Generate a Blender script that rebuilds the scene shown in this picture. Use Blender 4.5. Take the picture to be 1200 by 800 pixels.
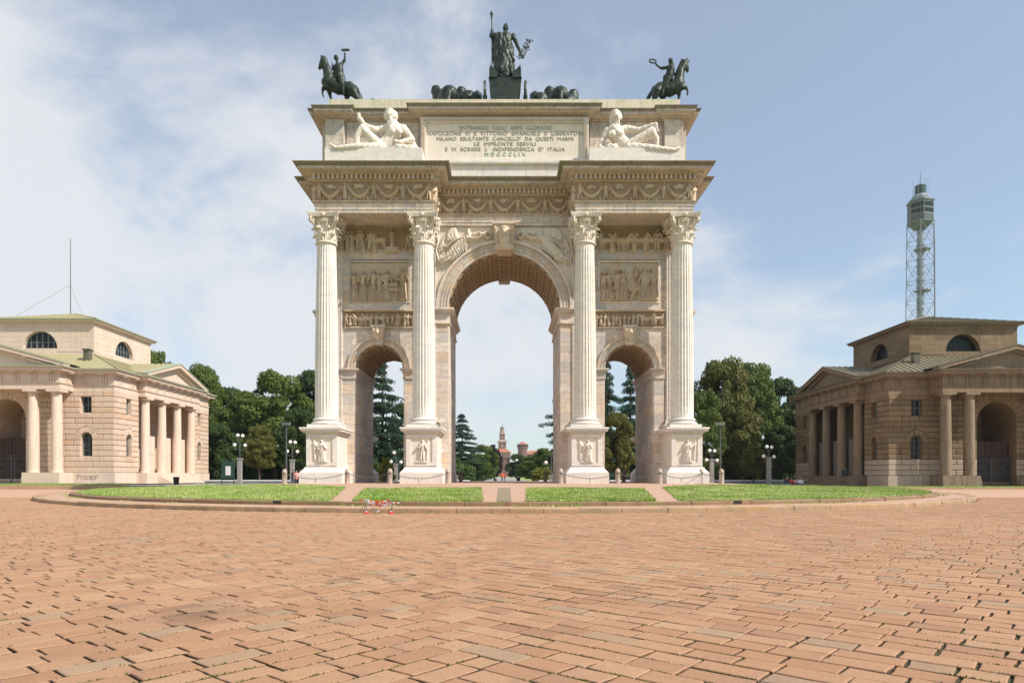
import bpy, bmesh, math, random
import numpy as np
from mathutils import Vector, Matrix, noise
from mathutils.geometry import tessellate_polygon

for _o in list(bpy.data.objects):
    bpy.data.objects.remove(_o)
scene = bpy.context.scene
COL = scene.collection
PI = math.pi
R = math.radians

# ---------------------------------------------------------------- camera, world, sun, exposure
EYE = 1.16
cam_d = bpy.data.cameras.new("camera")
cam = bpy.data.objects.new("camera", cam_d)
COL.objects.link(cam)
cam.location = (0, 0, EYE)
cam.rotation_euler = (R(90), 0, 0)
cam_d.sensor_width = 36
cam_d.lens = 24.0
cam_d.shift_x = 9 / 1200
cam_d.shift_y = 157 / 1200
cam_d.clip_start = 0.1
cam_d.clip_end = 6000
scene.camera = cam
scene.view_settings.view_transform = 'Standard'
scene.view_settings.look = 'None'
scene.view_settings.exposure = 0.37
scene.view_settings.gamma = 1

SUN = Vector((2.05, -1.0, 2.2)).normalized()       # direction towards the sun
sun_d = bpy.data.lights.new("sun", 'SUN')
sun_d.energy = 4.5
sun_d.angle = R(0.6)
sun_d.color = (1.0, 0.93, 0.82)
sun = bpy.data.objects.new("sun", sun_d)
COL.objects.link(sun)
sun.rotation_euler = SUN.to_track_quat('Z', 'Y').to_euler()
sun.location = (60, -30, 80)


def nd(t, kind, **kw):
    n = t.nodes.new(kind)
    for k, v in kw.items():
        if k.startswith('i_'):
            n.inputs[k[2:].replace('_', ' ')].default_value = v
        else:
            setattr(n, k, v)
    return n


world = bpy.data.worlds.new("World")
scene.world = world
world.use_nodes = True
t = world.node_tree
t.nodes.clear()
L = t.links.new
sky = nd(t, 'ShaderNodeTexSky', sky_type='NISHITA', sun_disc=False)
sky.sun_elevation = math.asin(SUN.z)
sky.sun_rotation = math.atan2(SUN.x, SUN.y)
sky.air_density = 1.0
sky.dust_density = 0.7
sky.ozone_density = 1.3
tc = nd(t, 'ShaderNodeTexCoord')
mp = nd(t, 'ShaderNodeMapping')
mp.inputs['Scale'].default_value = (1.0, 1.0, 1.55)
mp.inputs['Rotation'].default_value = (0.3, 0.55, 0.25)
n1 = nd(t, 'ShaderNodeTexNoise', i_Scale=2.3, i_Detail=11.0, i_Roughness=0.60, i_Distortion=0.25)
n2 = nd(t, 'ShaderNodeTexNoise', i_Scale=1.1, i_Detail=3.0, i_Roughness=0.5)
sep = nd(t, 'ShaderNodeSeparateXYZ')
L(tc.outputs['Generated'], mp.inputs['Vector'])
L(mp.outputs['Vector'], n1.inputs['Vector'])
L(mp.outputs['Vector'], n2.inputs['Vector'])
L(tc.outputs['Generated'], sep.inputs[0])
mA = nd(t, 'ShaderNodeMath', operation='MULTIPLY_ADD')
L(sep.outputs[0], mA.inputs[0]); mA.inputs[1].default_value = -0.22; L(n1.outputs[0], mA.inputs[2])
mB = nd(t, 'ShaderNodeMath', operation='MULTIPLY_ADD')
L(n2.outputs[0], mB.inputs[0]); mB.inputs[1].default_value = 0.45; L(mA.outputs[0], mB.inputs[2])
cr = nd(t, 'ShaderNodeMapRange', interpolation_type='SMOOTHSTEP')
cr.inputs[1].default_value = 0.64; cr.inputs[2].default_value = 0.86
cr.inputs[3].default_value = 0.34; cr.inputs[4].default_value = 0.95
L(mB.outputs[0], cr.inputs[0])
mx = nd(t, 'ShaderNodeMix', data_type='RGBA')
L(cr.outputs[0], mx.inputs[0])
hs = nd(t, 'ShaderNodeHueSaturation', i_Saturation=1.12, i_Value=1.12)
L(sky.outputs[0], hs.inputs['Color'])
tn = nd(t, 'ShaderNodeMix', data_type='RGBA', blend_type='MULTIPLY')
tn.inputs[0].default_value = 1.0; tn.inputs[7].default_value = (.83, 1.0, 1.03, 1)
L(hs.outputs[0], tn.inputs[6])
L(tn.outputs[2], mx.inputs[6])
mx.inputs[7].default_value = (6.0, 6.15, 6.4, 1)
bg = nd(t, 'ShaderNodeBackground')
bg.inputs[1].default_value = 0.105
out = nd(t, 'ShaderNodeOutputWorld')
L(mx.outputs[2], bg.inputs[0])
L(bg.outputs[0], out.inputs[0])

# ---------------------------------------------------------------- helpers
WLOC = {}


def P(px, py, D):
    """a point of the place, from where it stands in the photograph and how far away it is"""
    return Vector(((px - 591) / 800 * D, D, EYE + (557 - py) / 800 * D))


def XP(px, D):
    return (px - 591) / 800 * D


def ZP(py, D):
    return EYE + (557 - py) / 800 * D


def tag(o, label=None, cat=None, group=None, kind=None):
    if label: o['label'] = label
    if cat: o['category'] = cat
    if group: o['group'] = group
    if kind: o['kind'] = kind
    return o


def empty(name, loc, label, cat, group=None):
    o = bpy.data.objects.new(name, None)
    COL.objects.link(o)
    o.location = loc
    o.empty_display_size = 0.3
    WLOC[o.name] = Vector(loc)
    return tag(o, label, cat, group)


def link(name, me, parent, c):
    o = bpy.data.objects.new(name, me)
    COL.objects.link(o)
    WLOC[o.name] = Vector(c)
    if parent is not None:
        o.parent = parent
        o.location = Vector(c) - WLOC[parent.name]
    else:
        o.location = c
    return o


class MB:
    """collects shapes; build() links them as one mesh object"""

    def __init__(s, T=None):
        s.v = []; s.f = []; s.T = T

    def add(s, vs, fs):
        b = len(s.v)
        if s.T:
            vs = [s.T(*p) for p in vs]
        s.v.extend([tuple(p) for p in vs])
        s.f.extend([tuple(b + i for i in f) for f in fs])
        return s

    def box(s, x0, x1, y0, y1, z0, z1):
        return s.add([(x0, y0, z0), (x1, y0, z0), (x1, y1, z0), (x0, y1, z0), (x0, y0, z1), (x1, y0, z1), (x1, y1, z1), (x0, y1, z1)],
                     [(0, 3, 2, 1), (4, 5, 6, 7), (0, 1, 5, 4), (1, 2, 6, 5), (2, 3, 7, 6), (3, 0, 4, 7)])

    def frustum(s, cx, cy, hx0, hy0, z0, hx1, hy1, z1):
        vs = [(cx + i * hx0, cy + j * hy0, z0) for i, j in ((-1, -1), (1, -1), (1, 1), (-1, 1))]
        vs += [(cx + i * hx1, cy + j * hy1, z1) for i, j in ((-1, -1), (1, -1), (1, 1), (-1, 1))]
        return s.add(vs, [(0, 3, 2, 1), (4, 5, 6, 7), (0, 1, 5, 4), (1, 2, 6, 5), (2, 3, 7, 6), (3, 0, 4, 7)])

    def lathe(s, cx, cy, prof, n=24, cap=True):
        vs = []; fs = []
        for (r, z) in prof:
            for k in range(n):
                a = 2 * PI * k / n
                vs.append((cx + r * math.cos(a), cy + r * math.sin(a), z))
        for i in range(len(prof) - 1):
            for k in range(n):
                k2 = (k + 1) % n
                fs.append((i * n + k, i * n + k2, (i + 1) * n + k2, (i + 1) * n + k))
        if cap:
            fs.append(tuple(range(n - 1, -1, -1)))
            fs.append(tuple((len(prof) - 1) * n + k for k in range(n)))
        return s.add(vs, fs)

    def tube(s, p0, p1, r0, r1=None, n=6, cap=True):
        r1 = r0 if r1 is None else r1
        p0 = Vector(p0); p1 = Vector(p1)
        d = (p1 - p0)
        if d.length < 1e-6: return s
        d.normalize()
        a = d.orthogonal().normalized(); b = d.cross(a)
        vs = []
        for p, r in ((p0, r0), (p1, r1)):
            for k in range(n):
                an = 2 * PI * k / n
                vs.append(tuple(p + a * (r * math.cos(an)) + b * (r * math.sin(an))))
        fs = [(k, (k + 1) % n, n + (k + 1) % n, n + k) for k in range(n)]
        if cap:
            fs += [tuple(range(n - 1, -1, -1)), tuple(range(n, 2 * n))]
        return s.add(vs, fs)

    def path(s, pts, r, n=6):
        for a, b in zip(pts, pts[1:]):
            s.tube(a, b, r, r, n)
        return s

    def ball(s, c, r, n=10, m=6, sc=(1, 1, 1)):
        vs = [(c[0], c[1], c[2] - r * sc[2])]
        for i in range(1, m):
            ph = -PI / 2 + PI * i / m
            for k in range(n):
                a = 2 * PI * k / n
                vs.append((c[0] + r * sc[0] * math.cos(ph) * math.cos(a), c[1] + r * sc[1] * math.cos(ph) * math.sin(a), c[2] + r * sc[2] * math.sin(ph)))
        vs.append((c[0], c[1], c[2] + r * sc[2]))
        fs = [(0, 1 + (k + 1) % n, 1 + k) for k in range(n)]
        for i in range(m - 2):
            for k in range(n):
                fs.append((1 + i * n + k, 1 + i * n + (k + 1) % n, 1 + (i + 1) * n + (k + 1) % n, 1 + (i + 1) * n + k))
        e = len(vs) - 1; b = 1 + (m - 2) * n
        fs += [(b + k, b + (k + 1) % n, e) for k in range(n)]
        return s.add(vs, fs)

    def ring(s, c, ax, bx, r, n=20, m=6):
        """torus: centre c, radius vectors ax, bx, tube radius r"""
        c = Vector(c); ax = Vector(ax); bx = Vector(bx)
        nn = ax.cross(bx).normalized()
        vs = []; fs = []
        for k in range(n):
            a = 2 * PI * k / n
            rad = ax * math.cos(a) + bx * math.sin(a)
            u = rad.normalized()
            for j in range(m):
                b = 2 * PI * j / m
                vs.append(tuple(c + rad + u * (r * math.cos(b)) + nn * (r * math.sin(b))))
        for k in range(n):
            for j in range(m):
                fs.append((k * m + j, ((k + 1) % n) * m + j, ((k + 1) % n) * m + (j + 1) % m, k * m + (j + 1) % m))
        return s.add(vs, fs)

    def plate(s, fr, outer, holes, d0, d1):
        """flat slab with holes; fr(u, z, d) maps to the place, d0 = front, d1 = back"""
        loops = [list(outer)] + [list(h) for h in holes]
        flat = [p for l in loops for p in l]
        tris = tessellate_polygon([[Vector((p[0], p[1], 0)) for p in l] for l in loops])
        n = len(flat)
        vs = [fr(u, z, d0) for u, z in flat] + [fr(u, z, d1) for u, z in flat]
        fs = [tuple(x) for x in tris] + [(c + n, b + n, a + n) for a, b, c in tris]
        k = 0
        for l in loops:
            m = len(l)
            for i in range(m):
                a = k + i; b = k + (i + 1) % m
                fs.append((a, b, b + n, a + n))
            k += m
        return s.add(vs, fs)

    def block(s, fr, poly, proud, ch=0.03, back=0.0):
        """one stone of a wall: polygon in (u, z), chamfered front"""
        n = len(poly)
        us = [p[0] for p in poly]; zs = [p[1] for p in poly]
        cu = (min(us) + max(us)) / 2; cz = (min(zs) + max(zs)) / 2
        fu = max(0.3, 1 - 2 * ch / max(1e-3, max(us) - min(us))); fz = max(0.3, 1 - 2 * ch / max(1e-3, max(zs) - min(zs)))
        vs = [fr(cu + (u - cu) * fu, cz + (z - cz) * fz, proud) for u, z in poly]
        vs += [fr(u, z, proud - ch) for u, z in poly]
        vs += [fr(u, z, back) for u, z in poly]
        fs = [tuple(range(n))]
        for r in (0, 1):
            for i in range(n):
                j = (i + 1) % n
                fs.append((r * n + i, (r + 1) * n + i, (r + 1) * n + j, r * n + j))
        return s.add(vs, fs)

    def build(s, name, m, parent=None, smooth=False, kind=None, label=None, recalc=True, center=None):
        if not s.v: return None
        a = np.array(s.v, dtype=np.float64)
        if center is None:
            lo = a.min(0); hi = a.max(0)
            c = np.array([(lo[0] + hi[0]) / 2, (lo[1] + hi[1]) / 2, lo[2]])
        else:
            c = np.array(center, dtype=float)
        a = a - c
        me = bpy.data.meshes.new(name)
        me.from_pydata(a.tolist(), [], s.f)
        if recalc:
            bm = bmesh.new(); bm.from_mesh(me)
            bmesh.ops.recalc_face_normals(bm, faces=bm.faces)
            bm.to_mesh(me); bm.free()
        if smooth:
            me.polygons.foreach_set('use_smooth', [True] * len(me.polygons))
            if smooth == 'auto':
                sharp = []
                bm = bmesh.new(); bm.from_mesh(me)
                for e in bm.edges:
                    e.smooth = not (len(e.link_faces) == 2 and e.calc_face_angle(0) > R(38))
                bm.to_mesh(me); bm.free()
        me.materials.append(m)
        o = link(name, me, parent, c)
        if kind: o['kind'] = kind
        if label: o['label'] = label
        return o


def copy_tree(o, parent=None):
    c = o.copy(); COL.objects.link(c); c.parent = parent
    for ch in list(o.children):
        copy_tree(ch, c)
    return c


def arcpts(cu, cz, r, a0, a1, n):
    return [(cu + r * math.cos(a0 + (a1 - a0) * k / n), cz + r * math.sin(a0 + (a1 - a0) * k / n)) for k in range(n + 1)]


def arch_hole(cu, hw, z0, zs, n=14):
    """closed outline of an arched opening"""
    return [(cu - hw, z0), (cu + hw, z0)] + arcpts(cu, zs, hw, 0, PI, n)


def masonry(u0, u1, z0, z1, ch, bl, openings, rnd, jitter=0.12):
    """polygons of coursed stones that leave the openings free
    opening: ('rect', ua, ub, za, zb) or ('arch', uc, hw, z0, zs, Ro)"""
    res = []
    nc = max(1, round((z1 - z0) / ch)); h = (z1 - z0) / nc

    def half(o, z):
        if o[0] == 'rect':
            return (o[2] - o[1]) / 2 if o[3] - 1e-4 <= z <= o[4] + 1e-4 else 0
        if z < o[3]: return 0
        if z < o[4]: return o[2]
        q = o[5] ** 2 - (z - o[4]) ** 2
        return math.sqrt(q) if q > 0 else 0
    for i in range(nc):
        za = z0 + i * h; zb = za + h
        cuts = []
        for o in openings:
            lo, hi = (o[3], o[4]) if o[0] == 'rect' else (o[3], o[4] + o[5])
            if o[0] == 'rect':
                if min(zb, hi) - max(za, lo) > 0.45 * h: cuts.append(((o[1] + o[2]) / 2, lambda z, o=o: (o[2] - o[1]) / 2))
            elif zb > lo + 0.05 and za < hi - 0.02:
                cuts.append((o[1], lambda z, o=o: half(o, z)))
        cuts.sort(key=lambda c: c[0])
        ivs = []; lf = lambda z: u0
        for uc, hf in cuts:
            ivs.append((lf, lambda z, uc=uc, hf=hf: uc - hf(z)))
            lf = lambda z, uc=uc, hf=hf: uc + hf(z)
        ivs.append((lf, lambda z: u1))
        zs = [za + (zb - za) * k / 3 for k in range(4)]
        for a, b in ivs:
            A = [a(z) for z in zs]; B = [b(z) for z in zs]
            amax = max(A); bmin = min(B)
            if bmin - amax < 0.12:
                if max(B[k] - A[k] for k in range(4)) > 0.15 and max(A) - min(A) + max(B) - min(B) > 0.01:
                    res.append(list(zip(A, zs)) + [(max(B[k], A[k] + .01), zs[k]) for k in (3, 2, 1, 0)])
                elif bmin - amax > 0.03:
                    res.append([(A[0], za), (B[0], za), (B[3], zb), (A[3], zb)])
                continue
            brk = []
            u = u0 + (bl * 0.5 if i % 2 else 0) - bl * 0.02
            while u < bmin:
                uu = u + rnd.uniform(-jitter, jitter) * bl
                if uu > amax + bl * 0.28 and uu < bmin - bl * 0.28: brk.append(uu)
                u += bl
            edges = [A] + [[x] * 4 for x in brk] + [B]
            for e0, e1 in zip(edges, edges[1:]):
                if max(e0) - min(e0) < 1e-4 and max(e1) - min(e1) < 1e-4:
                    res.append([(e0[0], za), (e1[0], za), (e1[0], zb), (e0[0], zb)])
                else:
                    res.append([(e1[k], zs[k]) for k in range(4)] + [(e0[k], zs[k]) for k in (3, 2, 1, 0)])
    return res


class Stones:
    """collects the stones of one thing; the ones that show largest become parts, the rest one part"""

    def __init__(s, name, mat, parent, limit=285):
        s.items = []; s.name = name; s.mat = mat; s.parent = parent; s.limit = limit

    def add(s, fr, poly, proud, ch=0.03, gap=0.006, w=1.0):
        us = [p[0] for p in poly]; zs = [p[1] for p in poly]
        cu = (min(us) + max(us)) / 2; cz = (min(zs) + max(zs)) / 2
        fu = 1 - 2 * gap / max(.02, max(us) - min(us)); fz = 1 - 2 * gap / max(.02, max(zs) - min(zs))
        poly = [(cu + (u - cu) * fu, cz + (z - cz) * fz) for u, z in poly]
        area = abs(sum(poly[i][0] * poly[(i + 1) % len(poly)][1] - poly[(i + 1) % len(poly)][0] * poly[i][1] for i in range(len(poly)))) / 2
        c = fr(cu, cz, 0); D = max(1, c[1])
        k = abs((Vector(fr(cu + .1, cz, 0)) - Vector(fr(cu, cz, 0))).x) / .1   # facing the street or side on
        s.items.append((w * area * (k + .25) / D ** 2, fr, poly, proud, ch))

    def emit(s):
        s.items.sort(key=lambda a: -a[0])
        for it in s.items[:s.limit]:
            MB().block(it[1], it[2], it[3], it[4]).build(s.name, s.mat, s.parent, recalc=False)
        m = MB()
        for it in s.items[s.limit:]:
            m.block(it[1], it[2], it[3], it[4])
        m.build(s.name, s.mat, s.parent, kind='stuff', recalc=False)


def blob(segs, voxel, name, m, parent, smooth=4, balls=(), rough=0.0):
    """one continuous carved or cast surface grown round tapered limbs"""
    mb = MB()
    for a, b, r0, r1 in segs:
        a = Vector(a); b = Vector(b)
        mb.tube(a, b, r0, r1, 10)
        mb.ball(a, r0 * 1.0, 10, 7)
        mb.ball(b, r1 * 1.0, 10, 7)
    for c, r, sc in balls:
        mb.ball(c, r, 14, 9, sc)
    me = bpy.data.meshes.new('tmp')
    me.from_pydata([tuple(v) for v in mb.v], [], mb.f)
    o = bpy.data.objects.new('tmp', me); COL.objects.link(o)
    md = o.modifiers.new('r', 'REMESH'); md.mode = 'VOXEL'; md.voxel_size = voxel
    if smooth:
        sm = o.modifiers.new('s', 'SMOOTH'); sm.factor = 0.5; sm.iterations = smooth
    dg = bpy.context.evaluated_depsgraph_get()
    ev = o.evaluated_get(dg)
    me2 = bpy.data.meshes.new_from_object(ev)
    n = len(me2.vertices)
    co = np.empty(n * 3); me2.vertices.foreach_get('co', co); co = co.reshape(-1, 3)
    lo = co.min(0); hi = co.max(0); c = np.array([(lo[0] + hi[0]) / 2, (lo[1] + hi[1]) / 2, lo[2]])
    co -= c
    if rough:
        nr = np.empty(n * 3); me2.vertices.foreach_get('normal', nr); nr = nr.reshape(-1, 3)
        w = (co * 1.0)
        q = np.sin(w[:, 0] * 17 + 2.2 * np.sin(w[:, 2] * 5 + w[:, 1] * 4)) * .6 + np.sin(w[:, 0] * 33 + w[:, 1] * 29 + 2 * np.sin(w[:, 2] * 9)) * .3 + np.sin(w[:, 2] * 26 + 2 * np.sin(w[:, 0] * 15)) * .25
        co += nr * (q * rough)[:, None]
    me2.vertices.foreach_set('co', co.ravel()); me2.update()
    me2.polygons.foreach_set('use_smooth', [True] * len(me2.polygons))
    me2.materials.clear(); me2.materials.append(m); me2.name = name
    bpy.data.objects.remove(o)
    return link(name, me2, parent, c)


def hfield(fr, u0, u1, z0, z1, step, caps, depth, base=0.0, border=True, keep=None, cut=False):
    """carved relief: caps = (ua, za, ub, zb, ra, rb, height)"""
    nu = max(4, int((u1 - u0) / step)); nz = max(4, int((z1 - z0) / step))
    U, Z = np.meshgrid(np.linspace(u0, u1, nu + 1), np.linspace(z0, z1, nz + 1))
    H = np.zeros_like(U)
    for ua, za, ub, zb, ra, rb, h in caps:
        du = ub - ua; dz = zb - za; l2 = du * du + dz * dz + 1e-9
        tt = np.clip(((U - ua) * du + (Z - za) * dz) / l2, 0, 1)
        d = np.hypot(U - ua - tt * du, Z - za - tt * dz); rr = ra + (rb - ra) * tt
        q = 1 - (d / rr) ** 2
        H = np.maximum(H, np.where(q > 0, np.sqrt(np.clip(q, 0, 1)) * h, 0))
    H *= depth * (1 + .06 * np.sin(U * 27 + 3 * np.sin(Z * 7)) + .06 * np.sin(U * 61 + Z * 30))
    if border:
        H[0, :] = 0; H[-1, :] = 0; H[:, 0] = 0; H[:, -1] = 0
    vs = [fr(U[j, i], Z[j, i], base + H[j, i]) for j in range(nz + 1) for i in range(nu + 1)]
    w = nu + 1
    fs = [(j * w + i, j * w + i + 1, (j + 1) * w + i + 1, (j + 1) * w + i) for j in range(nz) for i in range(nu) if (keep is None or keep(U[j, i], Z[j, i])) and (not cut or H[j:j + 2, i:i + 2].max() > .004)]
    return MB().add(vs, fs)


def fig(x, z, h, rnd, robe=True, lean=0.0):
    """standing draped figure for a relief, feet at (x, z)"""
    k = h / 7.6; c = []
    top = z + h
    hx = x + lean * h
    c.append((hx, top - .55 * k, hx, top - .5 * k, .5 * k, .45 * k, 1.0))
    c.append((hx, top - 1.3 * k, hx, top - 1.1 * k, .25 * k, .25 * k, .7))
    c.append((hx - .55 * k, top - 1.75 * k, hx + .55 * k, top - 1.75 * k, .45 * k, .45 * k, .85))
    c.append((hx, top - 2 * k, (x + hx) / 2, top - 3.6 * k, .85 * k, .7 * k, .9))
    if robe:
        c.append(((x + hx) / 2, top - 3.7 * k, x, z + .3 * k, .8 * k, 1.15 * k, .75))
        for q in range(4):
            o = (-.75 + .5 * q) * k
            c.append(((x + hx) / 2 + o * .6, top - 3.6 * k, x + o * 1.25 + rnd.uniform(-.2, .2) * k, z + .1 * k, .12 * k, .2 * k, 1.0))
    else:
        s = rnd.uniform(.3, .7) * k
        c.append(((x + hx) / 2 - .3 * k, top - 3.7 * k, x - s, z + .2 * k, .48 * k, .26 * k, .85))
        c.append(((x + hx) / 2 + .3 * k, top - 3.7 * k, x + s * 1.2, z + .2 * k, .48 * k, .26 * k, .85))
    for sd in (-1, 1):
        ex = hx + sd * rnd.uniform(1.0, 1.5) * k; ez = top - rnd.uniform(2.7, 3.3) * k
        c.append((hx + sd * .8 * k, top - 1.8 * k, ex, ez, .32 * k, .25 * k, 1.0))
        c.append((ex, ez, ex + rnd.uniform(-1.2, .9) * sd * k, ez + rnd.uniform(-1.2, 1.4) * k, .25 * k, .18 * k, 1.05))
    return c


def horse_relief(x, z, h, sgn):
    k = h / 8; c = []
    c.append((x - 2.2 * k, z + 4.5 * k, x + 2 * k, z + 4.7 * k, 1.3 * k, 1.2 * k, .9))
    c.append((x + sgn * 2.1 * k, z + 5 * k, x + sgn * 3.3 * k, z + 7.2 * k, 1.0 * k, .6 * k, .95))
    c.append((x + sgn * 3.3 * k, z + 7.3 * k, x + sgn * 4.3 * k, z + 6.3 * k, .5 * k, .3 * k, 1.0))
    for o in (-2.4, -1.7, 1.6, 2.4):
        c.append((x + o * k, z + 4 * k, x + (o + .3) * k, z + 2 * k, .55 * k, .3 * k, .8))
        c.append((x + (o + .3) * k, z + 2 * k, x + o * k, z + .1 * k, .3 * k, .22 * k, .8))
    return c


# ---------------------------------------------------------------- materials
def mat(name):
    m = bpy.data.materials.new(name)
    m.use_nodes = True
    t = m.node_tree
    b = t.nodes['Principled BSDF']
    return m, t, b


def ramp(t, fac, stops):
    r = t.nodes.new('ShaderNodeValToRGB')
    e = r.color_ramp.elements
    while len(e) < len(stops): e.new(0.5)
    for k, (p, c) in enumerate(stops):
        e[k].position = p; e[k].color = (*c, 1)
    t.links.new(fac, r.inputs[0])
    return r.outputs[0]


def noise_tex(t, vec, scale, detail=5, rough=.55, dist=0.0):
    n = t.nodes.new('ShaderNodeTexNoise')
    n.inputs['Scale'].default_value = scale; n.inputs['Detail'].default_value = detail
    n.inputs['Roughness'].default_value = rough; n.inputs['Distortion'].default_value = dist
    if vec is not None: t.links.new(vec, n.inputs['Vector'])
    return n.outputs[0]


def mixc(t, f, a, b, mode='MIX'):
    m = t.nodes.new('ShaderNodeMix'); m.data_type = 'RGBA'; m.blend_type = mode
    for s, x in ((0, f), (6, a), (7, b)):
        if isinstance(x, (int, float)): m.inputs[s].default_value = x
        elif isinstance(x, tuple): m.inputs[s].default_value = (*x, 1)
        else: t.links.new(x, m.inputs[s])
    return m.outputs[2]


def mrange(t, v, a, b, c, d):
    m = t.nodes.new('ShaderNodeMapRange')
    for k, x in zip((1, 2, 3, 4), (a, b, c, d)): m.inputs[k].default_value = x
    t.links.new(v, m.inputs[0])
    return m.outputs[0]


def math_(t, op, a, b=0.0):
    m = t.nodes.new('ShaderNodeMath'); m.operation = op
    for k, x in ((0, a), (1, b)):
        if isinstance(x, (int, float)): m.inputs[k].default_value = x
        else: t.links.new(x, m.inputs[k])
    return m.outputs[0]


def wpos(t, sc=(1, 1, 1)):
    g = t.nodes.new('ShaderNodeNewGeometry')
    m = t.nodes.new('ShaderNodeMapping'); m.inputs['Scale'].default_value = sc
    t.links.new(g.outputs['Position'], m.inputs[0])
    return m.outputs[0], g


def island(t, g=None):
    """a random number for every stone, whether it is an object or an island of a mesh"""
    g = g or t.nodes.new('ShaderNodeNewGeometry')
    o = t.nodes.new('ShaderNodeObjectInfo')
    a = math_(t, 'ADD', g.outputs['Random Per Island'], o.outputs['Random'])
    return math_(t, 'FRACT', a)


def bump(t, b, h, strength, dist=0.02):
    n = t.nodes.new('ShaderNodeBump')
    n.inputs['Strength'].default_value = strength; n.inputs['Distance'].default_value = dist
    t.links.new(h, n.inputs['Height']); t.links.new(n.outputs[0], b.inputs['Normal'])


def stone(name, c1, c2, c3, stain=(0.30, 0.22, 0.13), stain_amt=.35, vein=None, per=0.5, bs=.35, streak=.4, rough=.75, moss=None, topdark=None):
    m, t, b = mat(name)
    v, g = wpos(t)
    v2, _ = wpos(t, (1.0, 1.0, 0.16))
    vs, _ = wpos(t, (2.4, 2.4, 0.22))
    r = island(t, g)
    col = mixc(t, mrange(t, noise_tex(t, v, .55, 6, .6), .32, .7, 0, 1), c1, c2)
    isl = ramp(t, r, [(0, c1), (.2, c2), (.4, c1), (.52, c3), (.66, c1), (.8, tuple(x * y for x, y in zip(c2, (1.02, .86, .66)))), (.9, c3), (1, c2)])
    col = mixc(t, per, col, isl)
    if vein:
        vh, _ = wpos(t, (.45, .45, 1.7))
        q = noise_tex(t, vh, 1.3, 7, .62, 1.2)
        w = mrange(t, math_(t, 'ABSOLUTE', math_(t, 'SUBTRACT', q, .5)), 0, .06, .7, 0)
        col = mixc(t, w, col, vein)
        w2 = mrange(t, noise_tex(t, vh, .8, 5, .6, .5), .54, .68, 0, .55)
        col = mixc(t, w2, col, vein)
    st = mrange(t, noise_tex(t, vs, 1.1, 7, .65, .4), .53, .74, 0, stain_amt)
    col = mixc(t, st, col, stain, 'MIX')
    sk = mrange(t, noise_tex(t, vs, 2.6, 5, .6), .5, .72, 0, streak)
    col = mixc(t, sk, col, (.42, .38, .34), 'MULTIPLY')
    fine = mrange(t, noise_tex(t, v, 9, 6, .7), .2, .8, .86, 1.08)
    col = mixc(t, 1.0, col, nd_comb(t, fine), 'MULTIPLY')
    if moss:
        mm = mrange(t, noise_tex(t, v, 1.2, 5, .6), .5, .62, 0, .7)
        col = mixc(t, mm, col, moss)
    t.links.new(col, b.inputs['Base Color'])
    b.inputs['Roughness'].default_value = rough
    b.inputs['Specular IOR Level'].default_value = .3
    bump(t, b, noise_tex(t, v, 14, 8, .7), bs, .02)
    return m


def nd_comb(t, v):
    c = t.nodes.new('ShaderNodeCombineColor')
    for k in range(3): t.links.new(v, c.inputs[k])
    return c.outputs[0]


def simple(name, c1, c2=None, rough=.7, scale=6, bs=0, metal=0, spec=.4, sc=(1, 1, 1), per=0):
    m, t, b = mat(name)
    v, g = wpos(t, sc)
    c2 = c2 or tuple(x * .7 for x in c1)
    col = mixc(t, mrange(t, noise_tex(t, v, scale, 6, .6), .3, .7, 0, 1), c1, c2)
    if per:
        col = mixc(t, 1.0, col, nd_comb(t, mrange(t, island(t, g), 0, 1, 1 - per, 1 + per * .5)), 'MULTIPLY')
    t.links.new(col, b.inputs['Base Color'])
    b.inputs['Roughness'].default_value = rough; b.inputs['Metallic'].default_value = metal
    b.inputs['Specular IOR Level'].default_value = spec
    if bs: bump(t, b, noise_tex(t, v, scale * 4, 6, .6), bs, .02)
    return m


M = {}
M['marble'] = stone('marble', (.77, .665, .575), (.65, .535, .44), (.46, .43, .42), (.62, .33, .13), .6, (.44, .42, .42), .8, .35, .25)
M['marble_pale'] = stone('marble_pale', (.80, .74, .67), (.745, .67, .59), (.74, .68, .62), (.62, .40, .24), .25, (.60, .57, .56), .25, .25, .15)
M['marble_gold'] = stone('marble_gold', (.70, .58, .45), (.60, .46, .32), (.56, .52, .49), (.55, .27, .08), .65, (.46, .44, .43), .85, .3, .3)
M['marble_stained'] = stone('stained_marble', (.70, .60, .50), (.56, .46, .37), (.44, .40, .37), (.36, .22, .11), .6, (.40, .38, .38), .3, .35, .65)
M['relief'] = stone('relief_marble', (.66, .54, .42), (.55, .42, .30), (.52, .43, .35), (.50, .28, .11), .5, None, .1, .35, .3)
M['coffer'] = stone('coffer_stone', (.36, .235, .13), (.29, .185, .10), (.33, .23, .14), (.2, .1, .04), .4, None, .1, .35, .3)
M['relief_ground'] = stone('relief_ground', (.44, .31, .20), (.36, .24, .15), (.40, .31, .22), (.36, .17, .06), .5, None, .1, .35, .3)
M['relief_pale'] = stone('relief_pale', (.76, .68, .59), (.70, .61, .52), (.72, .65, .57), (.55, .42, .28), .2, None, .1, .3, .2)
M['weathered'] = stone('weathered_marble', (.34, .27, .20), (.24, .19, .14), (.19, .155, .11), (.13, .10, .07), .7, None, .35, .4, .7, moss=(.22, .23, .13))
M['attic_top'] = stone('attic_top', (.70, .62, .50), (.64, .54, .42), (.5, .5, .36), (.42, .28, .16), .4, None, .3, .3, .4, moss=(.40, .46, .27))
M['casello'] = stone('pale_stone', (.68, .53, .415), (.59, .445, .345), (.53, .405, .315), (.50, .31, .15), .35, None, .6, .35, .35)
M['casello_plain'] = stone('plain_stone', (.71, .575, .475), (.64, .51, .415), (.60, .47, .38), (.45, .30, .18), .2, None, .25, .3, .3)
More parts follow.
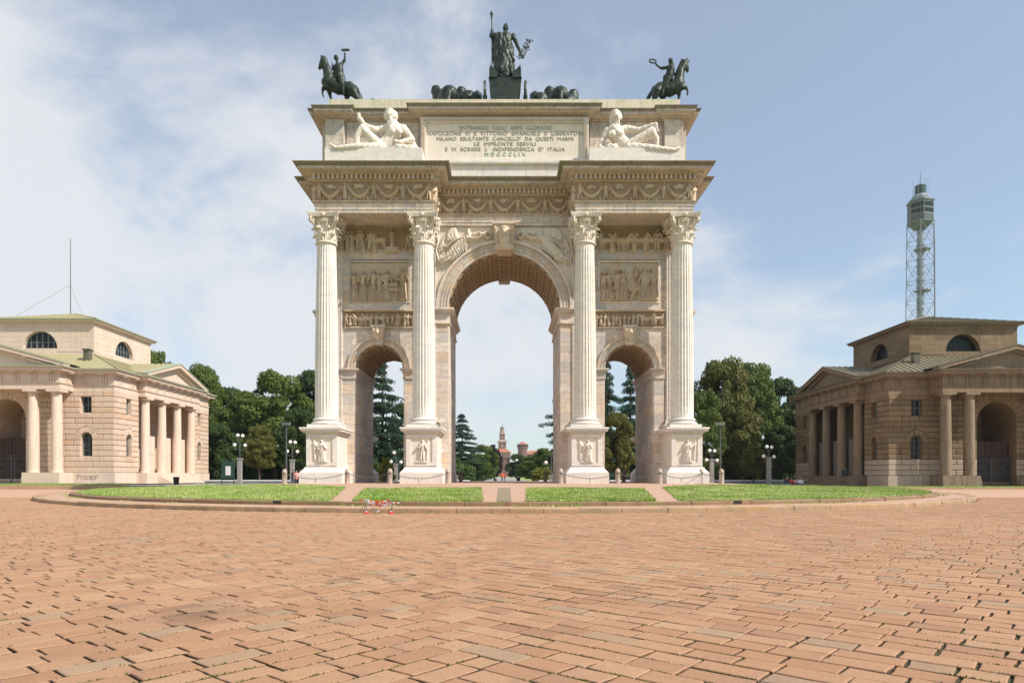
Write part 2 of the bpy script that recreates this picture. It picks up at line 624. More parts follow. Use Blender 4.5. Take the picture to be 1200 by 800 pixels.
M['casello_shaded'] = stone('shaded_sooty_stone', (.26, .182, .108), (.19, .133, .08), (.14, .10, .062), (.11, .07, .045), .6, None, .6, .35, .65)  # same stone as the sunlit house, its shade painted in along with soot
M['casello_plain_shaded'] = stone('shaded_sooty_plain_stone', (.28, .21, .145), (.23, .172, .12), (.19, .142, .10), (.09, .065, .045), .6, None, .3, .3, .75)  # plain stone again, darkened in colour for shade as well as soot
M['casello_new'] = stone('renewed_stone', (.43, .345, .27), (.385, .305, .24), (.34, .27, .21), (.3, .22, .15), .2, None, .3, .3, .3)
M['copper'] = simple('green_copper', (.33, .315, .185), (.38, .33, .19), .55, 1.2, .2, sc=(1, 1, 1))
M['copper_edge'] = simple('verdigris_edge', (.30, .36, .26), (.36, .37, .25), .6, 1.5)
M['zinc'] = simple('brown_roof_metal', (.23, .20, .13), (.17, .15, .10), .55, 1.2, .2)
M['zinc_edge'] = simple('dark_eave_metal', (.10, .085, .06), (.15, .13, .085), .6, 1.5)
M['screen'] = simple('grey_screen', (.17, .15, .125), (.13, .115, .10), .8, 2, .2)
M['dark'] = simple('dark_iron', (.012, .013, .014), (.02, .02, .02), .5, 6)
M['iron'] = simple('grey_iron', (.10, .11, .11), (.07, .075, .08), .5, 6)
M['wood'] = simple('dark_red_wood', (.055, .022, .013), (.035, .014, .009), .6, 4, .2, per=.3)
M['winframe'] = simple('window_frame', (.16, .20, .19), (.12, .15, .15), .5, 4)
M['steel'] = simple('pale_painted_steel', (.26, .29, .33), (.20, .22, .26), .5, 3)
M['white'] = simple('white_paint', (.72, .73, .74), (.62, .63, .64), .6, 3)
M['bronze'] = simple('bronze', (.013, .020, .017), (.040, .054, .042), .48, 2.4, .15, metal=.35)
M['bollard'] = stone('bollard_granite', (.50, .41, .345), (.43, .355, .30), (.42, .35, .3), (.3, .2, .14), .2, None, .4, .4, .2)
M['bollard_shaded'] = stone('shaded_bollard', (.24, .18, .15), (.2, .155, .13), (.18, .14, .12), (.1, .08, .06), .3, None, .4, .4, .2)  # same bollards, with the shade behind the arch put into the colour
M['kerb'] = stone('kerb_granite', (.50, .33, .20), (.40, .26, .16), (.36, .25, .17), (.22, .14, .09), .45, None, .55, .5, .3, moss=(.33, .25, .14))
M['kerb_dark'] = stone('kerb_dark_granite', (.30, .19, .11), (.24, .15, .085), (.22, .15, .1), (.12, .08, .05), .45, None, .55, .5, .4, moss=(.20, .19, .07))
M['path'] = stone('path_granite', (.52, .33, .235), (.46, .29, .20), (.44, .30, .22), (.3, .2, .13), .3, None, .4, .4, .1)
M['gravel'] = simple('gravel', (.33, .26, .18), (.18, .15, .09), .95, 24, .8)
M['road'] = simple('pale_asphalt', (.33, .30, .28), (.28, .26, .24), .9, 2, .3)
M['lowwall'] = stone('grey_stone', (.30, .305, .30), (.25, .255, .255), (.22, .22, .225), (.2, .2, .2), .3, None, .3, .3, .3)
M['castle'] = stone('castle_brick', (.20, .095, .07), (.17, .08, .06), (.31, .17, .13), (.15, .08, .06), .3, None, .2, .3, .2)
M['castle_pale'] = stone('castle_pale', (.40, .27, .22), (.34, .23, .18), (.5, .4, .33), (.3, .2, .15), .2, None, .2, .3, .2)
M['castle_roof'] = simple('castle_tiles', (.42, .14, .075), (.34, .11, .06), .8, .3)
M['trunk'] = simple('bark', (.09, .065, .045), (.055, .04, .03), .9, 8, .6)
M['red'] = simple('red_plastic', (.50, .03, .02), (.55, .03, .02), .4, 8)
M['tape_white'] = simple('white_plastic', (.58, .56, .55), (.5, .48, .47), .4, 8)
M['orange'] = simple('orange_net', (.80, .14, .02), (.7, .1, .02), .5, 8)
M['skin'] = simple('skin', (.50, .30, .21), (.45, .26, .18), .6, 6)
M['hair'] = simple('hair', (.03, .02, .015), (.02, .015, .01), .6, 6)
M['black_cloth'] = simple('black_cloth', (.02, .02, .025), (.03, .03, .035), .8, 6)
M['white_cloth'] = simple('white_cloth', (.7, .72, .75), (.6, .62, .66), .8, 6)
M['red_cloth'] = simple('red_cloth', (.45, .06, .05), (.35, .05, .04), .8, 6)
M['pink_cloth'] = simple('pink_cloth', (.7, .35, .33), (.6, .3, .28), .8, 6)
M['blue_cloth'] = simple('blue_cloth', (.12, .18, .32), (.1, .14, .25), .8, 6)
M['sign_green'] = simple('sign_green', (.02, .07, .05), (.02, .05, .04), .4, 6)
M['graffiti'] = simple('faded_paint', (.10, .06, .05), (.2, .13, .1), .8, 9)
M['letter'] = simple('worn_letter_paint', (.19, .185, .14), (.34, .33, .25), .7, 3)
M['letter_green'] = simple('green_letter_paint', (.16, .32, .22), (.26, .36, .25), .7, 3)
m, t_, b_ = mat('window_glass')
b_.inputs['Base Color'].default_value = (.015, .02, .022, 1); b_.inputs['Roughness'].default_value = .3
b_.inputs['Specular IOR Level'].default_value = .22
M['glass'] = m
m, t_, b_ = mat('lamp_globe')
b_.inputs['Base Color'].default_value = (.86, .86, .85, 1); b_.inputs['Roughness'].default_value = .25
M['globe'] = m


def paver_mat():
    m, t, b = mat('pink_granite_paver')
    v, g = wpos(t)
    r = island(t, g)
    col = ramp(t, r, [(0, (.50, .285, .185)), (.16, (.56, .345, .235)), (.34, (.47, .26, .17)), (.5, (.59, .375, .265)), (.64, (.52, .30, .20)),
                      (.8, (.60, .40, .28)), (.9, (.40, .225, .155)), (.955, (.50, .38, .285)), (1, (.44, .33, .26))])
    big = mrange(t, noise_tex(t, v, .22, 5, .6), .3, .7, 0, 1)
    col = mixc(t, big, mixc(t, .22, col, (.56, .37, .24)), mixc(t, .3, col, (.36, .22, .15)))
    col = mixc(t, 1.0, col, (.77, .715, .615), 'MULTIPLY')
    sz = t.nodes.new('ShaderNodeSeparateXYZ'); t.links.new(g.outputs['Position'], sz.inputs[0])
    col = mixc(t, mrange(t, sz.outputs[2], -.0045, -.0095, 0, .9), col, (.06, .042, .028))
    grit = mrange(t, noise_tex(t, v, 48, 6, .85), .28, .72, .70, 1.26)
    col = mixc(t, 1.0, col, nd_comb(t, grit), 'MULTIPLY')
    wear = mrange(t, noise_tex(t, v, 2.1, 8, .72, .6), .5, .74, 0, .6)
    col = mixc(t, wear, col, (.25, .16, .115))
    sp = mrange(t, noise_tex(t, v, 11, 4, .7), .66, .74, 0, .5)
    col = mixc(t, sp, col, (.16, .10, .075))
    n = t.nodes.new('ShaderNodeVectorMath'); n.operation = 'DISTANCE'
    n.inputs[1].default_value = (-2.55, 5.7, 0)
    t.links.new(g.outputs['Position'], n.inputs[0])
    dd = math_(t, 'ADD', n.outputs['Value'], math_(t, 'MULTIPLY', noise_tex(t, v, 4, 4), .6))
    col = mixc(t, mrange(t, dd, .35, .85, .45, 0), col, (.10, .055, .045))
    t.links.new(col, b.inputs['Base Color'])
    b.inputs['Roughness'].default_value = .82; b.inputs['Specular IOR Level'].default_value = .25
    bump(t, b, noise_tex(t, v, 70, 8, .8), .55, .012)
    return m


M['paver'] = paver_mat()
m, t_, b_ = mat('joint_soil')
v_, g_ = wpos(t_)
c_ = mixc(t_, mrange(t_, noise_tex(t_, v_, 5, 6, .6), .42, .62, 0, 1), (.045, .032, .022), (.06, .075, .02))
far_ = t_.nodes.new('ShaderNodeSeparateXYZ'); t_.links.new(g_.outputs['Position'], far_.inputs[0])
t_.links.new(c_, b_.inputs['Base Color']); b_.inputs['Roughness'].default_value = .95
M['soil'] = m


def leaf_mat(name, c1, c2, c3, trans=.25):
    m, t, b = mat(name)
    v, g = wpos(t)
    r = island(t, g)
    col = ramp(t, r, [(0, c1), (.5, c2), (1, c3)])
    col = mixc(t, mrange(t, noise_tex(t, v, .35, 4), .35, .65, 0, .7), col, c2)
    t.links.new(col, b.inputs['Base Color'])
    b.inputs['Roughness'].default_value = .6; b.inputs['Specular IOR Level'].default_value = .25
    tr = t.nodes.new('ShaderNodeBsdfTranslucent'); t.links.new(col, tr.inputs[0])
    ms = t.nodes.new('ShaderNodeMixShader'); ms.inputs[0].default_value = trans
    o = t.nodes['Material Output']
    t.links.new(b.outputs[0], ms.inputs[1]); t.links.new(tr.outputs[0], ms.inputs[2]); t.links.new(ms.outputs[0], o.inputs[0])
    return m


M['leaf'] = leaf_mat('broad_leaf', (.055, .10, .015), (.095, .145, .024), (.15, .18, .036))
M['leaf_dark'] = leaf_mat('dark_leaf', (.03, .06, .014), (.048, .085, .02), (.075, .115, .025))
M['leaf_olive'] = leaf_mat('olive_leaf', (.085, .10, .02), (.12, .13, .028), (.15, .15, .035))
M['leaf_yellow'] = leaf_mat('yellow_leaf', (.15, .18, .02), (.2, .22, .03), (.26, .26, .035))
M['leaf_purple'] = leaf_mat('purple_leaf', (.022, .012, .016), (.035, .02, .022), (.05, .028, .028))
M['needle'] = leaf_mat('cedar_needle', (.016, .045, .026), (.026, .062, .034), (.04, .08, .045), .12)


def grass_mat(name, blade):
    m, t, b = mat(name)
    v, g = wpos(t)
    f = mrange(t, noise_tex(t, v, .45, 5, .65), .38, .62, 0, 1)
    col = mixc(t, f, (.14, .25, .02), (.28, .34, .08))
    f2 = mrange(t, noise_tex(t, v, 1.1, 6, .75), .46, .62, 0, .7)
    col = mixc(t, f2, col, (.46, .42, .22))
    f3 = mrange(t, noise_tex(t, v, 1.1, 4, .7), .55, .7, 0, .75)
    col = mixc(t, f3, col, (.07, .13, .02))
    if blade:
        rr = island(t, g)
        col = mixc(t, 1.0, col, nd_comb(t, mrange(t, rr, 0, 1, .75, 1.5)), 'MULTIPLY')
        col = mixc(t, mrange(t, rr, .93, .95, 0, .8), col, (.62, .62, .45))
    t.links.new(col, b.inputs['Base Color']); b.inputs['Roughness'].default_value = .7
    b.inputs['Specular IOR Level'].default_value = .2
    if not blade: bump(t, b, noise_tex(t, v, 20, 6, .8), .8, .05)
    return m


M['grass'] = grass_mat('lawn_green', False)
M['blade'] = grass_mat('grass_blade', True)
M['weed'] = leaf_mat('joint_weed', (.05, .07, .015), (.08, .11, .02), (.12, .15, .03), .1)

# ================================================================= the ground
TC = (0.0, 48.6)         # centre of the round terrace
R1, R2 = 27.65, 26.1      # outer and inner kerb


def terr(r):
    t = min(1, max(0, (R2 - r) / 12.0))
    return .28 + .39 * (t * 1.0)


g = MB(); g.box(-2500, 2500, -300, 4000, -1.0, -.06)
tag(g.build('ground', M['grass']), kind='structure')
g = MB(); g.box(-60, 60, -12, 36.5, -.5, -.021)
piazza = tag(g.build('piazza', M['soil'], center=(0, 10, 0)), kind='structure')
WLOC[piazza.name] = Vector((0, 10, 0))
g = MB(); g.box(-140, 140, 36.5, 150, -.4, -.02)
tag(g.build('outer_piazza', M['path']), kind='structure')


def pavers():
    rnd = random.Random(5)
    A = np.array((math.sin(R(41)), math.cos(R(41)))); B = np.array((-A[1], A[0]))
    w = .215
    seam = -.25
    items = []

    def ok(x, y):
        if y < 3.1 or y > 36.4: return False
        if abs(x) > .80 * y + 1.2: return False
        return math.hypot(x - TC[0], y - TC[1]) > R1 + .06

    def runs(left):
        for j in range(-260, 260):
            run = []
            for i in range(-260, 260):
                c = (A * (i + .5) * w + B * (j + .5) * w) if left else (A * (j + .5) * w + B * (i + .5) * w)
                good = ((c[0] < seam) == left) and ok(c[0], c[1])
                if good: run.append(i)
                elif run:
                    yield j, run[0] * w, (run[-1] + 1) * w
                    run = []
            if run: yield j, run[0] * w, (run[-1] + 1) * w
    for left in (True, False):
        for j, s0, s1 in runs(left):
            s = s0
            while s < s1 - 1e-6:
                ln = rnd.choice((.26, .30, .34, .34, .38, .42))
                e = s + ln
                if s1 - e < .17: e = s1
                if e - s > .52: e = s + (e - s) / 2
                g = .0075
                q = [(s + g, j * w + g), (e - g, j * w + g), (e - g, (j + 1) * w - g), (s + g, (j + 1) * w - g)]
                pts = []
                for u, v in q:
                    u += rnd.uniform(-.006, .006); v += rnd.uniform(-.006, .006)
                    p = (A * u + B * v) if left else (A * v + B * u)
                    pts.append((p[0], p[1]))
                if not left: pts.reverse()
                items.append(pts)
                s = e
    items.sort(key=lambda p: sum(q[1] for q in p) + .35 * abs(sum(q[0] for q in p)))

    def stone_(mb, pts):
        cx = sum(p[0] for p in pts) / 4; cy = sum(p[1] for p in pts) / 4
        if rnd.random() < .12:
            pts = [(cx + (p[0] - cx) * .965, cy + (p[1] - cy) * .965) for p in pts]
        tx, ty, h = rnd.uniform(-.010, .010), rnd.uniform(-.010, .010), rnd.uniform(-.0035, .0035)
        h += .003 * noise.noise(Vector((cx * .5, cy * .5, 3)))
        vs = []
        near = cy < 12
        if near:                               # uneven outline
            q = []
            for i in range(4):
                a, b = pts[i], pts[(i + 1) % 4]
                q.append(a)
                for t_ in (.33, .67):
                    o = rnd.uniform(-.006, .0035); dx, dy = b[0] - a[0], b[1] - a[1]; l = math.hypot(dx, dy)
                    mx_, my_ = a[0] + dx * t_, a[1] + dy * t_
                    r_ = math.hypot(mx_ - cx, my_ - cy)
                    q.append((mx_ + (mx_ - cx) / r_ * o, my_ + (my_ - cy) / r_ * o))
            pts = q
        n_ = len(pts)
        for k, (inset, dz) in enumerate(((.011, 0), (.004, -.0010), (0, -.006), (-.002, -.03))):
            for x, y in pts:
                d = math.hypot(x - cx, y - cy); f = 1 - inset / d * 1.4
                X = cx + (x - cx) * f; Y = cy + (y - cy) * f
                vs.append((X, Y, h + dz + (X - cx) * tx + (Y - cy) * ty))
        fs = [tuple(range(n_))]
        for r in range(3):
            for i in range(n_):
                jn = (i + 1) % n_
                fs.append((r * n_ + i, (r + 1) * n_ + i, (r + 1) * n_ + jn, r * n_ + jn))
        mb.add(vs, fs)
    for pts in items[:295]:
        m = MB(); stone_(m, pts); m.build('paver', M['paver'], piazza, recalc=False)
    m = MB()
    for pts in items[295:]:
        stone_(m, pts)
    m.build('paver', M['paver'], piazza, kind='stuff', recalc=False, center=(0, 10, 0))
    # weeds in the joints
    wd = MB()
    for _ in range(15000):
        y = 3.2 + 26 * rnd.random() ** 1.5; x = rnd.uniform(-.8, .8) * y
        if math.hypot(x, y - TC[1]) < R1 + .3: continue
        if noise.noise(Vector((x * .8, y * .8, 0))) < -.08: continue
        left = x < seam
        p = np.array((x, y))
        u, v = p @ A, p @ B
        if left: v = round(v / w) * w + rnd.uniform(-.004, .004)
        else: u = round(u / w) * w + rnd.uniform(-.004, .004)
        c = A * u + B * v
        for _k in range(4):
            a = rnd.uniform(0, PI); L_ = rnd.uniform(.004, .011); hh = rnd.uniform(.009, .024)
            ox, oy = rnd.uniform(-.02, .02), rnd.uniform(-.02, .02)
            d = (A if left else B); cx, cy = c[0] + d[0] * ox * 2, c[1] + d[1] * ox * 2
            wd.add([(cx - math.cos(a) * L_, cy - math.sin(a) * L_, -.02), (cx + math.cos(a) * L_, cy + math.sin(a) * L_, -.02), (cx + rnd.uniform(-.01, .01), cy, hh - .012)], [(0, 1, 2)])
    tag(wd.build('joint_weeds', M['weed'], recalc=False), kind='stuff')


pavers()


def polar(r, a, z):
    """a measured from the side that faces the camera"""
    return (TC[0] + r * math.sin(a), TC[1] - r * math.cos(a), z)


def disc_ring(radii, n, zf, a0=0, a1=2 * PI):
    vs = []; fs = []
    for r in radii:
        for k in range(n + 1):
            vs.append(polar(r, a0 + (a1 - a0) * k / n, zf(r)))
    for i in range(len(radii) - 1):
        for k in range(n):
            fs.append((i * (n + 1) + k, i * (n + 1) + k + 1, (i + 1) * (n + 1) + k + 1, (i + 1) * (n + 1) + k))
    return vs, fs


g = MB(); g.add(*disc_ring((R1 - .2, R1 - .2, R2 - .15, R2 - .15, 24, 22, 20, 18, 16, 14.4, 10, .01), 120,
                           lambda r: terr(r) - .004))
for i_ in range(121 * 2, 121 * 3): g.v[i_] = (g.v[i_][0], g.v[i_][1], .145)
for i_ in range(121 * 2): g.v[i_] = (g.v[i_][0], g.v[i_][1], .145 if i_ >= 121 else .12)
terrace = tag(g.build('terrace', M['path'], center=(0, 48.6, 0), smooth=False), kind='structure')


def kerb_ring(r0, r1, z0, z1, n, seed, amax):
    rnd = random.Random(seed)
    ks = list(range(-n // 2, n // 2))
    jit = {k: rnd.uniform(-.2, .2) for k in range(-n // 2, n // 2 + 1)}
    jit[n // 2] = jit[-n // 2]
    for k in ks:
        a0 = 2 * PI * (k + jit[k]) / n; a1 = 2 * PI * (k + 1 + jit[k + 1]) / n
        g = .007 / r1
        zt = z1 + rnd.uniform(-.012, .012); dr = rnd.uniform(-.015, .015); b = .025
        m = MB(); vs = []
        prof = [(r0 + dr, z0), (r0 + dr, zt - b), (r0 + dr - b, zt), (r1, zt), (r1, z0)]
        for t_ in (0, .5, 1):
            a = a0 + g + (a1 - a0 - 2 * g) * t_
            for r, z in prof: vs.append(polar(r, a, z))
        fs = []
        for s_ in (0, 1):
            for i in range(4): fs.append((s_ * 5 + i, s_ * 5 + i + 1, s_ * 5 + 6 + i, s_ * 5 + 5 + i))
        fs += [(0, 4, 3, 2, 1), (10, 11, 12, 13, 14)]
        m.add(vs, fs)
        yield abs((a0 + a1) / 2), m


for r0, r1, z0, z1, n, sd in ((R1, R1 - .42, -.05, .157, 138, 3), (R2, R2 - .28, .1, .285, 150, 4)):
    for a, m in kerb_ring(r0, r1, z0, z1, n, sd, 1.3):
        m.build('kerb_stone', M['kerb'] if r0 == R1 else M['kerb_dark'], terrace, recalc=True)


# lawns
def lawn_patch(front, back, nu, nv):
    pts = []
    for j in range(nv + 1):
        for i in range(nu + 1):
            f = Vector(front(i / nu)); b = Vector(back(i / nu))
            q = f.lerp(b, j / nv)
            r = math.hypot(q.x - TC[0], q.y - TC[1])
            edge = min(i, nu - i, j, nv - j)
            if edge == 0: q = q + Vector((.10 * noise.noise(Vector((q.x * 1.7, q.y * 1.7, 9))), (.22 if j == nv else .03) * noise.noise(Vector((q.x * 1.3, q.y, 4)))))
            pts.append((q.x, q.y, terr(r) + (.012 if edge == 0 else .035 + .025 * noise.noise(Vector((q.x * .6, q.y * .6, 0))))))
    fs = [(j * (nu + 1) + i, j * (nu + 1) + i + 1, (j + 1) * (nu + 1) + i + 1, (j + 1) * (nu + 1) + i) for j in range(nv) for i in range(nu)]
    return pts, fs


def circ(a): return (TC[0] + (R2 - .30) * math.sin(a), TC[1] - (R2 - .30) * math.cos(a))


def polyl(pts):
    def f(t):
        k = t * (len(pts) - 1); i = min(int(k), len(pts) - 2); k -= i
        return (pts[i][0] * (1 - k) + pts[i + 1][0] * k, pts[i][1] * (1 - k) + pts[i + 1][1] * k)
    return f


RL = R2 - .30
lawns = [
    ('lawn', lambda t: circ(-math.asin(.72 / RL) - (math.asin(5.2 / RL) - math.asin(.72 / RL)) * t), polyl([(-1.05, 31.8), (-6.5, 31.8)]), 50, 60, 26),
    ('lawn', lambda t: circ(math.asin(.72 / RL) + (math.asin(5.2 / RL) - math.asin(.72 / RL)) * t), polyl([(1.05, 31.8), (6.5, 31.8)]), 50, 60, 26),
    ('lawn', lambda t: circ(-math.asin(6.0 / RL) - (1.5 - math.asin(6.0 / RL)) * t), polyl([(-7.7, 33.2), (-10.5, 37.0), (-14.2, 40.2), (-17.5, 42.5), (-21, 44.6), (-25.6, 47)]), 160, 50, 60),
    ('lawn', lambda t: circ(math.asin(6.0 / RL) + (1.5 - math.asin(6.0 / RL)) * t), polyl([(7.7, 33.2), (10.5, 37.0), (14.2, 40.2), (17.5, 42.5), (21, 44.6), (25.6, 47)]), 160, 50, 60),
]
rg = random.Random(8)
bl = MB(); bv = bl.v; bf = bl.f
for nm, fr_, bk_, nu, nv, dens in lawns:
    pts, fs = lawn_patch(fr_, bk_, nu, nv)
    tag(MB().add(pts, fs).build('lawn', M['grass'], recalc=False, smooth=True), kind='structure')
    for _ in range(dens * 900):
        u, v = rg.random(), rg.random() ** 1.15
        f = fr_(u); b = bk_(u)
        x = f[0] + (b[0] - f[0]) * v; y = f[1] + (b[1] - f[1]) * v
        z = terr(math.hypot(x - TC[0], y - TC[1])) + .02
        a = rg.uniform(0, 2 * PI); w_ = rg.uniform(.008, .02); h = rg.uniform(.03, .085) * (1 + .7 * noise.noise(Vector((x, y, 1))))
        ca, sa = math.cos(a) * w_, math.sin(a) * w_
        tx, ty = rg.uniform(-.04, .04), rg.uniform(-.04, .04)
        k = len(bv)
        bv.append((x - ca, y - sa, z)); bv.append((x + ca, y + sa, z)); bv.append((x + tx, y + ty, z + h))
        bf.append((k, k + 1, k + 2))
# weeds on the kerb tread
for _ in range(2600):
    a = rg.uniform(-1.1, 1.1)
    if noise.noise(Vector((a * 9, 5, 0))) < .12: continue
    r = R2 + .02 + rg.random() ** 2 * .5
    x, y, z = polar(r, a, .145)
    w_ = rg.uniform(.01, .02); h = rg.uniform(.03, .10); an = rg.uniform(0, PI); k = len(bv)
    bv.append((x - w_ * math.cos(an), y - w_ * math.sin(an), z)); bv.append((x + w_ * math.cos(an), y + w_ * math.sin(an), z)); bv.append((x + rg.uniform(-.03, .03), y, z + h))
    bf.append((k, k + 1, k + 2))
tag(bl.build('grass', M['blade'], recalc=False, center=(0, 40, 0)), kind='stuff')

# the middle path: two smooth strips with cobbles between
g = MB()
for k in range(9):
    z0 = terr(48.6 - (22.8 + k * 1.0)) + .001
    g.add([(-.24 - .004 * k, 22.8 + k * 1.0, z0 + .012), (.24 + .004 * k, 22.8 + k * 1.0, z0 + .012),
           (.24 + .004 * k, 23.8 + k * 1.0, terr(48.6 - 23.8 - k * 1.0) + .013), (-.24 - .004 * k, 23.8 + k * 1.0, terr(48.6 - 23.8 - k * 1.0) + .013)], [(0, 1, 2, 3)])
tag(g.build('cobble_strip', M['gravel'], recalc=False), kind='structure')

# ================================================================= the arch
YF, YW, YC = 43.5, 45.9, 49.0
GZ = .67
arch = empty('triumphal_arch', (0, YC, GZ), 'huge pale marble triumphal arch with three openings and fluted columns', 'arch')


def front(y):
    return lambda u, z, d: (u, y - d, z)


def backf(y):
    return lambda u, z, d: (u, y + d, z)


def sidef(x, s):
    return lambda u, z, d: (x + s * d, u, z)


ZA0, ZA1, ZF1 = ZP(249.5, 43.5), ZP(236, 43.5), ZP(213.5, 43.5)
CX, SX = 3.74, 8.38            # half width of the middle opening, axis of the side ones
SR = 1.63
ZS, ZSC = ZP(432, 45.9), ZP(361.5, 45.8)
ZB1 = ZA0

# body with its three openings
out_ = [(-12.55, GZ - .1), (-SX - SR, GZ - .1)] + [(-SX - SR, ZS)] + arcpts(-SX, ZS, SR, PI, 0, 28)[1:] + [(-SX + SR, GZ - .1), (-CX, GZ - .1)]
out_ += [(-CX, ZSC)] + arcpts(0, ZSC, CX, PI, 0, 40)[1:] + [(CX, GZ - .1), (SX - SR, GZ - .1), (SX - SR, ZS)] + arcpts(SX, ZS, SR, PI, 0, 28)[1:]
out_ += [(SX + SR, GZ - .1), (12.55, GZ - .1), (12.55, ZA0 + .3), (-12.55, ZA0 + .3)]
MB().plate(front(0), out_, [], -46.0, -52.0).build('pier_wall', M['marble_gold'], arch)

rnd = random.Random(11)
st = Stones('marble_block', M['marble'], arch, 280)
rings = 2.72
for s in (-1, 1):
    a, b = sorted((s * 12.6, s * 4.9))
    for poly in masonry(a, b, GZ, 11.08, .66, 1.35, [('arch', s * SX, SR, GZ, ZS, rings)], rnd):
        st.add(front(46.0), poly, .1, .012, .004, 1.6)
        st.add(backf(52.0), poly, .1, .012, .004, .05)
    ops = [('rect', s * SX - 2.32, s * SX + 2.32, ZP(383.5, 45.9), ZP(364.5, 45.9)), ('rect', s * SX - 1.96, s * SX + 1.96, ZP(353, 45.9), ZP(307.3, 45.9)),
           ('rect', s * SX - 2.9, s * SX + 2.9, ZP(296.5, 45.9), ZP(267.7, 45.9))]
    for poly in masonry(a, b, 12.2, 17.75, .69, 1.9, ops[1:], rnd):
        st.add(front(46.0), poly, .1, .012, .004, 1.2)
for poly in masonry(-4.9, 4.9, GZ, ZA0, .68, 1.5, [('arch', 0, CX, GZ, ZSC, 4.5)], rnd):
    st.add(front(46.0), poly, .1, .012, .004, 1.6)
    st.add(backf(52.0), poly, .1, .012, .004, .05)
for x, s, zt in ((-CX, 1, ZSC), (CX, -1, ZSC), (-SX - SR, 1, ZS), (-SX + SR, -1, ZS), (SX - SR, 1, ZS), (SX + SR, -1, ZS)):
    for poly in masonry(46.0, 52.0, GZ, zt - .4, .66, 1.5, [], rnd):
        st.add(sidef(x, s), poly, .03, .012, .004, .6)
for x, s in ((-12.55, -1), (12.55, 1)):
    for poly in masonry(46.0, 52.0, GZ, ZA0, .68, 1.5, [], rnd):
        st.add(sidef(x, s), poly, .08, .012, .004, .3)


def wedge(cu, cz, r0, r1, a0, a1, n=3):
    return arcpts(cu, cz, r0, a1, a0, n) + arcpts(cu, cz, r1, a0, a1, n)


for s in (-1, 1):
    n = 17
    for k in range(n):
        st.add(front(46.0), wedge(s * SX, ZS, 2.1, rings, PI * k / n, PI * (k + 1) / n, 2), .1, .01, .005, 3)
st.emit()

vo = Stones('voussoir', M['marble_gold'], arch, 200)
for s in (-1, 1):
    for k in range(13):
        vo.add(front(46.0), wedge(s * SX, ZS, SR, 2.1, PI * k / 13, PI * (k + 1) / 13), .2, .02, .004, 2)
        vo.add(backf(52.0), wedge(s * SX, ZS, SR, 2.1, PI * k / 13, PI * (k + 1) / 13), .2, .02, .004, .01)
for k in range(23):
    vo.add(front(46.0), wedge(0, ZSC, CX, 4.5, PI * k / 23, PI * (k + 1) / 23), .2, .02, .005, 2)
    vo.add(backf(52.0), wedge(0, ZSC, CX, 4.5, PI * k / 23, PI * (k + 1) / 23), .2, .02, .005, .01)
vo.emit()


def arc_fillet(cu, cz, r0, r1, y, pr, name, n=40):
    m = MB()
    vs = []
    for k in range(n + 1):
        a = PI * k / n
        for r, d in ((r0, -.02), (r0, pr), (r1, pr), (r1, -.02)):
            vs.append((cu + r * math.cos(a), y - d, cz + r * math.sin(a)))
    fs = []
    for k in range(n):
        for i in range(3): fs.append((k * 4 + i, k * 4 + i + 1, (k + 1) * 4 + i + 1, (k + 1) * 4 + i))
    m.add(vs, fs)
    return m


mm = MB()
for cu, cz, rs in ((-SX, ZS, ((1.64, 1.72, .24), (1.86, 1.9, .235), (2.03, 2.14, .27))), (SX, ZS, ((1.64, 1.72, .24), (1.86, 1.9, .235), (2.03, 2.14, .27))),
                   (0, ZSC, ((CX + .02, CX + .12, .25), (4.0, 4.06, .235), (4.22, 4.27, .235), (4.42, 4.6, .3)))):
    for r0, r1, pr in rs:
        q = arc_fillet(cu, cz, r0, r1, 46.0, pr, '')
        mm.add(q.v, q.f)
        # tiny beads on the outermost moulding
    r1 = rs[-1][1]
    for k in range(int(r1 * 26)):
        a = PI * (k + .5) / int(r1 * 26)
        mm.ball((cu + (rs[-1][0] - .03) * math.cos(a), 46.0 - .25, cz + (rs[-1][0] - .03) * math.sin(a)), .035, 5, 4)
mm.build('archivolt_moulding', M['marble'], arch)


# imposts, stepped mouldings that run on through the passages
def impost(x0, x1, zt, hs, side):
    m = MB()
    z = zt
    for h, o in hs:
        a, b = (x0 - (0 if side > 0 else o), x1 + (o if side > 0 else 0))
        m.box(a, b, 45.9 - .12 - o, 52.1 + .12 + o, z - h, z)
        z -= h
    return m


pil = MB()
for s in (-1, 1):
    hs = ((.10, .22), (.10, .14), (.12, .06), (.30, .02), (.06, .05))
    hc = ((.12, .34), (.14, .24), (.12, .14), (.55, .04), (.10, .10))
    for (x0, x1, zt, h, sd) in ((s * SX - SR - 1.0, s * SX - SR + .02, ZS, hs, 1), (s * SX + SR - .02, s * SX + SR + .75, ZS, hs, -1)):
        impost(x0, x1, zt, h, sd).build('impost', M['marble'], arch)
    x0, x1 = (-CX - 1.05, -CX + .02) if s < 0 else (CX - .02, CX + 1.05)
    impost(x0, x1, ZSC, hc, -s).build('impost', M['marble'], arch)
    # flat strips below the imposts
    for x0, x1, zt in ((s * SX - SR - .92, s * SX - SR - .01, ZS - .4), (s * SX + SR + .01, s * SX + SR + .7, ZS - .4), (min(s * (CX + .01), s * (CX + .9)), max(s * (CX + .01), s * (CX + .9)), ZSC - .9)):
        for k in range(int((zt - GZ) / .66)):
            pz = GZ + k * (zt - GZ) / int((zt - GZ) / .66); ph = (zt - GZ) / int((zt - GZ) / .66)
            MB().block(front(45.9), [(x0, pz + .004), (x1, pz + .004), (x1, pz + ph - .004), (x0, pz + ph - .004)], .09, .01).build('pilaster_block', M['marble'], arch, recalc=False)

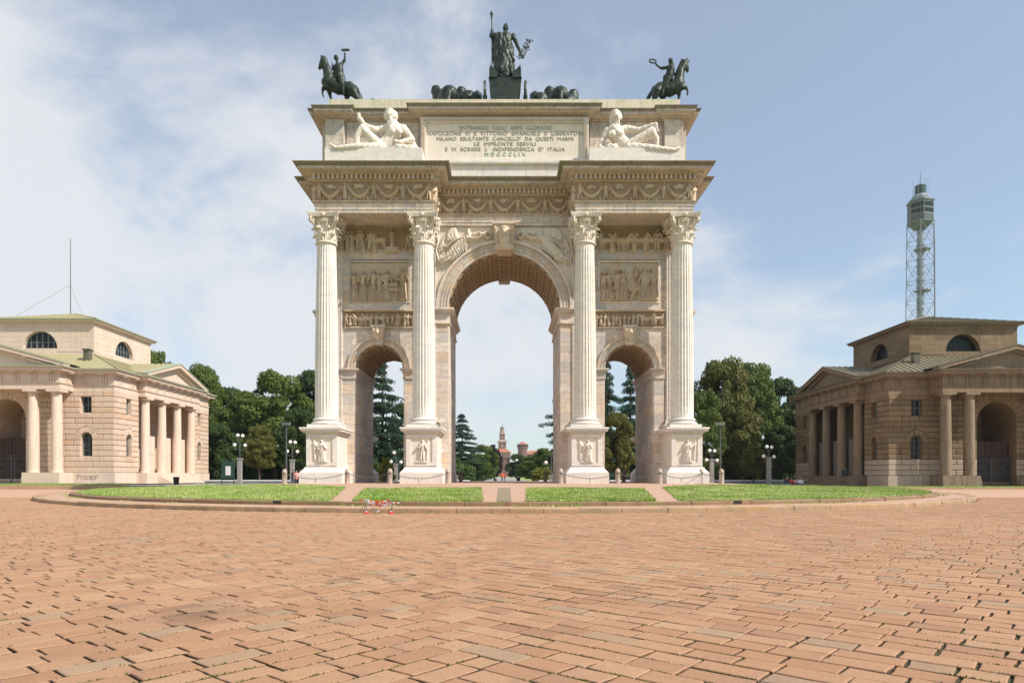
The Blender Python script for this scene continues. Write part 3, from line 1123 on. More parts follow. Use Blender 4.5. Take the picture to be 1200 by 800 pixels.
for s in (-1, 1):
    x0, x1 = sorted((s * 12.6, s * 12.98)); m = MB(); m.box(x0, x1, 46.2, 51.8, ZSC - .18, ZSC)
    x0, x1 = sorted((s * 12.6, s * 12.86)); m.box(x0, x1, 46.25, 51.75, ZSC - .42, ZSC - .18)
    x0, x1 = sorted((s * 12.6, s * 12.74)); m.box(x0, x1, 46.28, 51.72, ZSC - .62, ZSC - .42); m.box(x0, x1, 46.28, 51.72, ZSC - 1.35, ZSC - 1.22)
    m.build('side_string_course', M['marble'], arch)
# coffered vaults
def coffers(cu, cz, r, nl, nt, rib):
    m = MB()
    for k in range(nl + 1):
        a = PI * k / nl
        ta = rib / r / 2
        vs = []
        for y in (46.02, 51.98):
            for aa, rr in ((a - ta, r + .01), (a - ta, r - .12), (a + ta, r - .12), (a + ta, r + .01)):
                aa = min(max(aa, .001), PI - .001)
                vs.append((cu + rr * math.cos(aa), y, cz + rr * math.sin(aa)))
        m.add(vs, [(0, 1, 2, 3), (4, 7, 6, 5), (0, 4, 5, 1), (1, 5, 6, 2), (2, 6, 7, 3)])
    n = 36
    for j in range(nt + 1):
        y = 46.02 + j * (5.96 - rib) / nt
        vs = []
        for k in range(n + 1):
            a = PI * k / n
            for rr, yy in ((r, y), (r - .10, y), (r - .10, y + rib), (r, y + rib)):
                vs.append((cu + rr * math.cos(a), yy, cz + rr * math.sin(a)))
        m.add(vs, [(k * 4 + i, k * 4 + i + 1, k * 4 + 5 + i, k * 4 + 4 + i) for k in range(n) for i in range(3)])
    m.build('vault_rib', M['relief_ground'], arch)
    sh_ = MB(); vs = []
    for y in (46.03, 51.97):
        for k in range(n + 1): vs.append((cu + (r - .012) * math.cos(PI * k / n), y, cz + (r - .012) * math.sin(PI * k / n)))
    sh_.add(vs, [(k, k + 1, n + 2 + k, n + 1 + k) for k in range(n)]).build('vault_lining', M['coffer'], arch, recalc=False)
    ro = MB()
    for k in range(nl):
        for j in range(nt):
            a = PI * (k + .5) / nl; y = 46.02 + (j + .55) * (5.96 - rib) / nt
            for q in range(5):
                b = 2 * PI * q / 5
                aa = a + .13 / r * math.cos(b)
                ro.ball((cu + (r - .03) * math.cos(aa), y + .12 * math.sin(b), cz + (r - .03) * math.sin(aa)), .085, 6, 4)
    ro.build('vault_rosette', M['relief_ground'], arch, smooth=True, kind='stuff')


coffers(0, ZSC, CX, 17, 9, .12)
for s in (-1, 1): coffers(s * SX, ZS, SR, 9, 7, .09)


# ---- fluted Corinthian columns
def shaft_mesh():
    m = MB(); z0, z1 = ZP(488.5, 43.3), ZP(283.5, 43.5)
    n, sub = 24, 6; rings_ = []
    N = n * sub
    for i in range(15):
        t = i / 14
        r = .735 - .135 * (max(0, t - .2) / .8) ** 1.6
        fl = .055 if 0 < i < 14 else 0
        zz = z0 + (z1 - z0) * (t if 0 < i < 14 else t) + (.12 if i == 1 else 0) * 0
        ring = []
        for k in range(N):
            ph = (k % sub) / sub
            d = 0 if ph < .2 else math.sin(PI * (ph - .2) / .8) ** .8
            a = 2 * PI * k / N
            ring.append((math.cos(a) * (r - fl * d), math.sin(a) * (r - fl * d), zz))
        rings_.append(ring)
    # blunt flute ends
    rings_.insert(1, [(p[0], p[1], z0 + .10) for p in [(x * 1, y * 1, 0) for x, y, _ in rings_[0]]])
    vs = [p for r in rings_ for p in r]
    fs = []
    for i in range(len(rings_) - 1):
        for k in range(N):
            fs.append((i * N + k, i * N + (k + 1) % N, (i + 1) * N + (k + 1) % N, (i + 1) * N + k))
    m.add(vs, fs)
    return m


def base_mesh():
    m = MB(); z0 = ZP(500.3, 43.0); z1 = ZP(488.5, 43.3)
    h = z1 - z0
    m.box(-1.0, 1.0, -1.0, 1.0, z0, z0 + h * .32)
    prof = [(.9, z0 + h * .32)]
    for k in range(7):
        a = -PI / 2 + PI * k / 6
        prof.append((.86 + .12 * math.cos(a), z0 + h * (.46 + .13 * math.sin(a))))
    prof += [(.84, z0 + h * .62), (.80, z0 + h * .68), (.82, z0 + h * .74)]
    for k in range(6):
        a = -PI / 2 + PI * k / 5
        prof.append((.80 + .075 * math.cos(a), z0 + h * (.83 + .08 * math.sin(a))))
    prof += [(.78, z0 + h * .93), (.76, z1 + .02)]
    m.lathe(0, 0, prof, 40)
    return m


def capital_mesh():
    m = MB(); z0 = ZP(283.5, 43.5); z1 = ZA0
    h = z1 - z0
    prof = [(.62, z0), (.70, z0 + .03), (.72, z0 + .08), (.69, z0 + .13), (.61, z0 + .15), (.60, z0 + .5 * h), (.66, z0 + .75 * h), (.78, z0 + .86 * h)]
    m.lathe(0, 0, prof, 28)

    def leaf(a, r0, zb, hh, w, curl):
        ca, sa = math.cos(a), math.sin(a)
        n = 7; rows = []
        for i in range(n + 1):
            t = i / n
            r = r0 + .03 + .08 * t + curl * max(0, t - .55) ** 1.5 * 3.2
            z = zb + hh * (t if t < .82 else .82 + (.82 - t) * 1.0)
            ww = w * (.75 + .45 * math.sin(PI * min(1, t * 1.05))) * (1 - .55 * max(0, t - .7) / .3) * (1 + .14 * (-1) ** i)
            rows.append([(r - .05, z, -ww), (r + .05, z, -ww * .35), (r + .01, z, 0), (r + .05, z, ww * .35), (r - .05, z, ww)])
        vs = []
        for row in rows:
            for r, z, o in row: vs.append((r * ca - o * sa, r * sa + o * ca, z))
        for row in rows:
            for r, z, o in row: vs.append(((r - .06) * ca - o * sa, (r - .06) * sa + o * ca, z - .03))
        fs = []
        b = (n + 1) * 5
        for i in range(n):
            for j in range(4):
                q = (i * 5 + j, i * 5 + j + 1, i * 5 + 6 + j, i * 5 + 5 + j)
                fs.append(q); fs.append(tuple(x + b for x in reversed(q)))
        for j in range(4): fs.append((n * 5 + j, n * 5 + j + 1, n * 5 + j + 1 + b, n * 5 + j + b))
        for i in range(n):
            fs.append((i * 5, i * 5 + 5, i * 5 + 5 + b, i * 5 + b)); fs.append((i * 5 + 4, i * 5 + 4 + b, i * 5 + 9 + b, i * 5 + 9))
        m.add(vs, fs)
    for k in range(8):
        leaf(2 * PI * k / 8, .58, z0 + .14, .34 * h, .21, .22)
        leaf(2 * PI * (k + .5) / 8, .60, z0 + .30, .52 * h, .20, .26)
    for k in range(8):                       # little stalks
        a = 2 * PI * k / 8 + .2
        m.tube((.62 * math.cos(a), .62 * math.sin(a), z0 + .5 * h), (.74 * math.cos(a + .1), .74 * math.sin(a + .1), z0 + .8 * h), .06, .09, 6)
    for k in range(4):                       # corner volutes
        a = PI / 4 + k * PI / 2
        ca, sa = math.cos(a), math.sin(a)
        for o in (-.07, .07):
            pts = []
            for i in range(16):
                t = i / 15; an = -PI * .6 + 2.6 * PI * t; rr = .21 * (1 - .78 * t)
                x = 1.04 + rr * math.cos(an); z = z0 + .80 * h + rr * math.sin(an)
                pts.append((x * ca - o * sa, x * sa + o * ca, z))
            pts.insert(0, (.70 * ca - o * sa, .70 * sa + o * ca, z0 + .5 * h))
            for p, q in zip(pts, pts[1:]): m.tube(p, q, .06, .055, 5)
        b = a + PI / 4
        for o in (-1, 1):                    # inner scrolls
            for i in range(10):
                t = i / 10; an = PI * .5 + o * 2 * PI * t; rr = .13 * (1 - .6 * t); t2 = t + .1; an2 = PI * .5 + o * 2 * PI * t2; rr2 = .13 * (1 - .6 * t2)
                def pt(an, rr): return (.80 * math.cos(b) - (o * .14 + rr * math.cos(an)) * math.sin(b), .80 * math.sin(b) + (o * .14 + rr * math.cos(an)) * math.cos(b), z0 + .77 * h + rr * math.sin(an))
                m.tube(pt(an, rr), pt(an2, rr2), .035, .035, 5)
        m.ball((.93 * math.cos(b), .93 * math.sin(b), z0 + .93 * h), .13, 8, 6)
    # abacus with hollow sides and cut corners
    loop = []
    for k in range(4):
        a = k * PI / 2
        for i in range(9):
            t = -1 + 2 * i / 8
            o = t * .96; r = .86 + .14 * t * t
            loop.append((r * math.cos(a) - o * math.sin(a), r * math.sin(a) + o * math.cos(a)))
    n = len(loop); vs = []
    for sc, z in ((.93, z0 + .875 * h), (.97, z0 + .92 * h), (.98, z0 + .93 * h), (1.04, z0 + .99 * h), (1.04, z1)):
        vs += [(x * sc, y * sc, z) for x, y in loop]
    fs = [(i * n + k, i * n + (k + 1) % n, (i + 1) * n + (k + 1) % n, (i + 1) * n + k) for i in range(4) for k in range(n)]
    fs += [tuple(range(n - 1, -1, -1)), tuple(4 * n + k for k in range(n))]
    m.add(vs, fs)
    return m


COLX = (-11.52, -5.22, 5.22, 11.52)
YCOL = 44.28
proto = None
for yy in (YCOL, 2 * YC - YCOL):
    for x in COLX:
        if proto is None:
            sh = shaft_mesh().build('column', M['marble_pale'], arch, smooth='auto')
            bs = base_mesh().build('column_base', M['marble_pale'], sh, smooth='auto')
            cp = capital_mesh().build('capital', M['relief_pale'], sh, smooth='auto')
            base_loc = sh.location.copy()
            proto = (sh, bs, cp)
            sh.location = base_loc + Vector((x, yy, 0))
        else:
            c = copy_tree(proto[0], arch)
            c.location = base_loc + Vector((x, yy, 0))
            for ch in c.children: pass
        # pilaster on the wall behind it
        sgn = -1 if yy < YC else 1
        yp = YC + sgn * 3.08
        pm = MB()
        z0, z1 = ZP(488.5, 43.3), ZP(283.5, 43.5)
        y0, y1 = sorted((yp, yp + sgn * .14))
        pm.box(x - .64, x + .64, y0, y1, z0, z1)
        y2, y3 = sorted((yp + sgn * .14, yp + sgn * .19))
        for k in range(8):
            pm.box(x - .64 + k * .171, x - .56 + k * .171, y2 - (.01 if sgn > 0 else 0), y3 + (.01 if sgn < 0 else 0), z0, z1)
        pm.box(x - .74, x + .74, min(yp, yp + sgn * .32), max(yp, yp + sgn * .32), z0 - .28, z0 + .02)
        pm.box(x - .84, x + .84, min(yp, yp + sgn * .40), max(yp, yp + sgn * .40), z0 - .6, z0 - .28)
        pm.build('pilaster', M['marble_pale'], arch)
        pc = proto[2].copy(); COL.objects.link(pc); pc.name = 'pilaster_capital'; pc.parent = arch
        pc.location = Vector((x, YC + sgn * 3.0, 0)) - WLOC['triumphal_arch'] + WLOC[cp.name]
        pc.scale = (.98, .5, 1)


# ---- pedestals with carved figures
def ped(x, sgn, seed, pose):
    """sgn -1: towards the camera"""
    def Y(d): return YC + sgn * d
    def bx(m, hx, d0, d1, z0, z1): m.box(x - hx, x + hx, min(Y(d0), Y(d1)), max(Y(d0), Y(d1)), z0, z1)
    df = YC - 43.1
    zb0, zb1, zb2 = GZ - .05, ZP(554, 43), ZP(547.5, 43.1)
    zt0, zt1 = ZP(506.5, 43.1), ZP(500.3, 42.9)
    m = MB()
    bx(m, .98, 3.05, df, zb0, zt0)
    p = m.build('pedestal', M['marble_pale'], arch)
    m = MB()
    bx(m, 1.34, 3.02, df + .34, zb0, zb1)
    prof = [(.34, zb1), (.33, zb1 + .05), (.22, zb1 + .16), (.12, zb2 - .07), (.10, zb2), (.02, zb2 + .03)]
    for (o0, z0), (o1, z1) in zip(prof, prof[1:]):
        y0a, y1a = Y(3.02), Y(df + o0); y0b, y1b = Y(3.02), Y(df + o1)
        vs = [(x - .98 - o0, y1a, z0), (x + .98 + o0, y1a, z0), (x + .98 + o0, y0a, z0), (x - .98 - o0, y0a, z0),
              (x - .98 - o1, y1b, z1), (x + .98 + o1, y1b, z1), (x + .98 + o1, y0b, z1), (x - .98 - o1, y0b, z1)]
        m.add(vs, [(0, 3, 2, 1), (4, 5, 6, 7), (0, 1, 5, 4), (1, 2, 6, 5), (2, 3, 7, 6), (3, 0, 4, 7)])
    m.build('pedestal_plinth', M['marble_pale'], p)
    m = MB()
    for o, z0, z1 in ((.06, zt0 - .10, zt0), (.14, zt0, zt0 + .07), (.30, zt0 + .07, zt0 + .20), (.36, zt0 + .20, zt1)):
        bx(m, .98 + o, 3.0, df + o, z0, z1)
    for k in range(16):
        bx_ = x - 1.1 + k * 2.2 / 15
        m.box(bx_ - .035, bx_ + .035, min(Y(df + .1), Y(df + .22)), max(Y(df + .1), Y(df + .22)), zt0 - .005, zt0 + .068)
    m.build('pedestal_cap', M['marble_pale'], p)
    fr = front(43.1) if sgn < 0 else backf(2 * YC - 43.1)
    m = MB()                                     # raised frame round the carved panel
    z0, z1 = zb2 + .1, zt0 - .12
    m.plate(fr, [(x - .97, z0), (x + .97, z0), (x + .97, z1), (x - .97, z1)], [[(x - .68, z0 + .2), (x + .68, z0 + .2), (x + .68, z1 - .2), (x - .68, z1 - .2)]], .07, -.005)
    m.build('panel_frame', M['marble_pale'], p)
    if sgn < 0:
        rr = random.Random(seed); c = []
        hgt = z1 - z0 - .62
        c += fig(x + pose[0], z0 + .28, hgt, rr, pose[1], pose[2])
        zc = z0 + .3
        if pose[3]:
            c.append((x + pose[3], zc + .1, x + pose[3] * 1.15, zc + hgt * .95, .05, .04, .5))
            c.append((x + pose[3] * 1.1, zc + hgt * .8, x + pose[3] * .5, zc + hgt * .62, .12, .08, .5))
        c.append((x - .35, z0 + .25, x + .35, z0 + .25, .06, .06, .7))
        hfield(fr, x - .68, x + .68, z0 + .2, z1 - .2, .028, c, .20, .006).build('figure_relief', M['relief_pale'], p, smooth=True, recalc=False)


for i, x in enumerate(COLX):
    ped(x, -1, 40 + i, ((.02, True, 0, -.42), (.05, False, .02, .35), (.08, True, -.02, -.4), (0, True, .02, .45))[i])
    ped(x, 1, 50 + i, (0, True, 0, 0))


# ---- entablature swept round the plan
def sweep(path, prof, name, m, parent, cap=True):
    """closed plan path (anticlockwise), profile of (outward offset, height)"""
    n = len(path)
    nor = []
    for i in range(n):
        a = Vector(path[i]); b = Vector(path[(i + 1) % n]); d = (b - a).normalized()
        nor.append(Vector((d.y, -d.x)))
    vs = []
    for off, z in prof:
        for i in range(n):
            n0, n1 = nor[i - 1], nor[i]
            q = Vector(path[i]) + (n0 + n1) / (1 + n0.dot(n1)) * off
            vs.append((q.x, q.y, z))
    fs = []
    for k in range(len(prof) - 1):
        for i in range(n):
            j = (i + 1) % n
            fs.append((k * n + i, k * n + j, (k + 1) * n + j, (k + 1) * n + i))
    mb = MB().add(vs, fs)
    if cap:
        for k in (0, len(prof) - 1):
            tr = tessellate_polygon([[Vector((v[0], v[1], 0)) for v in vs[k * n:(k + 1) * n]]])
            mb.f.extend([tuple(k * n + q for q in t) for t in tr])
    return mb.build(name, m, parent) if name else mb


def along(path, off, sp, closed=True):
    n = len(path)
    for i in range(n if closed else n - 1):
        a = Vector(path[i]); b = Vector(path[(i + 1) % n]); d = b - a; L_ = d.length; d.normalize()
        nn = Vector((d.y, -d.x))
        # lengthen or shorten by the neighbours' turn
        dp = (a - Vector(path[i - 1])).normalized(); dn = (Vector(path[(i + 2) % n]) - b).normalized()
        e0 = off if dp.cross(d) > 0 else -off
        e1 = off if d.cross(dn) > 0 else -off
        s0, s1 = -e0, L_ + e1
        k = max(1, int((s1 - s0) / sp))
        for j in range(k):
            yield a + d * (s0 + (j + .5) * (s1 - s0) / k) + nn * off, d, nn


def teeth(path, off, sp, w, dpt, z0, z1, m):
    for p, d, nn in along(path, off, sp):
        q = [p - d * w / 2, p + d * w / 2, p + d * w / 2 + nn * dpt, p - d * w / 2 + nn * dpt]
        m.add([(v.x, v.y, z0) for v in q] + [(v.x, v.y, z1) for v in q],
              [(0, 3, 2, 1), (4, 5, 6, 7), (0, 1, 5, 4), (1, 2, 6, 5), (2, 3, 7, 6), (3, 0, 4, 7)])


def full(front_half):
    """mirror a front outline (left to right) to the back: anticlockwise seen from above"""
    return front_half + [(x, 2 * YC - y) for x, y in reversed(front_half)]


XO, XI = 12.05, 4.55
plan = full([(-12.62, 45.72), (-XO, 45.72), (-XO, YF), (-XI, YF), (-XI, 45.72), (XI, 45.72), (XI, YF), (XO, YF), (XO, 45.72), (12.62, 45.72)])
a0, a1, f1 = ZA0, ZA1, ZF1
sweep(plan, [(0, a0), (0, a0 + .20), (.03, a0 + .205), (.03, a0 + .42), (.06, a0 + .425), (.06, a1 - .13)], 'architrave', M['marble_stained'], arch)
m = MB(); teeth(plan, .06, .09, .05, .05, a1 - .128, a1 - .06, m); m.build('architrave_beads', M['marble_gold'], arch, kind='stuff')
sweep(plan, [(.055, a1 - .13), (.06, a1 - .055), (.15, a1 - .03), (.16, a1), (0, a1 + .005)], 'architrave_crown', M['marble'], arch, cap=False)
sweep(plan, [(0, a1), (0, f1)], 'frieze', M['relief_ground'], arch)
zc = ZP(188, 42.4)
sweep(plan, [(0, f1), (.10, f1 + .03), (.12, f1 + .06), (.14, f1 + .06), (.14, f1 + .36), (.40, f1 + .365), (.42, f1 + .40)], 'bed_moulding', M['relief'], arch, cap=False)
m = MB(); teeth(plan, .139, .29, .145, .25, f1 + .085, f1 + .355, m); m.build('dentil', M['marble_gold'], arch, kind='stuff')
m = MB(); teeth(plan, .40, .17, .11, .09, f1 + .37, f1 + .50, m); m.build('egg_moulding', M['relief'], arch, kind='stuff')
sweep(plan, [(.40, f1 + .38), (.46, f1 + .50), (.88, f1 + .51), (.88, f1 + .67)], 'corona', M['marble_stained'], arch, cap=False)
sweep(plan, [(.88, f1 + .67), (.93, f1 + .68), (.97, f1 + .74), (1.08, zc - .06), (1.12, zc - .05), (1.12, zc), (0, zc + .06)], 'cornice_top', M['weathered'], arch, cap=True)
m = MB(); teeth(plan, .95, .16, .075, .09, f1 + .70, zc - .07, m); m.build('cornice_leaf_moulding', M['weathered'], arch, kind='stuff')


# garlands held by little figures
def garlands(fr, u0, u1, n, seed):
    rr = random.Random(seed); c = []
    h = f1 - a1; w = (u1 - u0) / n
    for k in range(n + 1):
        x = u0 + k * w
        x = min(max(x, u0 + .22), u1 - .22)
        c += fig(x, a1 + .06, h - .16, rr, False)
    for k in range(n):
        xa, xb = u0 + k * w + .2, u0 + (k + 1) * w - .2
        pts = []
        for i in range(15):
            t = i / 14; pts.append((xa + (xb - xa) * t, f1 - .28 - .62 * h * (1 - (2 * t - 1) ** 2) * .9))
        for i, (p, q) in enumerate(zip(pts, pts[1:])):
            r_ = .055 + .05 * math.sin(PI * (i + .5) / 14)
            c.append((p[0], p[1], (p[0] + q[0]) / 2, (p[1] + q[1]) / 2, r_ * 1.05, r_, 1.0))
        xm = (xa + xb) / 2
        for q in range(9):
            c.append((xm + rr.uniform(-.3, .3), f1 - rr.uniform(.22, .42), xm + rr.uniform(-.3, .3), f1 - rr.uniform(.2, .45), .05, .06, .6))
        for q in range(12):
            xx = rr.uniform(xa, xb)
            c.append((xx, a1 + .08, xx + rr.uniform(-.12, .12), a1 + rr.uniform(.14, .3), .04, .03, .5))
    hfield(fr, u0, u1, a1 + .02, f1 - .01, .034, c, .26, .004, cut=True).build('garland_relief', M['relief'], arch, smooth=True, recalc=False)


garlands(front(YF), -XO + .05, -XI - .05, 4, 1)
garlands(front(YF), XI + .05, XO - .05, 4, 2)
garlands(front(45.72), -XI + .01, XI - .01, 5, 3)
for x, s in ((-XI, 1), (XI, -1), (-XO, -1), (XO, 1)):
    garlands(sidef(x, s), YF + .05, 45.7, 1, 5)

# low panels of carving between the columns
for s in (-1, 1):
    x = s * SX; rr = random.Random(60 + s)
    # crowded upper band
    z0, z1 = ZP(296.5, 45.9), ZP(267.7, 45.9); c = []
    for k in range(15):
        xx = x - 2.6 + k * .37 + rr.uniform(-.08, .08)
        if s < 0 and 8 <= k <= 11: continue
        if rr.random() < (.35 if s > 0 else .05): c += horse_relief(xx, z0 + .1, 1.25, rr.choice((-1, 1)))
        else: c += fig(xx, z0 + .08, rr.uniform(1.25, 1.5), rr, rr.random() < .5, rr.uniform(-.08, .08))
    if s < 0:
        c.append((x + .35, z0 + .1, x + 1.35, z0 + .1, .12, .12, .7)); c.append((x + .5, z0 + .3, x + 1.2, z0 + .3, .12, .12, .7))
        c += fig(x + .85, z0 + .42, 1.1, rr, True)
    hfield(front(45.9), x - 2.88, x + 2.88, z0, z1, .036, c, .34, .002, cut=True).build('crowd_relief', M['relief'], arch, smooth=True, recalc=False)
    # square scene in a sunk frame
    z0, z1 = ZP(353, 45.9), ZP(307.3, 45.9); w = 1.95; c = []
    m = MB(); m.plate(front(45.9), [(x - w - .12, z0 - .12), (x + w + .12, z0 - .12), (x + w + .12, z1 + .12), (x - w - .12, z1 + .12)],
                      [[(x - w, z0), (x + w, z0), (x + w, z1), (x - w, z1)]], .05, -.12)
    m.build('relief_frame', M['marble'], arch)
    xs = (-1.65, -1.15, -.45, .05, .45, 1.55) if s < 0 else (-1.75, -1.25, -.8, -.35, .85, 1.2, 1.7)
    for q in xs:
        c += fig(x + q, z0 + .06, rr.uniform(1.95, 2.25), rr, True, rr.uniform(-.06, .06))
    c += fig(x + .55 * -s, z0 + .7, 1.1, rr, True); c += fig(x + 1.05 * -s + .1, z0 + .75, 1.0, rr, True)
    if s < 0:
        c.append((x + .35, z0 + .75, x + 1.25, z0 + .75, .14, .14, .8)); c.append((x + .45, z0 + .1, x + .45, z0 + .7, .07, .07, .7)); c.append((x + 1.15, z0 + .1, x + 1.15, z0 + .7, .07, .07, .7))
        c.append((x + .3, z0 + 1.0, x + 1.1, z0 + 1.1, .16, .2, .9))
    else:
        c.append((x + .1, z0 + .1, x + .35, z0 + .65, .16, .16, .9)); c.append((x + .1, z0 + .72, x + .7, z0 + .8, .16, .16, .9)); c += fig(x + .45, z0 + 1.35, 1.0, rr, False)
    hfield(front(46.0), x - w, x + w, z0, z1, .036, c, .50, -.06 + .002, cut=True).build('scene_relief', M['relief'], arch, smooth=True, recalc=False)
    # lower band
    z0, z1 = ZP(383.5, 45.9), ZP(364.5, 45.9); c = []
    for k in range(17):
        xx = x - 2.2 + k * .275 + rr.uniform(-.06, .06)
        if rr.random() < .2: c += horse_relief(xx, z0 + .12, .8, rr.choice((-1, 1)))
        else: c += fig(xx, z0 + .1, rr.uniform(.72, .88), rr, rr.random() < .4, rr.uniform(-.1, .1))
    hfield(front(45.9), x - 2.32, x + 2.32, z0 + .05, z1 - .05, .03, c, .22, .002, cut=True).build('band_relief', M['relief'], arch, smooth=True, recalc=False)
    m = MB(); m.box(x - 2.36, x + 2.36, 45.74, 45.99, z1 - .05, z1 + .07); m.box(x - 2.36, x + 2.36, 45.78, 45.99, z0 - .05, z0 + .04)
    for k in range(60): m.box(x - 2.34 + k * .0785, x - 2.30 + k * .0785, 45.70, 45.75, z1 - .04, z1 + .02)
    m.build('band_moulding', M['relief'], arch)
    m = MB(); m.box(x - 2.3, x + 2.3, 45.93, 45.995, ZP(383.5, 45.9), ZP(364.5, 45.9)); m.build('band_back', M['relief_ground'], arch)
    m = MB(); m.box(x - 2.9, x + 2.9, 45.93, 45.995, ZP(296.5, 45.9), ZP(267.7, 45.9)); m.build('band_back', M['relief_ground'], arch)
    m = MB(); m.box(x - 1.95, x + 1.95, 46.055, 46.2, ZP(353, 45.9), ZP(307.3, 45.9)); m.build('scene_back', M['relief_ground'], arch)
    # keystone with a carved head
    kx = x; zk = ZP(404, 45.6)
    kb = MB(); kb.frustum(kx, 45.7, .27, .26, zk, .40, .36, zk + 1.15); kb.box(kx - .46, kx + .46, 45.3, 45.95, zk + 1.15, zk + 1.27)
    for o in (-.33, .33): kb.ball((kx + o, 45.42, zk + 1.02), .15, 10, 8, (.7, 1.2, 1.1)); kb.ball((kx + o * .8, 45.42, zk + .2), .10, 10, 8, (.7, 1.2, 1.1))
    kk = kb.build('keystone', M['marble_gold'], arch)
    blob([((kx, 45.35, zk + .42), (kx, 45.35, zk + .95), .2, .24), ((kx - .2, 45.35, zk + .5), (kx - .25, 45.32, zk + .9), .12, .15), ((kx + .2, 45.35, zk + .5), (kx + .25, 45.32, zk + .9), .12, .15)],
         .035, 'carved_head', M['relief'], kk, 2, [((kx, 45.2, zk + .78), .2, (1, 1, 1.2)), ((kx, 45.0, zk + .72), .07, (1, 1, 1.3))])

# spandrel victories
for s in (-1, 1):
    z0, z1 = ZSC + 1.2, ZA0 - .02
    def U(px): return s * (591 - px) / 800 * 45.8 * -1 if s > 0 else XP(px, 45.8)
    def Q(zx, zy):                        # read from the enlarged photograph of the first one
        px = 480 + zx / 8; py = 240 + zy / 8
        x = XP(px, 45.8)
        return (x if s < 0 else -x, ZP(py, 45.8))
    c = []
    def cap(a, b, ra, rb, h):
        (x0, y0), (x1, y1) = Q(*a), Q(*b); c.append((x0, y0, x1, y1, ra, rb, h))
    cap((550, 262), (552, 285), .16, .14, 1.0); cap((555, 240), (548, 250), .10, .12, .9)
    cap((548, 300), (500, 345), .2, .3, 1.0); cap((500, 320), (560, 318), .18, .18, 1.0)
    cap((500, 345), (440, 400), .28, .32, 1.0); cap((440, 400), (350, 490), .32, .2, 1.0); cap((350, 490), (275, 530), .18, .1, .95)
    cap((455, 430), (400, 500), .2, .12, .9); cap((400, 500), (300, 545), .14, .08, .8)
    for k in range(6): cap((500 + k * 8, 350 + k * 6), (380 + k * 26, 540 - k * 14), .06, .05, .8)
    cap((560, 320), (640, 322), .12, .1, 1.0); cap((640, 322), (710, 280), .1, .08, 1.0)
    for k in range(12):
        a, b = 2 * PI * k / 12, 2 * PI * (k + 1) / 12
        cap((738 + 27 * math.cos(a), 292 + 27 * math.sin(a)), (738 + 27 * math.cos(b), 292 + 27 * math.sin(b)), .06, .06, 1.0)
    cap((490, 320), (400, 350), .12, .09, 1.0); cap((400, 350), (350, 400), .09, .07, .9)
    for k in range(9):
        a = R(95 + k * 14); cap((440, 300), (430 + 75 * math.cos(a), 300 - 72 * math.sin(a)), .10, .13, .55)
    for k in range(7): cap((330 - 6 * k, 300 + 12 * k), (275 + 14 * k, 410 - 3 * k), .08, .06, .5)
    for k in range(8): cap((600 + 14 * k, 270 + 9 * math.sin(k * 1.4)), (612 + 14 * k, 268 + 9 * math.sin(k * 1.4 + 1)), .07, .07, .6)
    for k in range(10):
        t = k / 10; cap((255 + 8 * math.sin(k), 560 - 280 * t), (262 + 10 * math.sin(k + 1), 530 - 280 * t), .09, .06, .45)
    for k in range(7):
        t = k / 7; cap((290 + 20 * math.sin(2 * k), 540 - 150 * t), (320 + 14 * math.sin(k), 520 - 150 * t), .1, .07, .4)
    xa, xb = (XP(507, 45.8), XP(580, 45.8)); 
    if s > 0: xa, xb = -xb, -xa
    # keep clear of the archivolt
    c = [q for q in c if math.hypot((q[0] + q[2]) / 2, (q[1] + q[3]) / 2 - ZSC) > 4.66]
    hfield(front(45.9), xa, xb, z0, z1, .036, c, .42, .002, True, lambda u, z: math.hypot(u, z - ZSC) > 4.62).build('victory_relief', M['relief_pale'], arch, smooth=True, recalc=False)
# great keystone
zk = ZP(297, 45.4)
kb = MB(); kb.frustum(0, 45.55, .48, .38, zk, .70, .46, ZA0 - .12); kb.box(-.78, .78, 45.0, 45.95, ZA0 - .12, ZA0 - .005)
for o in (-.6, .6):
    kb.ball((o, 45.25, ZA0 - .38), .2, 10, 8, (.6, 1.3, 1.3)); kb.ball((o * .8, 45.25, zk + .2), .16, 10, 8, (.6, 1.2, 1.2))
    kb.tube((o * .98, 45.15, ZA0 - .4), (o * .8, 45.2, zk + .25), .09, .07, 6)
kk = kb.build('keystone', M['marble_gold'], arch)
zh = ZP(275, 45.1)
blob([((0, 45.0, zh - .55), (0, 45.0, zh), .3, .2), ((-.42, 45.05, zh - .85), (.42, 45.05, zh - .85), .24, .24), ((-.24, 45.02, zh - .5), (-.26, 45.0, zh + .25), .12, .14), ((.24, 45.02, zh - .5), (.26, 45.0, zh + .25), .12, .14)],
     .035, 'carved_head', M['relief'], kk, 2, [((0, 44.95, zh + .1), .32, (.85, .9, 1.2)), ((0, 44.66, zh + .05), .07, (.8, 1, 1.8)), ((0, 44.98, zh + .38), .3, (1, .9, .6)), ((0, 44.68, zh - .16), .06, (1.8, .7, .5)), ((-.12, 44.72, zh + .17), .05, (1.4, .6, .7)), ((.12, 44.72, zh + .17), .05, (1.4, .6, .7))])
# console at the far crown of the vault
MB().frustum(0, 52.1, .4, .3, ZSC + CX - .3, .55, .35, ZSC + CX + .4).build('keystone', M['marble_gold'], arch)

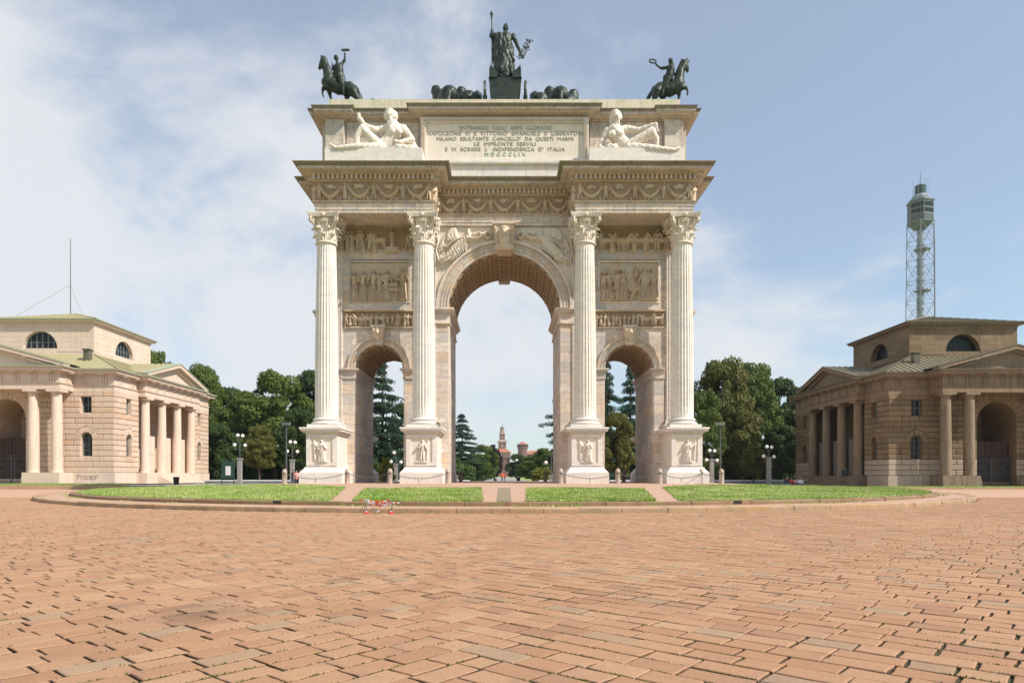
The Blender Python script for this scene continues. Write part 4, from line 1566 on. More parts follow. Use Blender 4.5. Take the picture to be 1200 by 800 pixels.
# ---- attic
ZT0, ZT1, ZT2 = ZP(142, 46.2), ZP(121.5, 45.0), ZP(114.5, 46.4)
aplan = full([(-12.45, 46.25), (-12.1, 46.25), (-12.1, 45.85), (-10.7, 45.85), (-10.7, 46.25), (-5.75, 46.25), (-5.75, 45.6), (5.75, 45.6), (5.75, 46.25), (10.7, 46.25), (10.7, 45.85), (12.1, 45.85), (12.1, 46.25), (12.45, 46.25)])
sweep(aplan, [(-.1, zc - .2), (-.1, ZT0)], 'attic_wall', M['marble_stained'], arch)
sweep(aplan, [(-.1, ZT0), (.06, ZT0 + .04), (.06, ZT0 + .12), (.26, ZT0 + .14), (.30, ZT0 + .22)], 'attic_bed_moulding', M['relief'], arch, cap=False)
sweep(aplan, [(.30, ZT0 + .22), (.58, ZT0 + .23), (.58, ZT1 - .16)], 'attic_corona', M['marble_stained'], arch, cap=False)
sweep(aplan, [(.58, ZT1 - .16), (.62, ZT1 - .15), (.70, ZT1 - .02), (.72, ZT1), (0, ZT1 + .05)], 'attic_cornice_top', M['weathered'], arch)
m = MB(); teeth(aplan, .05, .2, .11, .14, ZT0 + .05, ZT0 + .12, m); m.build('dentil', M['marble_gold'], arch, kind='stuff')
m = MB(); teeth(aplan, .60, .15, .07, .06, ZT1 - .14, ZT1 - .03, m); m.build('attic_leaf_moulding', M['weathered'], arch, kind='stuff')
for x0, x1 in ((-12.0, -7.0), (-7.0, -2.4), (-2.4, 2.3), (2.3, 7.0), (7.0, 12.0)):
    m = MB(); m.box(x0 + .01, x1 - .01, 46.6, 51.4, ZT1 - .1, ZT2); m.build('parapet_block', M['attic_top'], arch)
stA = Stones('attic_block', M['marble_stained'], arch, 90)
for s in (-1, 1):
    a, b = sorted((s * 10.68, s * 5.8))
    for poly in masonry(a, b, zc + .05, ZT0 - .02, .62, 1.5, [], rnd): stA.add(front(46.35), poly, .08, .012, .004)
    a, b = sorted((s * 12.08, s * 10.72))
    for poly in masonry(a + .05, b - .05, zc + .05, ZT0 - .02, 1.1, 3, [], rnd): stA.add(front(45.95), poly, .08, .012, .004)
stA.emit()
# inscription tablet
zp0, zp1 = ZP(185.5, 45.5), ZP(143.5, 45.5)
m = MB(); m.plate(front(45.6), [(-5.55, zp0 - .28), (5.62, zp0 - .28), (5.62, zp1 + .34), (-5.55, zp1 + .34)], [[(-5.22, zp0), (5.3, zp0), (5.3, zp1), (-5.22, zp1)]], .12, -.15)
m.build('tablet_frame', M['marble_pale'], arch)
m = MB()
for k in range(72):
    u = -5.35 + k * .1502
    m.box(u - .045, u + .045, 45.40, 45.49, zp1 + .06, zp1 + .24)
for k in range(16):
    z = zp0 + .07 + k * (zp1 - zp0 - .05) / 16
    for u in (-5.38, 5.46): m.box(u - .08, u + .08, 45.40, 45.49, z - .045, z + .045)
m.build('frame_beads', M['relief'], arch, kind='stuff')
m = MB(); m.box(-5.22, 5.3, 45.62, 45.72, zp0, zp1); tab = m.build('inscription_tablet', M['relief_pale'], arch)
m = MB(); m.box(-5.75, 5.75, 45.25, 45.7, ZP(193, 45.3), ZP(188, 45.3)); m.box(-5.6, 5.6, 45.32, 45.7, ZP(188, 45.3), ZP(186.5, 45.3))
for k in range(90):
    u = -5.65 + k * .127; m.box(u - .035, u + .035, 45.19, 45.26, ZP(192, 45.3), ZP(189.5, 45.3))
m.build('tablet_sill', M['marble_pale'], arch)
for k in range(8):
    m = MB(); m.box(-5.7 + k * 1.425 + .006, -5.7 + (k + 1) * 1.425 - .006, 45.38, 45.7, zc - .3, ZP(193, 45.3)); m.build('attic_base_block', M['marble_pale'], arch)
lines = (("ENTRANDO  COLL'  ARMI  GLORIOSE", 149.8, 538.7, 646), ("NAPOLEONE  III  E  VITTORIO  EMANUELE  II  LIBERATORI", 156.2, 501, 683),
         ("MILANO  ESULTANTE  CANCELLO'  DA  QUESTI  MARMI", 162.4, 512, 672), ("LE  IMPRONTE  SERVILI", 168.5, 556, 628),
         ("E  VI  SCRISSE  L'  INDIPENDENZA  D'  ITALIA", 174.7, 522, 662), ("M D C C C L I X", 180.8, 568.5, 616))
for i, (s_, yc_, xa, xb) in enumerate(lines):
    cu = bpy.data.curves.new('tmp', 'FONT'); cu.body = s_; cu.size = .36; cu.extrude = .012; cu.space_character = 1.12
    o = bpy.data.objects.new('tmp', cu); COL.objects.link(o)
    bpy.context.view_layer.update()
    me = bpy.data.meshes.new_from_object(o.evaluated_get(bpy.context.evaluated_depsgraph_get()))
    bpy.data.objects.remove(o)
    xs_ = [v.co.x for v in me.vertices]; ys_ = [v.co.y for v in me.vertices]
    w0 = max(xs_) - min(xs_); X0, X1 = XP(xa, 45.6), XP(xb, 45.6); zc_ = ZP(yc_, 45.6)
    for v in me.vertices:
        x, y, z = v.co
        v.co = ((x - min(xs_)) / w0 * (X1 - X0) - (X1 - X0) / 2, -z, (y - .13) * .98)
    me.materials.append(M['letter_green'] if i == 5 else M['letter']); me.name = 'lettering'
    c = Vector(((X0 + X1) / 2, 45.606, zc_))
    link('lettering', me, tab, c)['kind'] = 'stuff'

# ================================================================= statues on the arch
def pix(ox, oy, sc, D):
    """points read from an enlargement of the photograph: offset, scale, distance"""
    def f(zx, zy, dd=0.0):
        return P(ox + zx / sc, oy + zy / sc, D + dd) - Vector((0, 0, 0))
    return f


def giant(name, label, f, S, limbs, balls, plinth, drap, zt):
    root = empty(name, (f(400 if plinth[0] < 0 else 600, 700).x, 44.3, zt), label, 'statue', 'reclining giants on the cornice')
    m = MB(); x0, x1 = plinth[1:3]
    m.box(x0, x1, 43.5, 46.1, zc - .02, zt - .02)
    m.build('plinth', M['marble_pale'], root)
    segs = [(f(*a), f(*b), ra * S, rb * S) for a, b, ra, rb in limbs]
    bb = [(f(*c), r * S, sc) for c, r, sc in balls]
    rr_ = random.Random(int(abs(plinth[1]) * 7)); hc, hr = balls[0][0], balls[0][1]; bc, br = balls[1][0], balls[1][1]
    for k in range(30):                       # curls of hair
        a = rr_.uniform(-.35, PI + .35); q = rr_.uniform(-.5, .5)
        bb.append((f(hc[0] + (hr + 2) * math.cos(a), hc[1] - (hr + 1) * math.sin(a), hc[2] + q * .3 + .08), rr_.uniform(4.5, 6.5) * S, (1, 1, 1)))
    for k in range(12):                       # locks of the beard
        bb.append((f(bc[0] + rr_.uniform(-11, 11), bc[1] + rr_.uniform(-8, 24), bc[2] - rr_.uniform(.08, .2)), rr_.uniform(3.5, 5) * S, (.8, 1, 1.8)))
    for dx in (-7, 7): bb.append((f(hc[0] + dx, hc[1] - 8, hc[2] - .36), 4.5 * S, (1.5, .6, .6)))
    blob(segs, .045, 'figure', M['relief_pale'], root, 1, bb, .016)
    hands = [q for q in limbs if q[3] <= 10.5 and q[2] <= 12.5][:3]
    fs_ = []
    for a, b, ra, rb in hands:
        for k in range(-2, 3):
            d = Vector((b[0] - a[0], b[1] - a[1])); d = d.normalized() if d.length else Vector((1, 0)); pr = Vector((-d.y, d.x)) * k * 2.6
            z_ = b[2] if len(b) > 2 else 0
            fs_.append((f(b[0] + pr.x, b[1] + pr.y, z_), f(b[0] + pr.x * 1.3 + d.x * (10 - abs(k)), b[1] + pr.y * 1.3 + d.y * (10 - abs(k)), z_ - .03), 2.6 * S, 2 * S))
    if fs_: blob(fs_, .03, 'fingers', M['relief_pale'], root, 0)
    if drap:
        segs = [(f(*a), f(*b), ra * S, rb * S) for a, b, ra, rb in drap]
        blob(segs, .05, 'drapery', M['relief_pale'], root, 1, (), .03)
    return root


S4 = 44.3 / 800 / 4
zt = ZP(177, 44.0)
f = pix(340, 0, 4, 44.3)
giant('river_god_statue', 'white marble bearded giant reclining, one arm raised over a bent knee', f, S4,
      [((488, 590), (492, 625), 26, 40), ((492, 625), (470, 660), 38, 34), ((470, 660), (440, 690), 34, 36),
       ((452, 602), (530, 606), 20, 22), ((470, 575), (472, 600), 15, 18),
       ((450, 604), (400, 608), 18, 14), ((400, 608, -.2), (352, 590, -.4), 14, 11), ((352, 590, -.4), (325, 556, -.5), 11, 12), ((325, 556, -.5), (322, 540, -.5), 9, 9),
       ((425, 690, -.2), (338, 604, -.5), 26, 18), ((338, 604, -.5), (314, 640, -.5), 18, 16), ((314, 640, -.5), (312, 690, -.5), 16, 9), ((312, 698, -.5), (295, 700, -.7), 9, 6),
       ((430, 695, -.3), (318, 688, -.7), 24, 16), ((318, 688, -.7), (215, 694, -.8), 16, 9), ((212, 694, -.8), (192, 680, -.8), 9, 7),
       ((532, 608), (572, 655, -.2), 21, 15), ((572, 655, -.2), (515, 668, -.5), 14, 10), ((515, 668, -.5), (494, 662, -.6), 10, 8)],
      [((468, 542, -.1), 22, (1, 1, 1.15)), ((470, 575, -.25), 15, (1.1, .8, 1.6)), ((468, 522, 0), 22, (1.05, 1, .5)), ((488, 545, .05), 18, (1, 1, 1.4)), ((452, 545, .1), 14, (1, 1, 1.4)),
       ((468, 552, -.42), 5, (.8, 1, 1.6)), ((478, 615, -.45), 17, (1.1, .6, .9)), ((510, 617, -.45), 17, (1.1, .6, .9))],
      (-1, XP(381, 43.6), XP(495, 43.6)),
      [((548, 640, .2), (560, 700, .2), 26, 30), ((520, 690, -.1), (590, 698, -.1), 16, 14), ((420, 698, 0), (540, 700, 0), 12, 14), ((575, 665, .1), (590, 700, .1), 12, 10), ((300, 700, .1), (420, 703, .1), 6, 9), ((500, 690, -.5), (560, 696, -.5), 14, 16)], zt)
f = pix(590, 0, 4, 44.3)
giant('river_god_statue', 'white marble giant reclining with his far hand resting on a raised knee beside an urn', f, S4,
      [((522, 620), (540, 655), 38, 34), ((540, 655), (572, 690), 34, 34), ((488, 618), (572, 610), 20, 20), ((528, 585), (530, 612), 15, 18),
       ((486, 620), (466, 655), 19, 14), ((466, 655), (452, 690, -.2), 14, 10), ((452, 690, -.2), (480, 702, -.4), 10, 8),
       ((575, 606), (632, 612, -.2), 19, 14), ((632, 612, -.2), (690, 590, -.4), 13, 10), ((690, 590, -.4), (712, 586, -.5), 11, 12), ((712, 590, -.5), (720, 608, -.55), 9, 7),
       ((582, 690, -.2), (694, 616, -.5), 26, 19), ((694, 616, -.5), (716, 650, -.5), 18, 14), ((716, 650, -.5), (722, 690, -.5), 13, 9), ((722, 698, -.5), (735, 702, -.7), 9, 6),
       ((585, 695, -.3), (690, 694, -.7), 24, 17), ((690, 694, -.7), (800, 704, -.8), 16, 9), ((800, 704, -.8), (826, 694, -.8), 9, 7)],
      [((528, 548, -.1), 22, (1, 1, 1.2)), ((532, 580, -.22), 15, (1, .8, 1.5)), ((524, 530, 0), 23, (1, 1, .6)), ((510, 560, .05), 15, (1, 1, 1.5)), ((540, 555, -.38), 5, (.8, 1, 1.5)),
       ((508, 628, -.45), 17, (1.1, .6, .9)), ((545, 622, -.45), 17, (1.1, .6, .9))],
      (1, XP(690.5, 43.6), XP(802, 43.6)),
      [((478, 690, .1), (520, 700, .1), 22, 24), ((495, 690, -.3), (520, 695, -.3), 16, 20), ((540, 705, 0), (700, 706, 0), 8, 10), ((600, 680, .1), (690, 640, .1), 12, 10), ((455, 700, .1), (475, 705, .1), 8, 9)], zt)


def rider(f, S, label, facing, hl, hb, rl, rb, wreath, extra, extra_ring, feet):
    root = empty('rider_statue', (f(*feet).x, 47.5, ZT2), label, 'statue', 'bronze riders on the attic corners')
    h = blob([(f(*a), f(*b), ra * S, rb_ * S) for a, b, ra, rb_ in hl], .07, 'horse', M['bronze'], root, 1, [(f(*c), r * S, s) for c, r, s in hb], .012)
    p = blob([(f(*a), f(*b), ra * S, rb_ * S) for a, b, ra, rb_ in rl], .05, 'rider', M['bronze'], root, 1, [(f(*c), r * S, s) for c, r, s in rb], .018)
    m = MB(); c, ax, bx, r = wreath
    m.ring(f(*c), Vector(ax) * S, Vector(bx) * S, r * S)
    for k in range(22):
        a = 2 * PI * k / 22
        m.ball(f(*c) + Vector(ax) * S * math.cos(a) * 1.05 + Vector(bx) * S * math.sin(a) * 1.05, r * S * 1.15, 5, 4)
    m.build('wreath', M['bronze'], p, smooth=True)
    if extra:
        e = blob([(f(*a), f(*b), ra * S, rb_ * S) for a, b, ra, rb_ in extra], .05, 'trophy', M['bronze'], root, 1)
        if extra_ring:
            c, ax, bx, r = extra_ring
            m = MB(); m.ring(f(*c), Vector(ax) * S, Vector(bx) * S, r * S); m.build('wreath', M['bronze'], e, smooth=True)
    m = MB(); xs = [v for v in (f(*feet).x,)]
    m.box(f(*feet).x - (1.5 if facing > 0 else .7), f(*feet).x + (.7 if facing > 0 else 1.5), 47.0, 48.6, ZT2 - .02, ZT2 + .05)
    m.build('base_plate', M['bronze'], root)
    return root


DR = 47.5
S8 = DR / 800 / 8.889
f0 = pix(360, 30, 8.889, DR)
zoff = ZT2 - f0(0, 745).z
f = lambda a, b, c=0.0: f0(a, b, c) + Vector((0, 0, zoff + .02))
rider(f, S8, 'bronze horseman raising a wreath high, second wreath on the parapet behind him', -1,
      [((225, 500), (330, 560), 72, 66), ((330, 560), (440, 560), 66, 62), ((440, 560), (490, 590), 66, 58), ((230, 470), (205, 360), 62, 44), ((205, 360), (170, 275), 44, 30),
       ((165, 262), (128, 350), 30, 16), ((128, 350), (130, 362), 14, 13),
       ((215, 545, -.15), (165, 560, -.15), 34, 20), ((165, 560, -.15), (160, 610, -.15), 17, 11), ((160, 610, -.15), (172, 655, -.15), 12, 10),
       ((220, 560, .3), (238, 640, .3), 32, 17), ((238, 640, .3), (268, 735, .3), 15, 10), ((268, 735, .3), (262, 745, .3), 13, 12),
       ((480, 600, -.3), (530, 670, -.3), 50, 24), ((530, 670, -.3), (560, 742, -.3), 22, 14), ((430, 600, .3), (410, 665, .3), 44, 24), ((410, 665, .3), (450, 740, .3), 20, 14),
       ((525, 590), (555, 640), 18, 22), ((555, 640), (572, 735), 22, 12), ((185, 235), (245, 380), 12, 14), ((150, 222), (145, 240), 8, 12), ((172, 222), (172, 240), 8, 10)],
      [((150, 232, 0), 14, (1, 1, 1.4)), ((200, 500, 0), 55, (1, 1, 1))],
      [((340, 450), (330, 350), 44, 44), ((300, 330), (355, 318), 22, 22), ((312, 300), (310, 270), 15, 15), ((355, 318), (392, 262), 20, 14), ((392, 262), (392, 195), 13, 10),
       ((300, 325), (265, 360), 20, 14), ((265, 360), (258, 280), 10, 6), ((345, 450, -.35), (372, 530, -.4), 30, 22), ((372, 530, -.4), (376, 615, -.4), 20, 12), ((376, 620, -.4), (380, 632, -.6), 10, 8),
       ((340, 450, .35), (300, 520, .4), 28, 18), ((290, 400), (310, 500), 26, 20), ((360, 430), (400, 560), 30, 26), ((280, 430), (300, 560), 16, 14)],
      [((303, 246, 0), 24, (1, 1, 1.2)), ((300, 232, .05), 22, (1.1, 1.1, .7))],
      ((400, 162), (36, 0, 0), (0, 20, 18), 8),
      [((450, 700, .6), (560, 720, .6), 22, 22), ((560, 712, .6), (650, 692, .6), 16, 8), ((450, 735, .6), (540, 740, .6), 16, 16)], ((682, 694, .6), (36, 0, 0), (0, 8, 22), 8), (380, 745))

S10 = DR / 800 / 10
g0 = pix(745, 50, 10, DR)
zoff2 = ZT2 - g0(0, 675).z
f = lambda a, b, c=0.0: g0(a, b, c) + Vector((0, 0, zoff2 + .02))
rider(f, S10, 'bronze horseman holding a wreath out sideways, horse prancing towards the lattice tower', 1,
      [((490, 430), (400, 490), 84, 76), ((400, 490), (290, 480), 74, 68), ((290, 470), (240, 500), 72, 66), ((500, 400), (520, 270), 70, 52), ((520, 270), (575, 175), 50, 36),
       ((580, 165), (608, 250), 36, 20), ((608, 250), (604, 278), 18, 15),
       ((520, 460, -.15), (585, 452, -.15), 40, 24), ((585, 452, -.15), (612, 495, -.15), 20, 12), ((612, 495, -.15), (605, 548, -.15), 13, 12),
       ((500, 480, .3), (510, 560, .3), 36, 20), ((510, 560, .3), (472, 665, .3), 17, 12),
       ((250, 500, -.3), (215, 590, -.3), 56, 28), ((215, 590, -.3), (185, 668, -.3), 24, 16), ((300, 520, .3), (320, 600, .3), 48, 26), ((320, 600, .3), (290, 668, .3), 22, 15),
       ((190, 510), (145, 580), 22, 24), ((145, 580), (125, 665), 24, 14), ((545, 135), (490, 260), 16, 18), ((600, 110), (606, 140), 8, 12), ((635, 118), (625, 145), 8, 12)],
      [((520, 430, 0), 62, (1, 1, 1))],
      [((390, 360), (410, 240), 48, 46), ((370, 225), (430, 225), 24, 24), ((405, 190), (405, 215), 18, 20), ((370, 222), (300, 235), 22, 16), ((300, 235), (235, 185), 15, 10),
       ((430, 230), (450, 300), 20, 14), ((380, 360, -.35), (330, 450, -.4), 32, 22), ((330, 450, -.4), (308, 555, -.4), 20, 13), ((390, 360, .35), (370, 430, .4), 30, 20), ((400, 330), (370, 420), 44, 30), ((350, 340), (330, 500), 34, 20)],
      [((408, 150, 0), 28, (1, 1, 1.25)), ((410, 136, .05), 28, (1, 1, .8)), ((440, 180, 0), 14, (1, 1, 1.6))],
      ((200, 150), (38, 0, -8), (6, 14, 28), 8),
      [((215, 655, .6), (330, 662, .6), 20, 18), ((120, 632, .5), (85, 650, .5), 7, 6)], None, (320, 670))

# the six-horse chariot
ch = empty('chariot_statue', (0, 48.6, ZT2), 'green bronze chariot group with a robed woman raising a spear and six horses', 'statue')
S6 = 48.2 / 800 / 6.316
c0 = pix(500, 10, 6.316, 48.2)
f = lambda a, b, c=0.0: c0(a, b, c)
fig_ = blob([(f(*a), f(*b), ra * S6, rb_ * S6) for a, b, ra, rb_ in
             [((585, 215), (590, 290), 40, 44), ((535, 208), (635, 212), 20, 18), ((584, 165), (584, 195), 11, 13), ((590, 290), (560, 480), 52, 66), ((600, 300), (610, 470), 46, 44),
              ((530, 195), (478, 210), 20, 15), ((478, 210), (484, 165), 15, 12), ((640, 200), (672, 280), 17, 14), ((672, 280), (708, 355), 14, 9), ((708, 355), (715, 362), 9, 9),
              ((520, 200, -.2), (515, 480, -.2), 18, 22), ((545, 190, -.3), (550, 400, -.3), 14, 20), ((570, 210, -.3), (585, 500, -.35), 12, 26), ((610, 250, -.25), (625, 480, -.3), 16, 18), ((600, 290, -.3), (640, 380, -.25), 16, 16),
              ((530, 230, -.3), (560, 250, -.3), 10, 10), ((535, 480, -.2), (560, 510, -.4), 24, 18), ((500, 240, .1), (505, 400, .1), 14, 18)]],
            .05, 'woman', M['bronze'], ch, 1, [(f(584, 150), 20 * S6, (1, 1, 1.15)), (f(584, 132, .05), 18 * S6, (1.1, 1.1, .8)), (f(584, 118, .1), 9 * S6, (1, 1, 1.2))], .03)
m = MB(); m.tube(f(484, 500), f(482, 60), 4 * S6, 4 * S6, 8); m.lathe(0, 0, [(1, 0)], 3, False) if False else None
for z, r in ((55, 8), (40, 12), (70, 7)): m.ball(f(480, z), r * S6, 8, 6, (1, 1, 1.5))
m.tube(f(480, 40), f(478, 14), 7 * S6, .5 * S6, 8)
m.build('spear', M['bronze'], fig_)
m = MB(); rr = random.Random(2)
m.path([f(700, 380), f(720, 340), f(735, 300), f(750, 245)], 1.6 * S6, 5)
for k in range(46):
    t = rr.random(); b = f(700 + 60 * t, 375 - 130 * t); p = b + Vector((rr.uniform(-.28, .28), rr.uniform(-.1, .1), rr.uniform(0, .3)))
    m.tube(b, p, .008, .008, 4); m.ball(p, .05, 5, 4, (1, .5, 1.6))
m.build('olive_branch', M['bronze'], fig_)
# chariot body and wheels
m = MB(); x0, x1 = f(465, 600).x, f(697, 600).x; zb, zd = ZT2 + .35, ZP(92.3, 47.4)
y0 = 47.4
prof = []
n = 18; vs = []
for z, k_ in ((zb, .80), (zb + .25, .93), (zd - .25, 1.0), (zd, 1.0), (zd + .05, 1.04), (zd + .12, 1.04)):
    for i in range(n + 1):
        a = PI * i / n
        vs.append((math.cos(a) * (x1 - x0) / 2 * k_ + (x0 + x1) / 2, y0 + 2.2 * math.sin(a) * k_, z))
w_ = n + 1
fs = [(j * w_ + i, j * w_ + i + 1, (j + 1) * w_ + i + 1, (j + 1) * w_ + i) for j in range(5) for i in range(n)]
fs += [(j * w_, (j + 1) * w_, (j + 1) * w_ + n, j * w_ + n) for j in range(5)] + [tuple(range(n + 1)), tuple(5 * w_ + i for i in range(n + 1))]
m.add(vs, fs)
body = m.build('chariot_body', M['bronze'], ch)
for s in (-1, 1):
    m = MB()
    xx = x0 if s < 0 else x1
    vs = []
    for yy in (0, .25):
        for k in range(9):
            t = k / 8; vs.append((xx - s * .04 - s * .55 * t ** 1.2, y0 - .1 + yy, zd + .1 + .85 * (1 - .65 * t)))
        for k in range(9):
            t = 1 - k / 8; vs.append((xx - s * .04 - s * .55 * t, y0 - .1 + yy, zd + .05))
    m.add(vs, [tuple(range(18)), tuple(range(35, 17, -1))] + [(i, (i + 1) % 18, 18 + (i + 1) % 18, 18 + i) for i in range(18)])
    m.box(min(xx, xx - s * .12), max(xx, xx - s * .12), y0, y0 + 1.9, zd, zd + .75)
    m.build('chariot_side', M['bronze'], ch)
for s in (-1, 1):
    xw = f(432, 600).x if s < 0 else f(730, 600).x
    m = MB(); zw = ZT2 + 1.0
    m.ring((xw, 48.2, zw), (0, .98, 0), (0, 0, .98), .09, 28, 6)
    for k in range(8):
        a = 2 * PI * k / 8; m.tube((xw, 48.2, zw), (xw, 48.2 + .95 * math.cos(a), zw + .95 * math.sin(a)), .05, .04, 5)
    m.tube((xw - .15, 48.2, zw), (xw + .15, 48.2, zw), .16, .16, 10)
    m.build('wheel', M['bronze'], ch)
m = MB(); m.box(-6.2, 6.2, 47.3, 51.2, ZT2 - .05, ZT2 + .25); m.build('base_slab', M['attic_top'], ch)
# horses seen from behind
hx = ((73, 560, 51.0), (170, 588, 49.5), (256, 568, 51.2), (375, 602, 50.6), (800, 604, 50.6), (905, 566, 51.2), (985, 594, 49.5), (1083, 588, 51.0))
pairs = (((73, 560), (170, 588)), ((256, 568), (310, 625)), ((375, 602), (350, 640)), ((800, 604), (840, 640)), ((905, 566), (985, 594)), ((1083, 588), (1040, 650)))
for (hd, rp) in pairs:
    H_ = pix(500, 10, 6.316, 51.0); G_ = pix(500, 10, 6.316, 49.3)
    a = H_(*hd) - Vector((0, 0, .38)); b = G_(*rp) - Vector((0, 0, .2))
    s = 1 if b.x > a.x else -1
    base = ZT2 + .3
    rump = Vector((b.x, 48.9, b.z - .55)); wth = Vector(((a.x + b.x) / 2, 50.3, b.z - .5))
    segs = [(rump, wth, .66, .6), (wth, a - Vector((0, .3, .3)), .55, .40), (a - Vector((0, .2, .3)), a + Vector((-s * .15, .5, -.6)), .36, .2)]
    for dx in (-.3, .3):
        segs += [(rump + Vector((dx, 0, -.2)), Vector((rump.x + dx, 48.8, base + .9)), .32, .16), (Vector((rump.x + dx, 48.8, base + .9)), Vector((rump.x + dx, 48.9, base)), .14, .1)]
        segs += [(wth + Vector((dx, 0, -.2)), Vector((wth.x + dx, 50.8, base + 1.1)), .28, .15), (Vector((wth.x + dx, 50.8, base + 1.1)), Vector((wth.x + dx, 50.6, base)), .12, .09)]
    segs += [(a + Vector((0, -.3, -.1)), wth + Vector((0, .1, .55)), .2, .16), (rump + Vector((0, -.5, .1)), rump + Vector((0, -.75, -.8)), .14, .2)]
    blob(segs, .075, 'horse', M['bronze'], ch, 1, [(a + Vector((-.16, -.1, -.02)), .09, (1, 1, 1.5)), (a + Vector((.16, -.1, -.02)), .09, (1, 1, 1.5))], .03)

# ================================================================= the two toll houses
def casello(sgn, cx, cy, zb, label, dark):
    """p towards the arch, q away from the camera"""
    root = empty('toll_house', (cx, cy, zb), label, 'building', 'toll houses beside the arch')
    st_m = M['casello_shaded'] if dark else M['casello']; pl_m = M['casello_plain_shaded'] if dark else M['casello_plain']
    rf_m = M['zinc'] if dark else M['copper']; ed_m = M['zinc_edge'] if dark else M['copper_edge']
    rnd = random.Random(70 + sgn)
    Hh = 10.2

    def T(p, q, z): return (cx - sgn * p, cy + q, zb + z)
    def F(u, z, d): return T(u, -Hh - d, z)           # front wall
    def S(u, z, d): return T(Hh + d, u, z)            # wall towards the arch
    zpl, ztop = 1.09, 8.72
    nc = 15; ch_ = (ztop - zpl) / nc
    zg = lambda k: zpl + k * ch_
    win = (7.03, 8.04, zg(12), zg(14.6))
    # openings
    fo = [('rect', -8.0, -7.0, zg(11), zg(14)), ('rect', 7.0, 8.0, zg(11), zg(14)), ('arch', -7.55, .52, zg(3), zg(6.4), 1.05), ('arch', 7.55, .52, zg(3), zg(6.4), 1.05), ('arch', 0, 1.85, 0, 6.15, 2.75)]
    so = [('rect', -8.1, -7.2, zg(11), zg(14)), ('rect', 7.2, 8.1, zg(11), zg(14)), ('arch', -7.65, .46, zg(3), zg(6.4), 1.0), ('arch', 7.65, .46, zg(3), zg(6.4), 1.0), ('rect', -5.9, 5.9, zpl - .5, ztop + .5)]

    def holes(ops, z0):
        r = []
        for o in ops:
            if o[0] == 'rect': r.append([(o[1], max(o[3], z0 + .02)), (o[2], max(o[3], z0 + .02)), (o[2], min(o[4], 10.3)), (o[1], min(o[4], 10.3))])
            else: r.append(arch_hole(o[1], o[2], max(o[3], z0 + .02), o[4], 16))
        return r
    m = MB(); m.plate(F, [(-Hh + .1, 0), (Hh - .102, 0), (Hh - .102, 10.4), (-Hh + .1, 10.4)], holes(fo, 0), -.10, -.75)
    m.build('front_wall', st_m, root)
    m = MB(); m.plate(S, [(-Hh + .752, 0), (Hh, 0), (Hh, 10.4), (-Hh + .752, 10.4)], holes(so, 0), -.10, -.75)
    m.build('side_wall', st_m, root)
    m = MB(T); m.box(-Hh, -Hh + .6, -Hh + .8, Hh, 0, 10.4); m.box(-Hh + .6, Hh - .8, Hh - .6, Hh - .05, 0, 10.4)
    m.box(-Hh + .6, Hh - .8, -Hh + .8, Hh - .7, 0, .5); m.box(-Hh + .65, Hh - .85, -Hh + .8, Hh - .65, 9.6, 10.35)
    m.build('back_wall', st_m, root)
    # stones
    st = Stones('ashlar_block', st_m, root, 285)
    for poly in masonry(-Hh, Hh, zpl, ztop, ch_, 1.75, fo, rnd, .06): st.add(F, poly, 0.0, .045, .018, 1.2)
    for poly in masonry(-Hh, Hh, zpl, ztop, ch_, 1.75, so, rnd, .06): st.add(S, poly, 0.0, .045, .018, 1.0)
    for it in st.items:                        # sit on the backing wall
        pass
    if dark:
        st.items = [(a, fr, po, pr, c) for a, fr, po, pr, c in st.items]
    # patch: stones are proud of the backing wall by 0.10
    st.items = [(a, (lambda u, z, d, fr=fr: fr(u, z, d - .10)), po, .10, c) for a, fr, po, pr, c in st.items]
    if dark:
        low = [i for i in st.items if max(z for _, z in i[2]) < zg(3) + .05]
        st.items = [i for i in st.items if max(z for _, z in i[2]) >= zg(3) + .05]
        s2 = Stones('ashlar_block', M['casello_new'], root, 80); s2.items = low; s2.emit()
        st.limit = 220
    st.emit()
    vs_ = Stones('voussoir', st_m, root, 200)
    for fr, ops in ((F, fo), (S, so)):
        fr_ = lambda u, z, d, fr=fr: fr(u, z, d - .10)
        for o in ops:
            if o[0] != 'arch': continue
            n = 5 if o[2] < 1 else 15
            for k in range(n):
                a0, a1 = PI * k / n, PI * (k + 1) / n
                ro = o[5] * (1.0 + (.12 if k % 2 == 0 and n == 15 else 0)) if n == 15 else o[5] - .01
                vs_.add(fr_, arcpts(o[1], o[4], o[2] + .002, a1, a0, 3) + arcpts(o[1], o[4], ro, a0, a1, 3), .11, .03, .01, 2)
    vs_.emit()
    # plinth slabs
    for fr, ops in ((F, fo), (S, so)):
        u = -Hh - (.06)
        edges = [-Hh - .06, -8.6, -7.0, -2.9] + [2.9, 7.0, 8.6, Hh + .06] if fr is F else [-Hh - .06, -8.4, -6.6] + [6.6, 8.4, Hh + .06]
        for a, b in zip(edges, edges[1:]):
            if b - a > 5: continue
            if fr is F and a == -2.9: continue
            MB().block(lambda u, z, d, fr=fr: fr(u, z, d - .1), [(a + .004, 0), (b - .004, 0), (b - .004, zpl - .005), (a + .004, zpl - .005)], .17, .02).build('plinth_slab', pl_m if not dark else M['casello_new'], root)
    if True:
        m = MB()
        for a, b in ((-2.85, -1.86), (1.86, 2.85)): m.plate(F, [(a, 0), (b, 0), (b, zpl), (a, zpl)], [], .05, -.1)
        m.build('plinth_slab', pl_m, root)
